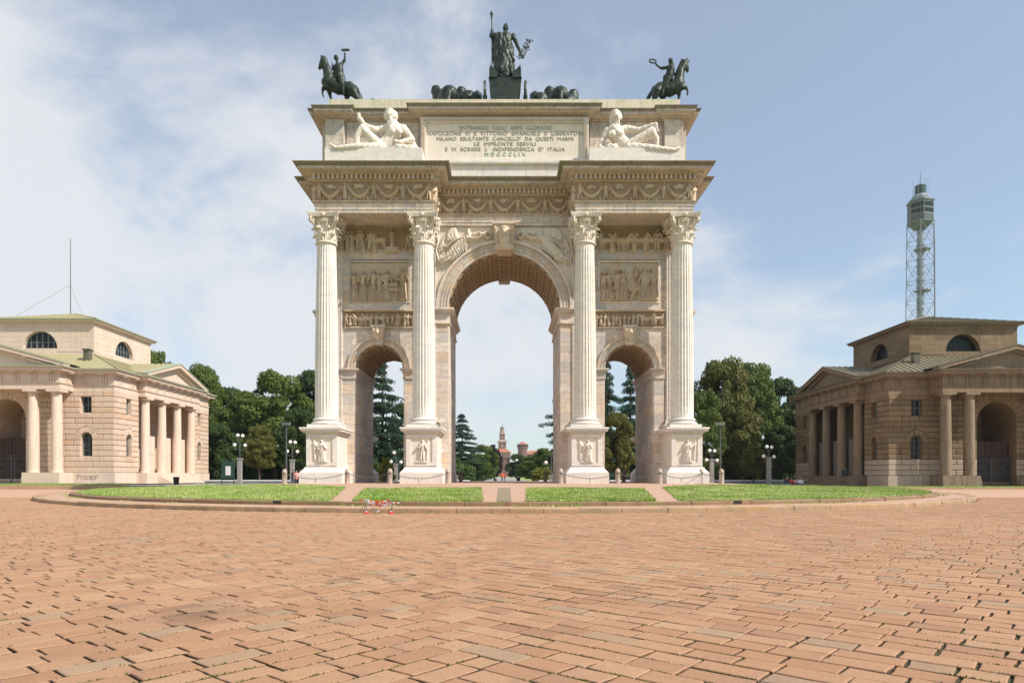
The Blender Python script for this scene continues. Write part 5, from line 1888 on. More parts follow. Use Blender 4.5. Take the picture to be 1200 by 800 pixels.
    # windows
    def window(fr, o, arched):
        if arched:
            uc, hw, z0, zs = o[1], o[2], o[3], o[4]
            m = MB(); m.plate(fr, arch_hole(uc, hw + .02, z0, zs), [arch_hole(uc, hw - .07, z0 + .07, zs, 12)], -.42, -.52)
        else:
            u0, u1, z0, z1 = o[1], o[2], o[3], o[4]; uc = (u0 + u1) / 2; hw = (u1 - u0) / 2; zs = z1
            m = MB(); m.plate(fr, [(u0 - .01, z0), (u1 + .01, z0), (u1 + .01, z1), (u0 - .01, z1)], [[(u0 + .07, z0 + .07), (u1 - .07, z0 + .07), (u1 - .07, z1 - .07), (u0 + .07, z1 - .07)]], -.42, -.52)
        w = m.build('window', M['winframe'], root)
        m = MB()
        top = zs + (hw if arched else 0)
        m.plate(fr, [(uc - .03, z0 + .05), (uc + .03, z0 + .05), (uc + .03, top - .06), (uc - .03, top - .06)], [], -.44, -.50)
        for k in range(1, 4 if arched else 2):
            z = z0 + (zs - z0) * k / (3 if arched else 2)
            m.plate(fr, [(uc - hw + .05, z - .025), (uc + hw - .05, z - .025), (uc + hw - .05, z + .025), (uc - hw + .05, z + .025)], [], -.445, -.495)
        m.build('muntin', M['winframe'], w)
        m = MB()
        if arched: m.plate(fr, arch_hole(uc, hw - .03, z0 + .02, zs), [], -.50, -.505)
        else: m.plate(fr, [(u0 + .02, z0 + .02), (u1 - .02, z0 + .02), (u1 - .02, z1 - .02), (u0 + .02, z1 - .02)], [], -.50, -.505)
        m.build('pane', M['glass'], w)
        if arched:                               # iron lattice over the lower part
            m = MB()
            for k in range(-3, 7):
                for d in (-1, 1):
                    z = z0 + k * .22
                    a = (uc - hw, z); b = (uc + hw, z + 2 * hw * 1.6 * .5)
                    if d < 0: a, b = (uc + hw, a[1]), (uc - hw, b[1])
                    if b[1] < z0 + .05 or a[1] < z0 - .02: continue
                    if b[1] > zs: continue
                    m.tube(fr(a[0], a[1], -.3), fr(b[0], b[1], -.3), .012, .012, 4)
            if m.v: m.build('window_grille', M['iron'], w, kind='stuff')
    for fr, ops in ((F, fo), (S, so)):
        for o in ops:
            if o[0] == 'rect' and o[2] - o[1] < 2: window(fr, o, False)
            elif o[0] == 'arch' and o[2] < 1: window(fr, o, True)
    # portal passage behind the front arch
    m = MB(); n = 20
    vs = []
    for q in (-Hh + .7, -Hh + 4.6):
        vs += [T(u, q, z) for u, z in [(-1.85, .0), ] + [(u, z) for u, z in arcpts(0, 6.15, 1.85, PI, 0, n)] + [(1.85, 0)]]
    w = n + 3
    m.add(vs, [(i, i + 1, w + i + 1, w + i) for i in range(w - 1)] + [tuple(range(w, 2 * w))])
    m.build('passage', st_m, root, recalc=False)
    q = Stones('passage_block', st_m, root, 60)
    for pp, s_ in ((-1.85, 1), (1.85, -1)):
        for poly in masonry(-Hh + .75, -Hh + 4.5, .05, 6.1, ch_, 1.6, [], rnd, .06):
            q.add(lambda u, z, d, pp=pp, s_=s_: T(pp + s_ * d, u, z), poly, .05, .02, .008)
    for poly in masonry(-1.8, 1.8, 4.3, 7.9, ch_, 1.6, [], rnd, .06):
        if all(abs(u) < math.sqrt(max(0, 1.86 ** 2 - max(0, z - 6.15) ** 2)) + .01 for u, z in poly):
            q.add(lambda u, z, d: T(u, -Hh + 4.6 - d, z), poly, .05, .02, .008)
    q.emit()
    # gate: planked doors behind, iron grille in front
    yg = -Hh + .78
    for s_ in (-1, 1):
        m = MB(T); u0, u1 = sorted((s_ * .02, s_ * 1.83)); m.box(u0, u1, yg + .12, yg + .19, .02, 4.35)
        d = m.build('gate_leaf', M['wood'], root)
        for k in range(6):
            a = u0 + k * (u1 - u0) / 6
            for z0, z1 in ((.1, 1.45), (1.55, 2.85), (2.95, 4.3)):
                m = MB(T); m.box(a + .012, a + (u1 - u0) / 6 - .012, yg + .07, yg + .13, z0, z1); m.build('plank', M['wood'], d)
    gp = MB(T)
    gr = None
    m = MB(T)
    for u0, u1 in ((-1.84, -1.78), (1.78, 1.84), (-.05, .05)): m.box(u0, u1, yg - .03, yg + .03, .02, 2.75)
    for z in (.15, 1.25, 2.45): m.box(-1.78, 1.78, yg - .02, yg + .02, z, z + .05)
    gr = m.build('iron_gate', M['iron'], root)
    m = MB()
    for k in range(1, 26):
        u = -1.8 + k * 3.6 / 26
        m.tube(T(u, yg, .1), T(u, yg, 2.7), .018, .018, 5); m.tube(T(u, yg, 2.7), T(u, yg, 2.85), .03, .002, 5)
    for s_ in (-1, 1):
        m.tube(T(s_ * .1, yg - .04, 2.4), T(s_ * 1.7, yg - .04, 1.3), .02, .02, 4); m.tube(T(s_ * 1.7, yg - .04, 2.4), T(s_ * .1, yg - .04, 1.3), .02, .02, 4)
    m.build('gate_bar', M['iron'], gr)
    for s_ in (-1, 1):                             # corner guards
        m = MB(); c = T(s_ * 2.0, -Hh - .5, 0)
        m.lathe(c[0], c[1], [(.24, c[2]), (.2, c[2] + .5), (.12, c[2] + .85), (.02, c[2] + .9)], 10); m.build('guard_stone', pl_m, root, smooth=True)
    # Tuscan columns
    def tcol(p, q):
        m = MB(); c = T(p, q, 0); z0, z1 = zpl, 8.66
        prof = [(.50, z0), (.50, z0 + .1)]
        for k in range(9):
            t = k / 8; prof.append((.47 - .075 * max(0, t - .25) ** 1.3, z0 + .12 + (z1 - .62 - z0 - .12) * t))
        prof += [(.44, z1 - .60), (.44, z1 - .54), (.40, z1 - .53), (.40, z1 - .38), (.44, z1 - .36), (.58, z1 - .2)]
        m.lathe(c[0], c[1], [(r, z + zb) for r, z in prof], 28)
        a = T(p - .62, q - .62, z1 - .2); b = T(p + .62, q + .62, z1)
        o = m.build('column', pl_m, root, smooth='auto')
        m = MB(); m.box(min(a[0], b[0]), max(a[0], b[0]), a[1], b[1], a[2], b[2] - .002)
        m.build('abacus', M['casello_plain_shaded'] if dark else pl_m, o)
    for p in (-5.7, -3.55, 3.55, 5.7): tcol(p, -Hh - 1.35)
    for q_ in (-5.05, -1.7, 1.7, 5.05): tcol(Hh + .15, q_)
    for s_ in (-1, 1):
        for a, b in ((2.9, 4.6), (4.6, 6.35)):
            m = MB(T); u0, u1 = sorted((s_ * a, s_ * b)); m.box(u0 + .004, u1 - .004, -Hh - 2.0, -Hh - .05, 0, zpl - .003); m.build('column_plinth', pl_m, root)
    m = MB(T); m.box(Hh - .7, Hh + .85, -6.0, -3.9, 0, zpl - .003); m.build('column_plinth', pl_m, root)
    m = MB(T); m.box(Hh - .7, Hh + .85, 3.9, 6.0, 0, zpl - .003); m.build('column_plinth', pl_m, root)
    for k in range(6):                            # steps of the porch
        m = MB(T); m.box(Hh - .8, Hh + 2.3 - k * .33, -3.88, 3.88, k * .18, (k + 1) * .18 + (.002)); m.build('step', pl_m, root)
    # porch recess with screens
    m = MB(T)
    m.box(Hh - 4.0, Hh - 3.7, -6.3, 6.3, .3, 9.5); m.box(Hh - 3.7, Hh - .76, -6.3, -5.92, .3, 9.5); m.box(Hh - 3.7, Hh - .76, 5.92, 6.3, .3, 9.5)
    m.box(Hh - 3.7, Hh - .12, -5.9, 5.9, 8.75, 9.5); m.box(Hh - 3.7, Hh - .76, -5.9, 5.9, .3, 1.08)
    m.build('porch_recess', st_m, root)
    q = Stones('porch_block', st_m, root, 60)
    for poly in masonry(-5.9, 5.9, 1.1, 8.7, ch_, 1.75, [('rect', -.7, .7, 6.5, 7.9)], rnd, .06): q.add(lambda u, z, d: T(Hh - 3.7 + d, u, z), poly, .05, .025, .008)
    q.emit()
    for a, b in ((-4.5, -2.25), (-1.15, 1.15), (2.25, 4.5)):
        m = MB(T); m.box(Hh - .5, Hh - .35, a - .15, b + .15, zpl + .01, 4.9)
        sc = m.build('screen_panel', M['screen'] if dark else pl_m, root)
        m = MB(T); m.box(Hh - .36, Hh - .31, a + .05, b - .05, zpl + .2, 2.9); m.box(Hh - .36, Hh - .31, a + .05, b - .05, 3.05, 4.75); m.build('panel_field', M['screen'] if dark else pl_m, sc)
    m = MB(T); m.box(Hh - 3.68, Hh - 3.62, -.65, .65, 6.5, 7.9); m.build('dark_opening', M['dark'], root)
    # entablature round the block and round both porticoes
    wp = [(-Hh, -Hh), (-6.35, -Hh), (-6.35, -Hh - 1.95), (6.35, -Hh - 1.95), (6.35, -Hh), (Hh, -Hh), (Hh, -6.1), (Hh + .75, -6.1), (Hh + .75, 6.1), (Hh, 6.1), (Hh, Hh), (-Hh, Hh)]
    path = [(cx - sgn * p, cy + q_) for p, q_ in wp]
    if sgn > 0: path = path[::-1]
    def E(prof, name, mt, cap=True): return sweep(path, [(o, z + zb) for o, z in prof], name, mt, root, cap)
    E([(.0, 8.67), (.0, 9.18), (.08, 9.2), (.10, 9.3)], 'architrave', pl_m)
    E([(-.02, 9.3), (-.02, 10.12)], 'frieze', pl_m)
    E([(.0, 10.12), (.12, 10.15), (.14, 10.26), (.5, 10.29), (.55, 10.32), (.55, 10.5), (.6, 10.52), (.66, 10.62), (0, 10.65)], 'cornice', pl_m)
    E([(.62, 10.60), (.74, 10.61), (.76, 10.74), (.70, 10.74), (0.2, 10.70)], 'gutter', ed_m, False)
    m = MB()
    for p_, d_, nn in along(path, -.02, 1.48):     # triglyphs and mutules
        for o in (-.2, 0, .2):
            c_ = p_ + d_ * o
            q4 = [c_ - d_ * .07, c_ + d_ * .07, c_ + d_ * .07 + nn * .07, c_ - d_ * .07 + nn * .07]
            m.add([(v.x, v.y, zb + 9.31) for v in q4] + [(v.x, v.y, zb + 10.1) for v in q4], [(0, 3, 2, 1), (4, 5, 6, 7), (0, 1, 5, 4), (1, 2, 6, 5), (2, 3, 7, 6), (3, 0, 4, 7)])
        q4 = [p_ - d_ * .3 + nn * .1, p_ + d_ * .3 + nn * .1, p_ + d_ * .3 + nn * .5, p_ - d_ * .3 + nn * .5]
        m.add([(v.x, v.y, zb + 10.2) for v in q4] + [(v.x, v.y, zb + 10.285) for v in q4], [(0, 3, 2, 1), (4, 5, 6, 7), (0, 1, 5, 4), (1, 2, 6, 5), (2, 3, 7, 6), (3, 0, 4, 7)])
    m.build('triglyph', pl_m, root, kind='stuff')
    # pediments: (front) along p at q = -Hh-1.95 ; (side) along q at p = Hh+.75
    ap = 12.75

    def pediment(fr, hw, back):
        """fr(u, z, d) outwards"""
        m = MB(); m.plate(fr, [(-hw + .3, 10.6), (hw - .3, 10.6), (0, ap - .42)], [], -.02, -.3)
        m.build('tympanum', pl_m, root)
        for s_ in (-1, 1):
            m = MB()
            o = .72
            a = [(s_ * (hw + o), 10.64), (s_ * (hw + o), 10.90), (0, ap + .1), (0, ap - .25)]
            m.plate(fr, a, [], .62, -.3)
            b = [(s_ * (hw + .2), 10.66), (0, ap - .25), (0, ap - .46), (s_ * (hw - .75), 10.63)]
            m.plate(fr, b, [], .22, -.3)
            m.build('raking_cornice', pl_m, root)
            m = MB(); m.plate(fr, [(s_ * (hw + o + .06), 10.90), (s_ * (hw + o + .06), 10.99), (0, ap + .2), (0, ap + .11)], [], .68, -.3)
            m.build('raking_edge', ed_m, root)
    pediment(lambda u, z, d: T(u, -Hh - 1.95 - d, z), 6.35, 0)
    pediment(lambda u, z, d: T(Hh + .75 + d, u, z), 6.1, 0)
    # roofs
    a = 5.45; e = Hh + .62; ze, zt_ = 10.72, 13.0
    ca = .35
    m = MB(T)
    m.add([(-e, -e, ze), (e, -e, ze), (e, e, ze), (-e, e, ze), (-a, -a, zt_), (a, -a, zt_), (a, a, zt_), (-a, a, zt_)],
          [(0, 1, 5, 4), (1, 2, 6, 5), (2, 3, 7, 6), (3, 0, 4, 7), (0, 3, 2, 1)])
    # gables over the porticoes
    fq = -Hh - 2.5; o = 7.1
    m.add([(-o, fq, 10.95), (o, fq, 10.95), (0, fq, ap + .16), (0, -6.2, ap + .16), (-o, -Hh + .3, 10.95), (o, -Hh + .3, 10.95)], [(0, 2, 3, 4), (1, 5, 3, 2)])
    fp = Hh + 1.3; o = 6.85
    m.add([(fp, -o, 10.95), (fp, o, 10.95), (fp, 0, ap + .16), (6.2, 0, ap + .16), (Hh - .3, -o, 10.95), (Hh - .3, o, 10.95)], [(0, 2, 3, 4), (1, 5, 3, 2)])
    roof = m.build('roof', rf_m, root, recalc=False)
    m = MB()
    sp = .62

    def seam(a_, b_, r=.055): m.tube(T(*a_), T(*b_), r, r, 4)
    k = -e + .4
    while k < e:
        tq = min(1, (e - abs(k)) / (e - a)) if abs(k) > a else 1
        for s_ in (-1,):
            seam((k, -e, ze + .03), (k, -e + (e - a) * tq, ze + (zt_ - ze) * tq + .03))
        seam((e, k, ze + .03), (e - (e - a) * tq, k, ze + (zt_ - ze) * tq + .03))
        k += sp
    seam((e, -e, ze + .05), (a, -a, zt_ + .05), .07)
    sl = (ap + .16 - 10.95)
    k = fq + .2
    while k < -6.6:
        for s_ in (-1, 1):
            t1 = 1.0
            seam((s_ * 7.1, k, 10.98), (0, k, ap + .19))
        k += sp
    k = 6.7
    while k < fp:
        for s_ in (-1, 1): seam((k, s_ * 6.85, 10.98), (k, 0, ap + .19))
        k += sp
    m.build('roof_seam', ed_m if dark else rf_m, roof, kind='stuff')
    # upper block
    za, zb_ = 12.95, 16.25
    lun = lambda: [arch_hole(.0, 1.72, 13.62, 13.63, 22)]
    m = MB()
    up = arcpts(0, 13.6, 1.72, 0, PI, 22)
    m.plate(lambda u, z, d: T(u, -a - d, z), [(-a, za), (a, za), (a, zb_), (-a, zb_)], [up], 0, -.7)
    m.plate(lambda u, z, d: T(a + d, u, z), [(-a + .702, za), (a, za), (a, zb_), (-a + .702, zb_)], [up], 0, -.7)
    m.build('attic_wall', st_m if dark else pl_m, root)
    m = MB(T); m.box(-a, -a + .5, -a + .71, a, za, zb_); m.box(-a + .5, a - .72, a - .5, a, za, zb_); m.box(-a + .5, a - .72, -a + 3.2, a - .5, za, zb_)
    m.build('attic_back_wall', st_m, root)
    q = Stones('attic_stone', pl_m if not dark else st_m, root, 60)
    for fr in (lambda u, z, d: T(u, -a - d, z), lambda u, z, d: T(a + d, u, z)):
        for poly in masonry(-a, a, za + .3, zb_ - .06, .53, 1.5, [('arch', 0, 1.72, 13.0, 13.6, 1.74)], rnd, .06):
            q.add(fr, poly, .03, .008, .004)
    q.emit()
    for fr in (lambda u, z, d: T(u, -a - d, z), lambda u, z, d: T(a + d, u, z)):
        m = MB(); m.plate(fr, arcpts(0, 13.6, 1.73, 0, PI, 22), [arcpts(0, 13.68, 1.60, 0, PI, 22)], -.35 if not dark else -.6, -.45 if not dark else -.68)
        w_ = m.build('lunette_window', M['winframe'] if not dark else M['dark'], root)
        m = MB()
        for k in range(-2, 3):
            u = k * .58; h = math.sqrt(1.68 ** 2 - u * u); wd = .045 if k % 2 == 0 else .06
            dd = -.38 if not dark else -.62
            m.plate(fr, [(u - wd, 13.6), (u + wd, 13.6), (u + wd, 13.6 + h), (u - wd, 13.6 + h)], [], dd, dd - .05)
        m.plate(fr, [(-1.6, 14.25), (1.6, 14.25), (1.6, 14.31), (-1.6, 14.31)], [], dd - .01, dd - .04)
        m.build('mullion', M['winframe'] if not dark else M['dark'], w_)
        m = MB(); m.plate(fr, arcpts(0, 13.62, 1.68, 0, PI, 22), [], dd - .045, dd - .055)
        m.build('pane', M['glass'], w_)
    path2 = [(cx - sgn * p, cy + q_) for p, q_ in ((-a, -a), (a, -a), (a, a), (-a, a))]
    if sgn > 0: path2 = path2[::-1]
    sweep(path2, [(o_, z + zb) for o_, z in [(0, 16.0), (.06, 16.02), (.08, 16.18), (.4, 16.22), (.44, 16.42), (0, 16.45)]], 'attic_cornice', pl_m, root)
    sweep(path2, [(o_, z + zb) for o_, z in [(.42, 16.40), (.56, 16.41), (.58, 16.52), (0.1, 16.52)]], 'attic_gutter', ed_m, root, False)
    e2 = a + .5; zr = 18.35
    m = MB(T); m.add([(-e2, -e2, 16.5), (e2, -e2, 16.5), (e2, e2, 16.5), (-e2, e2, 16.5), (0, 0, zr)], [(0, 1, 4), (1, 2, 4), (2, 3, 4), (3, 0, 4), (0, 3, 2, 1)])
    r2 = m.build('attic_roof', rf_m, root, recalc=False)
    m = MB(); k = -e2 + .3
    while k < e2:
        t_ = (e2 - abs(k)) / e2
        m.tube(T(k, -e2, 16.53), T(k, -e2 + e2 * t_, 16.53 + (zr - 16.5) * t_), .035, .035, 4)
        m.tube(T(e2, k, 16.53), T(e2 - e2 * t_, k, 16.53 + (zr - 16.5) * t_), .035, .035, 4)
        k += .55
    m.tube(T(e2, -e2, 16.54), T(0, 0, zr + .03), .06, .06, 5)
    m.build('roof_seam', rf_m, r2, kind='stuff')
    # chimney on the front slope
    m = MB(T); m.box(5.9, 6.45, -8.0, -7.4, 11.6, 13.0)
    cmy = m.build('chimney', M['zinc_edge'], root)
    m = MB(T); m.box(5.8, 6.55, -8.1, -7.3, 13.0, 13.1); m.build('chimney_cap', M['zinc_edge'], cmy)
    return root, T


cR, TR = casello(1, 46.2, 74.2, 0.06, 'shaded, sooty brown stone toll house with grey metal roof in front of the lattice tower', True)
cL, TL = casello(-1, -46.75, 74.2, 0.36, 'sunlit pinkish stone toll house with green copper roof and a lightning rod', False)
# rod on the left house, pale pole on the right one
rod = empty('lightning_rod', TL(-.4, 0, 18.3), 'thin dark lightning rod with stay wires on a green roof', 'rod')
m = MB(); b = TL(-.4, 0, 18.3); m.tube(b, (b[0], b[1], b[2] + 8.2), .05, .03, 6); m.build('rod', M['iron'], rod)
m = MB()
for dx, dy in ((-3.4, -3.4), (3.4, -3.4)):
    m.tube((b[0], b[1], b[2] + 3.2), (b[0] + dx, b[1] + dy, b[2] - .9), .012, .012, 4)
m.build('stay_wire', M['iron'], rod)
b = TR(-.9, .5, 18.0)
pole = empty('roof_mast', b, 'thin pale pole rising from the brown hipped roof', 'pole')
m = MB(); m.tube(b, (b[0], b[1], b[2] + 9.0), .08, .05, 6); m.build('pole', M['steel'], pole)
m = MB(); m.box(b[0] - .2, b[0] + .2, b[1] - .2, b[1] + .2, b[2] - .15, b[2] + .06); m.build('pole_foot', M['zinc_edge'], pole)
# scribbled paint on the left plinth
m = MB(); rr = random.Random(4)
def scr(pts):
    w = [TL(7.65 + u * .9, -10.2 - .085, .42 + z * .42) for u, z in pts]
    for p_, q_ in zip(w, w[1:]): m.tube(p_, q_, .011, .011, 4)
scr([(-1.0, 0), (-.95, 1.1)]); scr([(-1.1, 1.0), (-.7, 1.15), (-.65, .7), (-.95, .6)]); scr([(-.5, .0), (-.5, .8), (-.3, .9)])
for o in (-.15, .25, .65): scr([(o + .15 * math.cos(t_), .45 + .42 * math.sin(t_)) for t_ in [k * PI / 5 for k in range(11)]])
scr([(.45, 1.0), (.5, 0)]); scr([(.9, 0), (.95, 1.0), (1.15, .9), (1.1, .5), (.95, .45)])
m.build('graffiti', M['graffiti'], cL, kind='stuff')

# pads in front of the houses
for cxx, zz, s in ((-46.75, .36, -1), (46.2, .06, 1)):
    m = MB(); x0, x1 = cxx - 20, cxx + 14.5
    if s > 0: x0, x1 = cxx - 14.5, cxx + 30
    else: x0, x1 = cxx - 30, cxx + 14.5
    m.box(x0, x1, 58.6, 92, -.3, zz - .1 if s < 0 else zz)
    tag(m.build('pavement', M['road']), kind='structure')
    k = 0; pv = bpy.data.objects[[o.name for o in bpy.data.objects if o.name.startswith('pavement')][-1]]
    x = x0
    while x < x1:
        m = MB(); m.box(x + .01, min(x + 1.5, x1) - .01, 58.2, 58.6, -.1, (zz - .1 if s < 0 else zz) + .06); m.build('kerb_stone', M['kerb'], pv); x += 1.5
    vs = []; fs = []
    gx0, gx1 = (x0, x1 - 1) if s < 0 else (x0 + 1, cxx + 3.0)
    n = 60
    for i in range(n + 1):
        x_ = gx0 + (gx1 - gx0) * i / n
        vs += [(x_, 58.7, zz + .0 - (.1 if s < 0 else 0) + .05), (x_, 62.0 + .3 * math.sin(i), zz + .05 + (0 if s < 0 else 0))]
    tag(MB().add(vs, [(2 * i, 2 * i + 2, 2 * i + 3, 2 * i + 1) for i in range(n)]).build('lawn', M['grass'], recalc=False), kind='structure')
    bb = MB()
    for _ in range(9000):
        x_ = rg.uniform(gx0, gx1); y_ = rg.uniform(58.7, 62); h = rg.uniform(.05, .16); w_ = .02; k = len(bb.v)
        z_ = zz - .06 + (.1 * (y_ - 58.7) / 3.3 if s < 0 else .1)
        bb.v += [(x_ - w_, y_, z_), (x_ + w_, y_, z_), (x_ + rg.uniform(-.05, .05), y_, z_ + h)]; bb.f.append((k, k + 1, k + 2))
    tag(bb.build('grass', M['blade'], recalc=False), kind='stuff')

# ================================================================= bollards and chains
def bollard(dark=False):
    r_ = empty('bollard', (0, 0, 0), 'x', 'bollard')
    m = MB(); m.lathe(0, 0, [(.165, 0), (.165, .04), (.155, .05), (.145, .70), (.155, .72), (.155, .75), (.14, .77), (.14, .80), (.12, .87), (.07, .92), (.01, .94)], 18)
    m.build('shaft', M['bollard_shaded'] if dark else M['bollard'], r_, smooth='auto')
    if not dark:
        m = MB(); m.ring((0, -.16, .66), (.035, 0, 0), (0, 0, .035), .01, 10, 4); m.build('hook', M['iron'], r_)
    return r_


DB = 42.0
bx = [XP(x, DB) for x in (333.5, 407, 457, 524.7, 657, 724, 773, 827, 845.5)]
lab = ['pale granite bollard outermost beside the first pedestal, below the floodlight mast', 'pale bollard at the outer pedestal corner, on the side of the sunlit toll house',
       'pale granite bollard standing alone before the side opening with the small yellow-green bush', 'pale granite bollard at the inner corner of the pedestal with the sprouting plant above',
       'pale granite bollard between the middle opening and the pedestal with the robed figure panel', 'pale granite bollard standing alone before the side opening with the olive tree behind',
       'pale granite bollard between the dark passage wall and the outer pedestal', 'pale granite bollard touching the outer pedestal corner, shorter chain to its neighbour', 'pale granite bollard outermost at the end of the chain, below a floodlight mast']
b0 = bollard()
bs_ = []
for i, x in enumerate(bx):
    o = b0 if i == 0 else copy_tree(b0)
    o.location = (x, DB + (.9 if i == 7 else 0), terr(math.hypot(x, DB - 48.6)) - .005)
    o['label'] = lab[i]; o['group'] = 'pale bollards in front of the arch'; bs_.append(o)
bd = bollard(True)
for i, (px, dd) in enumerate(((353, 47.5), (450.5, 54), (540, 54.5), (639, 54.5), (731, 54))):
    o = bd if i == 0 else copy_tree(bd)
    o.location = (XP(px, dd), dd, .665)
    o['label'] = ('dark shaded bollard beside the outer flank of the arch', 'dark shaded bollard seen through the side opening before the yellow-green bush', 'dark shaded bollard in the middle opening below the tall cedar',
                  'dark shaded bollard in the middle opening before the yellow bushes', 'dark shaded bollard behind the side opening with the olive tree')[i]
    o['group'] = 'dark bollards behind the arch'
cl_ = ('the two outermost bollards by the first pedestal', 'the pedestal corner and the bush opening', 'the bush opening and the second pedestal corner', '', 'the third pedestal and the olive tree opening',
       'the olive tree opening and the dark passage wall', 'the passage wall and the outermost pedestal', 'the last two closely set bollards')
for i, (a, b) in enumerate(zip(bs_, bs_[1:])):
    if i == 3: continue
    a_, b_ = a.location, b.location
    root = empty('chain', (a_.x, a_.y, a_.z), 'rusty iron chain sagging between ' + cl_[i], 'chain', 'chains between the bollards')
    L_ = (b_ - a_).length; n = max(8, int(L_ / .105)); sag = .34 * min(1, L_ / 3.2)
    m = MB()
    for k in range(n):
        t0, t1 = k / n, (k + 1) / n
        p = a_.lerp(b_, t0) + Vector((0, -.17, .66 - sag * 4 * t0 * (1 - t0))); q = a_.lerp(b_, t1) + Vector((0, -.17, .66 - sag * 4 * t1 * (1 - t1)))
        d = (q - p) * .62; c = (p + q) / 2; u = d.normalized()
        side = Vector((0, 1, 0)) if k % 2 else u.cross(Vector((0, 1, 0))).normalized()
        m.ring(c, d, side * .032, .0125, 8, 4)
    m.build('chain_link', M['iron'], root, kind='stuff')
    if i in (0, 2, 4, 6):
        mid = a_.lerp(b_, .5)
        m = MB()
        for k in range(3): m.ring(mid + Vector((0, -.17, .66 - sag - .05 - .08 * k)), (0, 0, .05), (.03, 0, 0) if k % 2 else (0, .03, 0), .011, 8, 4)
        m.build('hanging_link', M['iron'], root)

# ================================================================= barrier with tape
bar = empty('tape_barrier', (XP(444, 21), 21.0, 0), 'low barrier of thin posts with red white tape and orange net at the kerb', 'barrier')
yb = 20.86
xa, xb = XP(429.5, yb), XP(458.5, yb)
for x in (xa, xb):
    m = MB(); m.tube((x, yb, .03), (x, yb, .46), .012, .010, 6)
    q = m.build('post', M['iron'], bar)
    m = MB(); m.lathe(x, yb, [(.09, -.005), (.09, .02), (.05, .04), (.02, .06)], 12); m.build('foot', M['red'], bar)
    m = MB(); m.ball((x, yb - .005, .055), .03, 8, 6); m.build('foot_cap', M['tape_white'], bar)
rr = random.Random(9)


def tape(pts, w, name_='tape'):
    red, wh = MB(), MB()
    acc = 0
    for (p, q) in zip(pts, pts[1:]):
        p = Vector(p); q = Vector(q); L_ = (q - p).length; n = max(1, int(L_ / .05))
        for k in range(n):
            a = p.lerp(q, k / n); b = p.lerp(q, (k + 1) / n)
            tw = math.sin(acc * 14) * .6
            up = Vector((0, math.sin(tw) * .7, math.cos(tw))) * w / 2
            (red if int(acc / .085) % 2 else wh).add([a - up, b - up, b + up, a + up, a - up + Vector((0, .002, 0)), b - up + Vector((0, .002, 0)), b + up + Vector((0, .002, 0)), a + up + Vector((0, .002, 0))],
                                                     [(0, 1, 2, 3), (7, 6, 5, 4), (0, 4, 5, 1), (2, 6, 7, 3)])
            acc += L_ / n
    r_ = red.build(name_, M['red'], bar, kind='stuff')
    wh.build('tape_stripe', M['tape_white'], r_ if r_ else bar, kind='stuff')


W_ = xb - xa
def bp(u, z, dy=0): return (xa + W_ * u, yb - .02 + dy, z)
tape([bp(0, .42), bp(.3, .36), bp(.6, .35), bp(1, .43)], .05)
tape([bp(0, .38, -.02), bp(.25, .22, -.03), bp(.42, .05, -.03)], .045)
tape([bp(.42, .05, -.04), bp(.7, .18, -.03), bp(1, .34, -.02)], .045)
tape([bp(0, .30), bp(.4, .30, -.03), bp(.75, .26, -.02), bp(1, .28)], .045)
tape([bp(0, .43), bp(-.12, .41), bp(-.30, .40)], .035)
tape([bp(1, .35), bp(1.15, .33), bp(1.34, .33)], .035)
tape([bp(.05, .36, -.03), bp(.3, .27, -.05), bp(.55, .33, -.05), bp(.9, .42, -.03)], .035)
tape([bp(0, .2), bp(.2, .33, -.04), bp(.5, .24, -.06), bp(.8, .35, -.05), bp(1, .2)], .03)
m = MB()
for k in range(9):
    u = .36 + .3 * k / 8
    m.tube(bp(u, .22 + .03 * math.sin(k)), bp(u + .02, .40), .009, .009, 4)
for k in range(6):
    z = .23 + .033 * k
    m.path([bp(.34, z, .005), bp(.5, z - .02, -.01), bp(.68, z + .01, .005)], .009, 4)
m.plate(lambda u, z, d: (u, yb - .015 - d, z), [(xa + W_ * .38, .29), (xa + W_ * .66, .30), (xa + W_ * .62, .38), (xa + W_ * .45, .37)], [], .004, -.004)
m.build('orange_net', M['orange'], bar)
m = MB(); m.tube((xa - .15, yb + .2, .02), (xa - .02, yb, .3), .008, .008, 5); m.tube((xa - .28, yb + .3, .02), (xa - .1, yb + .05, .25), .008, .008, 5); m.tube((xb + .05, yb, .38), (xb + .02, yb, .1), .01, .01, 5)
m.build('stay', M['iron'], bar)

# small gullies in the kerb
for px, py in ((311, 588.5), (880, 590)):
    y = 22.55; x = XP(px, y)
    a = math.asin(x / (R2 + .01)); p_ = polar(R2 + .012, a, .2)
    m = MB(); dx, dy = math.cos(a) * .16, math.sin(a) * .16
    nx, ny = math.sin(a) * .02, -math.cos(a) * .02
    vs = [(p_[0] + s_ * dx + o * nx, p_[1] + s_ * dy + o * ny, z) for o in (-1, .2) for s_, z in ((-1, .19), (1, .19), (1, .29), (-1, .29))]
    m.add(vs, [(0, 1, 2, 3), (4, 7, 6, 5), (0, 4, 5, 1), (1, 5, 6, 2), (2, 6, 7, 3), (3, 7, 4, 0)])
    m.build('drain_slot', M['dark'], terrace)


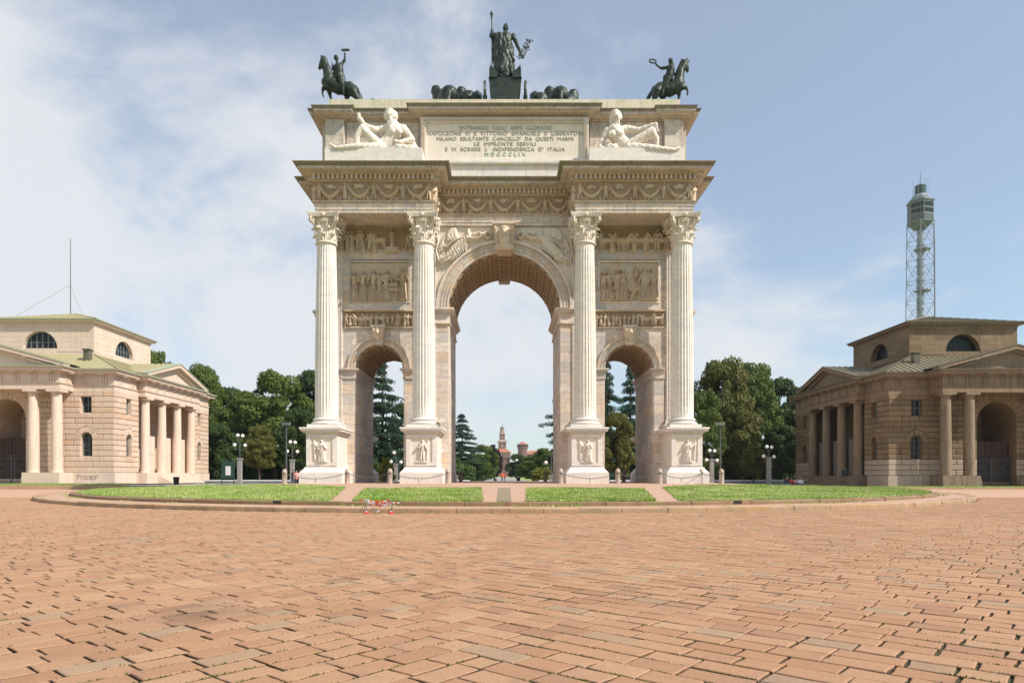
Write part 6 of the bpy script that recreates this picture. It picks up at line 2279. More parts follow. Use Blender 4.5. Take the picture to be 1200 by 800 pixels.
# ================================================================= lamps
def globe_lamp(n, hp, label, px, D, zg):
    x = XP(px, D)
    r_ = empty('globe_lamp', (x, D, 0.0), label, 'lamp', 'globe lamps behind the arch')
    m = MB(); m.box(x - .2, x + .2, D - .2, D + .2, 0, hp - .15); m.box(x - .26, x + .26, D - .26, D + .26, hp - .15, hp)
    m.build('pillar', M['lowwall'], r_)
    m = MB(); zt_ = zg
    m.tube((x, D, hp), (x, D, zt_), .06, .04, 8)
    pts = [(-.55, zt_ - .9), (.55, zt_ - .95), (-.22, zt_ + .1), (.30, zt_ + .05)][:n]
    for dx, z in pts: m.path([(x, D, z - .5), (x + dx * .8, D, z - .45), (x + dx, D, z - .2)], .03, 5)
    m.build('bracket', M['iron'], r_)
    for dx, z in pts:
        m = MB(); m.ball((x + dx, D, z), .185, 12, 8); m.build('globe', M['globe'], r_, smooth=True)


globe_lamp(4, 3.0, 'four globe lamp on a stone pillar by the green notice board', 281, 72, 5.3)
globe_lamp(4, 2.9, 'four globe lamp on a pillar close behind the outermost pedestal of the arch', 342.5, 74, 4.7)
globe_lamp(3, 2.5, 'globe lamp seen through the side opening by the small yellow-green tree', 464, 76, 3.6)
globe_lamp(1, 1.2, 'single globe lamp at the jamb of the middle opening under the cedar', 534, 70, 3.4)
globe_lamp(1, 1.2, 'single globe lamp at the jamb of the middle opening under the dark conifer', 646, 70, 3.4)
globe_lamp(4, 2.9, 'globe lamp on a pillar in the side opening before the olive tree', 712, 76, 3.6)
globe_lamp(4, 2.9, 'four globe lamp on a stone pillar beside the floodlight mast', 834, 72, 3.7)
globe_lamp(4, 3.1, 'four globe lamp on a stone pillar near the brown toll house', 901, 72, 4.1)
for px, D, lb in ((335.5, 66, 'tall floodlight mast between the green notice board and the arch'), (844, 66, 'tall floodlight mast beside the olive green trees and the arch')):
    x = XP(px, D); zt_ = ZP(498, D)
    r_ = empty('floodlight_mast', (x, D, 0), lb, 'mast', 'floodlight masts')
    m = MB(); m.tube((x, D, 0), (x, D, zt_), .10, .07, 10); m.build('pole', M['iron'], r_)
    m = MB(); m.box(x - .38, x + .38, D - .05, D + .05, zt_ - .08, zt_); m.build('crossbar', M['iron'], r_)
    for dx in (-.28, 0, .28):
        m = MB(); m.frustum(x + dx, D - .08, .11, .08, zt_ - .02, .12, .15, zt_ + .26); m.build('floodlight', M['lowwall'], r_)
nb = empty('notice_board', (XP(267, 68), 68, 0), 'small green notice board with a white sheet beyond the lawn', 'sign')
x = XP(267, 68)
m = MB(); m.box(x - .62, x + .62, 67.95, 68.1, .9, 2.6); b_o = m.build('board', M['sign_green'], nb)
m = MB(); m.box(x - .2, x + .3, 67.92, 67.95, 1.2, 2.1); m.build('sheet', M['white'], nb)
for s in (-.6, .6):
    m = MB(); m.tube((x + s, 68.02, 0), (x + s, 68.02, 2.7), .05, .05, 6); m.build('leg', M['sign_green'], nb)

# low grey wall and rail between square and park
wl = empty('low_wall', (0, 79, 0), 'long low pale grey wall with coping between square and park', 'wall')
for k in range(46):
    x0 = -46 + k * 2
    if abs(x0 + 1) < 3.2: continue
    m = MB(); m.box(x0 + .01, x0 + 1.99, 79, 79.4, 0, .52); m.build('wall_block', M['lowwall'], wl)
    m = MB(); m.box(x0 + .005, x0 + 1.995, 78.92, 79.48, .52, .66); m.build('coping', M['white'], wl)
st_ = empty('terrace_steps', (0, 75, 0), 'wide shallow grey steps behind the arch', 'steps')
for k in range(2):
    m = MB(); m.box(-34, 34, 75.5 + k * .8, 80, .01 + k * .13, .14 + k * .13); m.build('step', M['lowwall'], st_)
g = MB(); g.box(-60, 60, 82, 1200, -.05, .012); tag(g.build('park_lawn', M['grass']), kind='structure')
g = MB(); g.box(-5, 5, 80, 400, -.04, .03); tag(g.build('park_path', M['road']), kind='structure')

# ================================================================= lattice tower
DT = 262
tw = empty('lattice_tower', (XP(1078.5, DT), DT, 0), 'tall pale steel lattice tower with glazed cabin and antenna', 'tower')
tx = XP(1078.5, DT); zc0, zc1 = ZP(262, DT), ZP(238.5, DT)


def hexp(r, z, k, rot=.0): a = PI / 3 * k + rot; return Vector((tx + r * math.cos(a), DT + r * math.sin(a), z))


rb_, rt_ = 6.2, 5.1
def rr_(z): return rb_ + (rt_ - rb_) * z / zc0
for k in range(6):
    m = MB(); m.tube(hexp(rb_, 0, k), hexp(rt_, zc0, k), .17, .14, 6); m.build('leg', M['steel'], tw)
m = MB(); nb_ = 13
for j in range(nb_):
    z0, z1 = zc0 * j / nb_, zc0 * (j + 1) / nb_
    for k in range(6):
        m.tube(hexp(rr_(z0), z0, k), hexp(rr_(z1), z1, k + 1), .09, .09, 4); m.tube(hexp(rr_(z0), z0, k + 1), hexp(rr_(z1), z1, k), .09, .09, 4)
        m.tube(hexp(rr_(z1), z1, k), hexp(rr_(z1), z1, k + 1), .09, .09, 4)
        if j % 3 == 0: m.tube(hexp(rr_(z1), z1, k), Vector((tx, DT, z1)), .09, .09, 4)
m.build('bracing', M['steel'], tw)
m = MB(); m.lathe(tx, DT, [(1.25, 0), (1.15, zc0)], 12)
for j in range(34): m.lathe(tx, DT, [(1.2, j * 2.7), (1.45, j * 2.7 + .1), (1.45, j * 2.7 + .4), (1.2, j * 2.7 + .5)], 10)
m.build('lift_shaft', M['steel'], tw)
for j in (3, 6, 9, 11):
    z = zc0 * j / 12.3; m = MB(); m.lathe(tx + .8, DT, [(2.2, z), (3.0, z + .25), (3.0, z + .5), (2.2, z + .5)], 8); m.build('landing', M['lowwall'], tw)
m = MB(); v6 = [[hexp(r, z, k, .26) for k in range(6)] for r, z in ((2.0, zc0 - 2.4), (4.5, zc0), (4.5, zc1), (4.9, zc1 + .1), (4.9, zc1 + .7), (3.0, zc1 + .9))]
vs = [p for l in v6 for p in l]
m.add(vs, [(j * 6 + k, j * 6 + (k + 1) % 6, (j + 1) * 6 + (k + 1) % 6, (j + 1) * 6 + k) for j in range(5) for k in range(6)] + [(5, 4, 3, 2, 1, 0), tuple(range(30, 36))])
cab = m.build('cabin', M['winframe'], tw)
h = zc1 - zc0
for k in range(6):
    for z0, z1, mt in ((.08, .34, 'iron'), (.42, .62, 'glass'), (.70, .92, 'glass')):
        for q in range(4):
            a, b = hexp(4.5, 0, k, .26), hexp(4.5, 0, k + 1, .26); d = (b - a); nn = Vector((d.y, -d.x, 0)).normalized()
            if nn.dot(Vector((a.x - tx, a.y - DT, 0))) < 0: nn = -nn
            p0 = a + d * (.05 + q * .23) + nn * .05; p1 = a + d * (.05 + q * .23 + .19) + nn * .05
            if nn.y > .5: continue
            m = MB(); z_0, z_1 = zc0 + h * z0, zc0 + h * z1
            vs = [(p.x + nn.x * o, p.y + nn.y * o, z) for o in (-.1, .05) for p, z in ((p0, z_0), (p1, z_0), (p1, z_1), (p0, z_1))]
            m.add(vs, [(0, 3, 2, 1), (4, 5, 6, 7), (0, 1, 5, 4), (1, 2, 6, 5), (2, 3, 7, 6), (3, 0, 4, 7)])
            m.build('window', M[mt], cab)
zt_ = ZP(228, DT)
m = MB(); m.lathe(tx, DT, [(3.2, zc1 + .7), (3.2, zc1 + 2.2), (2.4, zc1 + 3.2), (2.2, zt_ - .8)], 10); m.build('upper_drum', M['steel'], cab)
m = MB(); m.lathe(tx, DT, [(1.9, zt_ - .8), (1.9, ZP(218, DT)), (1.5, ZP(217.5, DT))], 10); m.build('lantern', M['sign_green'], cab)
m = MB(); m.tube((tx, DT, ZP(218, DT)), (tx, DT, ZP(199, DT)), .2, .06, 6)
for k in range(8): m.tube(hexp(2.6, ZP(228, DT), k * .75), hexp(2.6, ZP(218, DT) + 2, k * .75), .05, .05, 4)
m.build('antenna', M['steel'], tw)

# ================================================================= the castle
DC = 900
def cbox(m, x0, x1, z0, z1, d): m.box(x0, x1, DC - d, DC + d, z0, z1)
cx_ = XP(588.5, DC)
def cz(y): return ZP(y, DC)
ct = empty('castle_gate_tower', (cx_, DC, 0), 'slender stepped red brick castle tower with domed lantern seen through the middle opening', 'castle tower')
k_ = DC / 800
m = MB(); cbox(m, cx_ - 8.3 * k_, cx_ + 9 * k_, 0, cz(536), 9); m.build('wall', M['castle'], ct)
m = MB(); cbox(m, cx_ - 9.5 * k_, cx_ + 9.8 * k_, cz(536), cz(530), 10.5); gal = m.build('gallery', M['castle_pale'], ct)
for q in range(9):
    x = cx_ - 8.2 * k_ + q * 2.05 * k_; m = MB(); m.box(x - .7, x + .7, DC - 10.9, DC - 10.4, cz(535), cz(531.5)); m.build('opening', M['castle'], gal)
m = MB(); m.frustum(cx_, DC, 10.4 * k_, 11.5, cz(530), 4.6 * k_, 5.5, cz(525.5)); m.build('roof', M['castle_roof'], ct)
m = MB(); cbox(m, cx_ - 4.5 * k_, cx_ + 4.5 * k_, cz(526), cz(518.5), 5); t2 = m.build('wall', M['castle'], ct)
m = MB(); m.box(cx_ - 1.2 * k_, cx_ + 1.2 * k_, DC - 5.6, DC - 5, cz(524.5), cz(520.5)); m.build('clock_panel', M['castle_pale'], t2)
m = MB(); cbox(m, cx_ - 5.4 * k_, cx_ + 5.4 * k_, cz(518.5), cz(516.5), 6); m.frustum(cx_, DC, 5.4 * k_, 6, cz(516.5), 3.2 * k_, 3.6, cz(515)); m.build('gallery', M['castle_pale'], ct)
m = MB(); cbox(m, cx_ - 3.1 * k_, cx_ + 3.1 * k_, cz(515.5), cz(509), 3.5); t3 = m.build('wall', M['castle'], ct)
m = MB(); m.box(cx_ - .9 * k_, cx_ + .9 * k_, DC - 4, DC - 3.5, cz(514), cz(511)); m.build('opening', M['castle_pale'], t3)
m = MB(); cbox(m, cx_ - 3.7 * k_, cx_ + 3.7 * k_, cz(509), cz(507.5), 4.2); m.build('gallery', M['castle_pale'], ct)
m = MB(); m.lathe(cx_, DC, [(2.6 * k_, cz(507.5)), (2.5 * k_, cz(503.5)), (2.9 * k_, cz(503.3)), (2.9 * k_, cz(502.9))], 10); m.build('lantern', M['castle_pale'], ct)
m = MB(); m.lathe(cx_, DC, [(2.3 * k_, cz(502.9)), (2.1 * k_, cz(501.3)), (1.3 * k_, cz(499.9)), (.3 * k_, cz(499.2)), (.2 * k_, cz(495.5))], 12); m.build('dome', M['zinc_edge'], ct)
x0 = XP(606.3, DC); x1 = XP(618.7, DC); xm = (x0 + x1) / 2; hw = (x1 - x0) / 2
cr_ = empty('castle_corner_tower', (xm, DC, 0), 'squat red brick castle tower with tiled cap behind the park trees', 'castle tower')
m = MB(); m.lathe(xm, DC, [(hw * .88, 0), (hw * .88, cz(526.5)), (hw, cz(525)), (hw, cz(520.6))], 12); w_ = m.build('wall', M['castle'], cr_)
m = MB()
for q in range(12):
    a = 2 * PI * (q + .5) / 12; m.box(xm + hw * .97 * math.cos(a) - .9, xm + hw * .97 * math.cos(a) + .9, DC + hw * .97 * math.sin(a) - .9, DC + hw * .97 * math.sin(a) + .9, cz(523.3), cz(521))
m.build('opening', M['dark'], w_, kind='stuff')
m = MB(); m.lathe(xm, DC, [(hw * 1.1, cz(520.6)), (.5, cz(517.3))], 12); m.build('roof', M['castle_roof'], cr_)
x0, x1 = XP(612, DC + 20), XP(650, DC + 20)
wg = empty('castle_wing', ((x0 + x1) / 2, DC + 20, 0), 'long castle wing with red tiled roof behind the trees', 'castle wing')
m = MB(); m.box(x0, x1, DC + 15, DC + 30, 0, ZP(532, DC + 15)); m.build('wall', M['castle'], wg)
m = MB(); m.add([(x0 - 2, DC + 13, ZP(532, DC + 15)), (x1, DC + 13, ZP(532, DC + 15)), (x1, DC + 32, ZP(532, DC + 15)), (x0 - 2, DC + 32, ZP(532, DC + 15)), (x0 + 12, DC + 22, ZP(527.5, DC + 15)), (x1 - 8, DC + 22, ZP(527.5, DC + 15))],
                    [(0, 1, 5, 4), (1, 2, 5), (2, 3, 4, 5), (3, 0, 4), (0, 3, 2, 1)]); m.build('roof', M['castle_roof'], wg)
cw = empty('castle_wall', (XP(580, DC + 35), DC + 35, 0), 'low dark brick curtain wall joining the castle towers', 'castle wall')
m = MB(); m.box(XP(560, DC + 35), XP(640, DC + 35), DC + 33, DC + 38, 0, ZP(541, DC + 35)); m.build('wall', M['castle'], cw)

# ================================================================= trees
def crown_mesh(kind, seed, n, leaf):
    """foliage in a unit box: x, y in -0.5..0.5, z in 0..1"""
    rnd = random.Random(seed); cl = []
    if kind == 'broad':
        for _ in range(64):
            z = rnd.uniform(.12, .96); w = math.sin(PI * (z * .86 + .10)) ** .7 * .5
            a = rnd.uniform(0, 2 * PI); r = w * math.sqrt(rnd.uniform(.25, 1)) * .86
            cl.append((r * math.cos(a), r * math.sin(a), z, rnd.uniform(.09, .17), rnd.uniform(.055, .10)))
        for _ in range(34):
            z = rnd.uniform(.2, 1.0); w = math.sin(PI * (z * .86 + .10)) ** .7 * .5
            a = rnd.uniform(0, 2 * PI); cl.append((w * math.cos(a) * .98, w * math.sin(a) * .98, z, rnd.uniform(.035, .07), rnd.uniform(.025, .05)))
    elif kind == 'cedar':
        k = 0
        for lv in range(15):
            z = .05 + .93 * (lv + rnd.uniform(-.25, .25)) / 14; z = min(.985, z)
            w = .5 * (1 - z) ** .6 * rnd.uniform(.72, 1.12) + .02
            for q in range(max(3, int(11 * (1 - z) + 3))):
                a = 2.4 * k + rnd.uniform(-.3, .3); k += 1
                L_ = w * rnd.uniform(.42, 1.18)
                for s in range(1, 6):
                    t = s / 5
                    cl.append((L_ * t * math.cos(a), L_ * t * math.sin(a), z - .03 * t * t + .012 * rnd.random(), .045 + .05 * (1 - z) * (1.2 - t * .5), .014 + .008 * rnd.random()))
    else:
        for _ in range(40):
            z = rnd.uniform(.08, .92); w = (1 - abs(z - .4) * 1.2) * .46
            a = rnd.uniform(0, 2 * PI); r = w * math.sqrt(rnd.uniform(.1, 1))
            cl.append((r * math.cos(a), r * math.sin(a), z, rnd.uniform(.08, .15), rnd.uniform(.06, .12)))
    cl = np.array(cl); rg_ = np.random.default_rng(seed)
    wgt = (cl[:, 3] ** 2 * cl[:, 4]) ** .6; idx = rg_.choice(len(cl), n, p=wgt / wgt.sum())
    d = rg_.normal(size=(n, 3)); d /= np.linalg.norm(d, axis=1)[:, None]
    rad = rg_.uniform(.55, 1.05, (n, 1)) ** .6
    c = cl[idx, :3] + d * rad * np.stack([cl[idx, 3], cl[idx, 3], cl[idx, 4]], 1)
    nn = d + rg_.normal(size=(n, 3)) * .55 + np.array([0, 0, .35]); nn /= np.linalg.norm(nn, axis=1)[:, None]
    u = np.cross(nn, rg_.normal(size=(n, 3))); u /= np.linalg.norm(u, axis=1)[:, None] + 1e-9
    v = np.cross(nn, u)
    s = leaf * rg_.uniform(.6, 1.35, (n, 1))
    if kind == 'cedar': asp = .4
    else: asp = .7
    P_ = np.stack([c - u * s, c + v * s * asp, c + u * s, c - v * s * asp], 1).reshape(-1, 3)
    me = bpy.data.meshes.new('crown')
    me.vertices.add(4 * n); me.vertices.foreach_set('co', P_.ravel())
    me.loops.add(4 * n); me.loops.foreach_set('vertex_index', np.arange(4 * n))
    me.polygons.add(n); me.polygons.foreach_set('loop_start', np.arange(0, 4 * n, 4)); me.polygons.foreach_set('loop_total', np.full(n, 4))
    me.update(calc_edges=True)
    return me, cl


CR = {}


def crown(kind, var, n, leaf, mt):
    key = (kind, var, mt)
    if key not in CR:
        base = (kind, var)
        if base not in CR: CR[base] = crown_mesh(kind, 100 + var * 7 + len(kind), n, leaf)
        me = CR[base][0].copy(); me.materials.clear(); me.materials.append(M[mt]); CR[key] = (me, CR[base][1])
    return CR[key]


def tree(name, px, D, top, wpx, kind, var, mt, label, base=0.0, trunk=.16, group='trees behind the arch', cat='tree', rz=0.0, n=None, leaf=None):
    x = XP(px, D); H = ZP(top, D) - base; w = wpx / 800 * D
    n = n or {'broad': 30000, 'cedar': 42000, 'bush': 6000}[kind]; leaf = leaf or {'broad': .0150, 'cedar': .0125, 'bush': .03}[kind]
    root = empty(name, (x, D, base), label, cat, group)
    me, cl = crown(kind, var, n, leaf, mt)
    o = bpy.data.objects.new('crown', me); COL.objects.link(o); o.parent = root
    h0 = H * trunk; o.location = (0, 0, h0); o.scale = (w, w, H - h0); o.rotation_euler = (0, 0, rz)
    WLOC[o.name] = Vector((x, D, base + h0))
    m = MB(); r = max(.06, H * .018)
    zt_ = H * (.9 if kind == 'cedar' else .62)
    m.tube((x, D, base - .1), (x, D, base + h0), r * 1.25, r, 9, cap=False); m.tube((x, D, base + h0), (x + .02 * w, D, base + zt_), r, r * .25, 8)
    rnd = random.Random(var * 13 + int(px))
    cz_ = math.cos(rz); sz_ = math.sin(rz)
    for q in range(10 if kind != 'bush' else 5):
        c = cl[rnd.randrange(len(cl))]
        tip = Vector((x + w * (c[0] * cz_ - c[1] * sz_), D + w * (c[0] * sz_ + c[1] * cz_), base + h0 + (H - h0) * c[2]))
        st0 = Vector((x, D, base + h0 * .95 + (tip.z - base - h0) * .45))
        m.tube(st0, tip, r * .38, r * .12, 5)
    m.build('trunk', M['trunk'], root, smooth=True)
    return root


G1 = 'trees beyond the square'
tree('broadleaf_tree', 186, 104, 415, 54, 'broad', 0, 'leaf', 'green tree top showing just above the green copper roof', group=G1)
tree('broadleaf_tree', 238, 98, 432, 62, 'broad', 1, 'leaf', 'light green tree rising directly behind the pediment corner of the sunlit toll house', group=G1, trunk=.1)
tree('broadleaf_tree', 268, 106, 455, 56, 'broad', 2, 'leaf_dark', 'dark tree filling the gap behind the notice board', group=G1, trunk=.08)
tree('broadleaf_tree', 322, 96, 438, 92, 'broad', 3, 'leaf', 'largest round dark green tree beside the arch on the side of the sunlit toll house', group=G1, trunk=.1)
tree('broadleaf_tree', 292, 102, 462, 60, 'broad', 0, 'leaf_dark', 'lower dark tree between the notice board and the globe lamp', group=G1, trunk=.05, rz=1)
tree('broadleaf_tree', 368, 104, 437, 80, 'broad', 1, 'leaf_dark', 'dark tree half hidden by the outermost column on the sunlit toll house side', group=G1, trunk=.08, rz=2)
tree('broadleaf_tree', 256, 88, 498, 54, 'broad', 2, 'leaf_dark', 'low shadowy tree behind the porch of the sunlit toll house', group=G1, trunk=.04, rz=.6)
tree('young_tree', 304, 80, 499, 40, 'broad', 3, 'leaf_olive', 'young olive green tree with thin trunk before the tall dark trees', group=G1, trunk=.26, rz=2.2, n=9000)
tree('broadleaf_tree', 352, 90, 480, 56, 'broad', 2, 'leaf_dark', 'low dark tree behind the floodlight mast near the outermost pedestal', group=G1, trunk=.04, rz=2.9)
tree('cedar_tree', 447, 84, 424, 92, 'cedar', 0, 'needle', 'tall dark cedar seen through the side opening nearer the sunlit toll house', group=G1, trunk=.04)
tree('broadleaf_tree', 490, 100, 470, 80, 'broad', 1, 'leaf_dark', 'dark tree behind the cedar between two columns', group=G1, trunk=.05)
tree('bush', 453, 62, 534, 22, 'bush', 0, 'leaf_yellow', 'small yellow-green bush in the side opening', group='bushes', cat='bush', trunk=.05)
tree('bush', 437, 72, 540, 34, 'bush', 1, 'leaf_dark', 'dark bush behind the small yellow-green bush', group='bushes', cat='bush', trunk=.03)
tree('cedar_tree', 541, 118, 486, 66, 'cedar', 1, 'needle', 'dark pointed cedar in the middle opening', group=G1, trunk=.03)
tree('broadleaf_tree', 566, 135, 522, 38, 'broad', 3, 'leaf', 'mid green round tree between the cedar and the castle tower', group=G1, trunk=.03)
tree('purple_tree', 579, 160, 522, 20, 'broad', 0, 'leaf_purple', 'dark purple-leaved tree touching the castle tower', group=G1, trunk=.03)
tree('broadleaf_tree', 552, 110, 540, 44, 'broad', 1, 'leaf_dark', 'low dark tree at the foot of the pointed cedar', group=G1, trunk=.03)
tree('broadleaf_tree', 533, 105, 536, 30, 'broad', 2, 'leaf_dark', 'low dark tree against the jamb of the middle opening', group=G1, trunk=.03)
tree('broadleaf_tree', 607, 170, 532, 30, 'broad', 2, 'leaf_dark', 'bluish dark tree just below the squat castle tower', group=G1, trunk=.03)
tree('broadleaf_tree', 624, 140, 534, 40, 'broad', 3, 'leaf', 'sloping green tree in front of the castle wing', group=G1, trunk=.03, rz=1)
tree('broadleaf_tree', 640, 120, 526, 40, 'broad', 0, 'leaf', 'green tree beside the jamb of the middle opening below the conifer', group=G1, trunk=.03)
tree('cedar_tree', 674, 92, 412, 84, 'cedar', 0, 'needle', 'dark conifer mostly hidden by the inner column, one bough showing at the jamb', group=G1, trunk=.03, rz=1.2)
for i, (px, lb) in enumerate(((631, 'first yellow-green bush in the middle opening'), (640, 'second yellow-green bush in the middle opening, by the globe lamp'))):
    tree('bush', px, 88, 546 + i, 19, 'bush', i, 'leaf_yellow', lb, group='bushes', cat='bush', trunk=.03)
tree('cedar_tree', 710, 88, 415, 60, 'cedar', 1, 'needle', 'blue-green conifer at the edge of the olive tree opening', group=G1, trunk=.03, rz=.5)
tree('cedar_tree', 738, 100, 428, 58, 'cedar', 0, 'needle', 'conifer high in the olive tree opening, sky beside it', group=G1, trunk=.03, rz=2.5)
tree('broadleaf_tree', 723, 74, 484, 48, 'broad', 2, 'leaf_olive', 'olive green round tree in the side opening nearer the brown toll house', group=G1, trunk=.06, rz=.3)
tree('broadleaf_tree', 770, 90, 470, 60, 'broad', 1, 'leaf_dark', 'dark tree behind the thick pier beside the olive tree', group=G1, trunk=.04, rz=.3)
tree('broadleaf_tree', 846, 92, 425, 84, 'broad', 1, 'leaf_olive', 'largest olive green tree beside the outermost column on the brown toll house side', group=G1, trunk=.06, rz=.9)
tree('broadleaf_tree', 881, 98, 430, 68, 'broad', 0, 'leaf', 'green tree with round head in the middle of the group by the brown toll house', group=G1, trunk=.06, rz=1.9)
tree('broadleaf_tree', 914, 104, 444, 62, 'broad', 3, 'leaf_dark', 'dark tree closest to the brown toll house pediment', group=G1, trunk=.06, rz=2.7)
tree('broadleaf_tree', 938, 110, 455, 54, 'broad', 2, 'leaf_dark', 'shadowy tree disappearing behind the brown toll house', group=G1, trunk=.04, rz=.2)
tree('broadleaf_tree', 826, 86, 458, 50, 'broad', 3, 'leaf', 'lower green tree touching the outermost pedestal', group=G1, trunk=.05, rz=1.2)
tree('broadleaf_tree', 862, 88, 478, 54, 'broad', 2, 'leaf_olive', 'lower tree between floodlight mast and young yellowish tree', group=G1, trunk=.05, rz=2.0)
tree('broadleaf_tree', 915, 90, 500, 54, 'broad', 1, 'leaf_dark', 'low black-green tree behind the seated people', group=G1, trunk=.03, rz=2.4)
tree('young_tree', 883, 78, 523, 30, 'broad', 0, 'leaf_olive', 'young yellowish tree with thin trunk near the seated people', group=G1, trunk=.22, rz=.7, n=9000)
# sprouting plant on the pedestal
tree('wall_plant', 513, 43.4, 493.5, 7, 'bush', 2, 'leaf_yellow', 'small green plant sprouting on the second pedestal cap', base=ZP(500.3, 42.9) - .02, group='bushes', cat='plant', trunk=.02, n=260, leaf=.07)
# shrubs under the trees
ug = MB(); rr = random.Random(31)
me_b = None
for s, xr in ((-1, (-52, -4.5)), (1, (4.5, 52))):
    k = 0
    for _ in range(26000):
        x = rr.uniform(*xr); y = rr.uniform(96, 112)
        z = rr.random() ** .8 * (3.2 + 2.2 * noise.noise(Vector((x * .25, s, 0))) + (1.5 if abs(x) > 9 else -.8))
        c = Vector((x, y, z)); u = Vector((rr.gauss(0, 1), rr.gauss(0, 1), rr.gauss(0, 1))).normalized() * .3; v = u.orthogonal().normalized() * .2
        ug.add([c - u, c + v, c + u, c - v], [(0, 1, 2, 3)])
tag(ug.build('undergrowth', M['leaf_dark'], recalc=False), kind='stuff')
fw = MB()
for s, xr in ((-1, (-900, -12)), (1, (14, 900))):
    for _ in range(30000):
        x = rr.uniform(*xr); y = rr.uniform(180, 420)
        if abs(x) > y * .9 + 40: continue
        hmax = 9 + 4 * noise.noise(Vector((x * .03, y * .01, 0)))
        if abs(x) < 60: hmax *= .55 + abs(x) / 140
        z = rr.random() ** .6 * hmax
        c = Vector((x, y, z)); u = Vector((rr.gauss(0, 1), rr.gauss(0, 1), rr.gauss(0, 1))).normalized() * 1.3; v = u.orthogonal().normalized() * .9
        fw.add([c - u, c + v, c + u, c - v], [(0, 1, 2, 3)])
tag(fw.build('distant_woods', M['leaf_dark'], recalc=False), kind='stuff')


# ================================================================= people
def person(x, y, z, pose, h, cols, label, group, face=-1, turn=0.0):
    top_, leg_, hair_ = cols
    root = empty('person', (x, y, z), label, 'person', group)
    k = h / 1.75; c, s = math.cos(turn), math.sin(turn)

    def q(a, b, cz_): a *= k; b *= k; return Vector((x + a * c - b * s, y + a * s + b * c, z + cz_ * k))
    if pose == 'stand':
        hip, ch_, nk, hd = (0, 0, .92), (0, 0, 1.25), (0, 0, 1.48), (0, 0, 1.63)
        legs = [[(-.09, 0, .9), (-.11, -.03, .5), (-.12, .02, .08), (-.12, -.12, .04)], [(.09, 0, .9), (.13, .06, .5), (.14, .1, .08), (.14, -.02, .04)]]
        arms = [[(-.19, 0, 1.42), (-.25, .03, 1.12), (-.22, -.12, .9)], [(.19, 0, 1.42), (.26, .02, 1.12), (.22, -.14, .92)]]
    else:
        hip, ch_, nk, hd = (0, 0, .14), (0, -.04, .5), (0, -.06, .72), (0, -.09, .87)
        legs = [[(-.09, 0, .14), (-.14, -.34, .42), (-.13, -.48, .05), (-.13, -.6, .03)], [(.09, 0, .14), (.16, -.38, .36), (.2, -.6, .06), (.2, -.72, .04)]]
        arms = [[(-.19, -.04, .66), (-.25, -.12, .4), (-.13, -.34, .42)], [(.19, -.04, .66), (.27, -.05, .38), (.2, -.3, .36)]]
    segs = [(q(*hip), q(*ch_), .15 * k, .17 * k), (q(*ch_), q(*nk), .16 * k, .06 * k), (q(*nk), q(*hd), .055 * k, .07 * k)]
    for l in legs: segs += [(q(*a), q(*b), ra * k, rb * k) for a, b, ra, rb in zip(l, l[1:], (.085, .06, .045), (.062, .042, .03))]
    for l in arms:
        segs += [(q(*a), q(*b), ra * k, rb * k) for a, b, ra, rb in zip(l, l[1:], (.055, .04), (.042, .03))]
        e = Vector(l[2])
        for t_ in range(4): segs.append((q(*e), q(e.x - .03 + .02 * t_, e.y - .07, e.z - .05), .014 * k, .009 * k))
        segs.append((q(*e), q(e.x + .05, e.y - .02, e.z - .03), .014 * k, .010 * k))
    b_ = blob(segs, .024, 'body', M['skin'], root, 1, [(q(*hd), .105 * k, (.85, 1, 1.15)), (q(hd[0], hd[1] - .1, hd[2] - .01), .02 * k, (1, 1, 1.3))])
    blob([(q(*hip), q(*ch_), .172 * k, .19 * k), (q(*ch_), q(nk[0], nk[1], nk[2] - .06), .185 * k, .10 * k)] + [(q(*l[0]), q(*l[1]), .07 * k, .058 * k) for l in arms], .03, 'shirt', M[top_], b_, 1)
    blob([(q(*l[0]), q(*l[1]), .11 * k, .08 * k) for l in legs] + [(q(*l[1]), q(*l[2]), .078 * k, .06 * k) for l in legs] + [(q(*hip), q(hip[0], hip[1], hip[2] + .08), .165 * k, .17 * k)], .03, 'trousers', M[leg_], b_, 1)
    m = MB(); hq = q(hd[0], hd[1] + .02, hd[2] + .04); m.ball(hq, .11 * k, 10, 7, (.95, 1.05, 1.0)); m.build('hair', M[hair_], b_, smooth=True)
    for dx in (-.035, .035):
        m = MB(); m.ball(q(hd[0] + dx, hd[1] - .1, hd[2]), .013 * k, 6, 4); m.build('eye', M['dark'], b_)
    return root


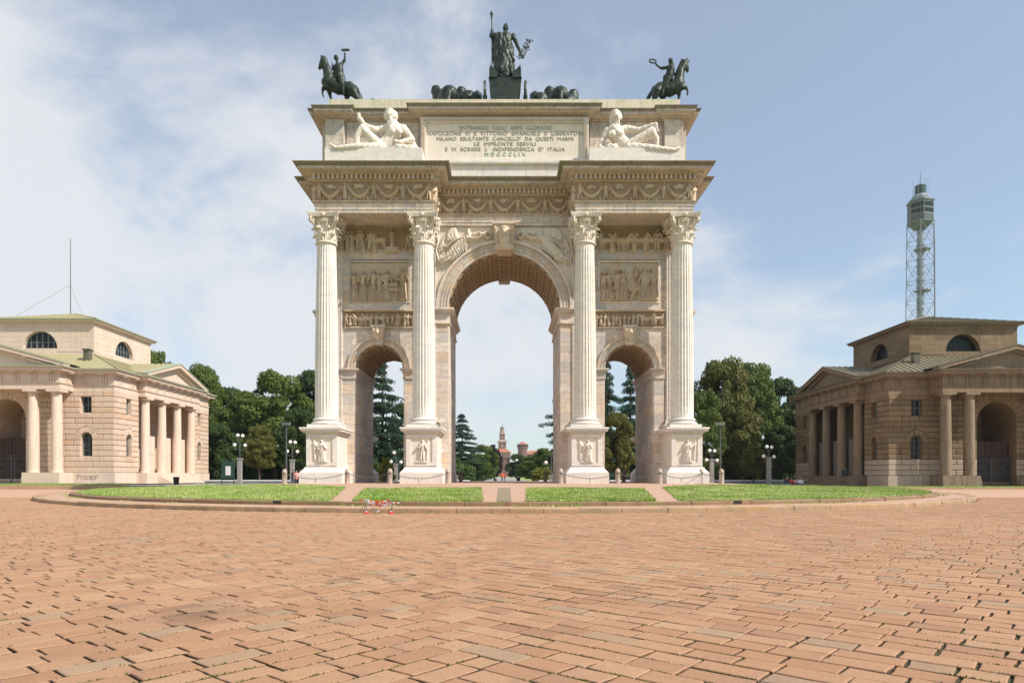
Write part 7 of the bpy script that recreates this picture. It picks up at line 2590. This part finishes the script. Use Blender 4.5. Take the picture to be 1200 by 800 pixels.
gp = 'people sitting on the ground by the brown toll house'
for px, D, cols, lb, tn in ((921, 70, ('black_cloth', 'blue_cloth', 'hair'), 'dark haired person in black sitting farthest from the porch steps', .3),
                            (927, 70.4, ('red_cloth', 'black_cloth', 'hair'), 'person in dark red sitting second from the lawn side', -.4),
                            (932, 70.2, ('pink_cloth', 'black_cloth', 'hair'), 'person in pink sitting between the red shirt and the white shirt', .5),
                            (938, 69.6, ('white_cloth', 'blue_cloth', 'hair'), 'person in a white shirt sitting closest to the porch steps', -.5)):
    person(XP(px, D), D, .0, 'sit', 1.72, cols, lb, gp, turn=tn)
person(XP(347.5, 66), 66, 0.0, 'stand', 1.7, ('pink_cloth', 'black_cloth', 'hair'), 'person in pink standing beside the flank of the arch', 'people standing beyond the arch', turn=.4)
person(XP(343.5, 68), 68, 0.0, 'stand', 1.75, ('black_cloth', 'blue_cloth', 'hair'), 'person in black standing beyond the outermost bollard', 'people standing beyond the arch', turn=-.6)
person(XP(588.5, 120), 120, 0.02, 'stand', 1.72, ('orange', 'blue_cloth', 'hair'), 'person in orange standing in the park in line with the castle tower', 'people standing beyond the arch', turn=.2)
person(XP(591.5, 124), 124, 0.02, 'stand', 1.66, ('red_cloth', 'black_cloth', 'hair'), 'person in red beside the one in orange in the park', 'people standing beyond the arch', turn=1.2)
person(XP(580, 112), 112, 0.02, 'sit', 1.7, ('black_cloth', 'black_cloth', 'hair'), 'person in black sitting in the park under the purple tree', 'people standing beyond the arch', turn=.2)

# litter bins
for px, D, z, lb in ((206.5, 64.6, .52, 'small dark bin on the porch steps of the sunlit toll house'), (990, 66.5, .9, 'small black bin at the porch of the brown toll house'), (607.5, 92, .28, 'round black bin in the middle opening')):
    x = XP(px, D); z = {206.5: .3, 990: 1.05, 607.5: .27}[px]
    r_ = empty('litter_bin', (x, D, z), lb, 'bin', 'dark litter bins')
    m = MB(); m.lathe(x, D, [(.22, z), (.27, z + .62), (.29, z + .63), (.29, z + .68)], 14); m.build('bin_body', M['dark'], r_)
    m = MB(); m.lathe(x, D, [(.30, z + .68), (.27, z + .72), (.05, z + .76)], 14); m.build('lid', M['iron'], r_)

# ================================================================= haze
m = MB(); m.box(-1400, 1400, -120, 1300, -2.2, 112)
hz = m.build('haze', M['dark'])
hm = bpy.data.materials.new('air'); hm.use_nodes = True; ht = hm.node_tree; ht.nodes.clear()
pv_ = ht.nodes.new('ShaderNodeVolumePrincipled'); pv_.inputs['Color'].default_value = (.80, .88, 1, 1); pv_.inputs['Density'].default_value = .00013
ho = ht.nodes.new('ShaderNodeOutputMaterial'); ht.links.new(pv_.outputs[0], ho.inputs['Volume'])
hz.data.materials.clear(); hz.data.materials.append(hm); hz['kind'] = 'stuff'
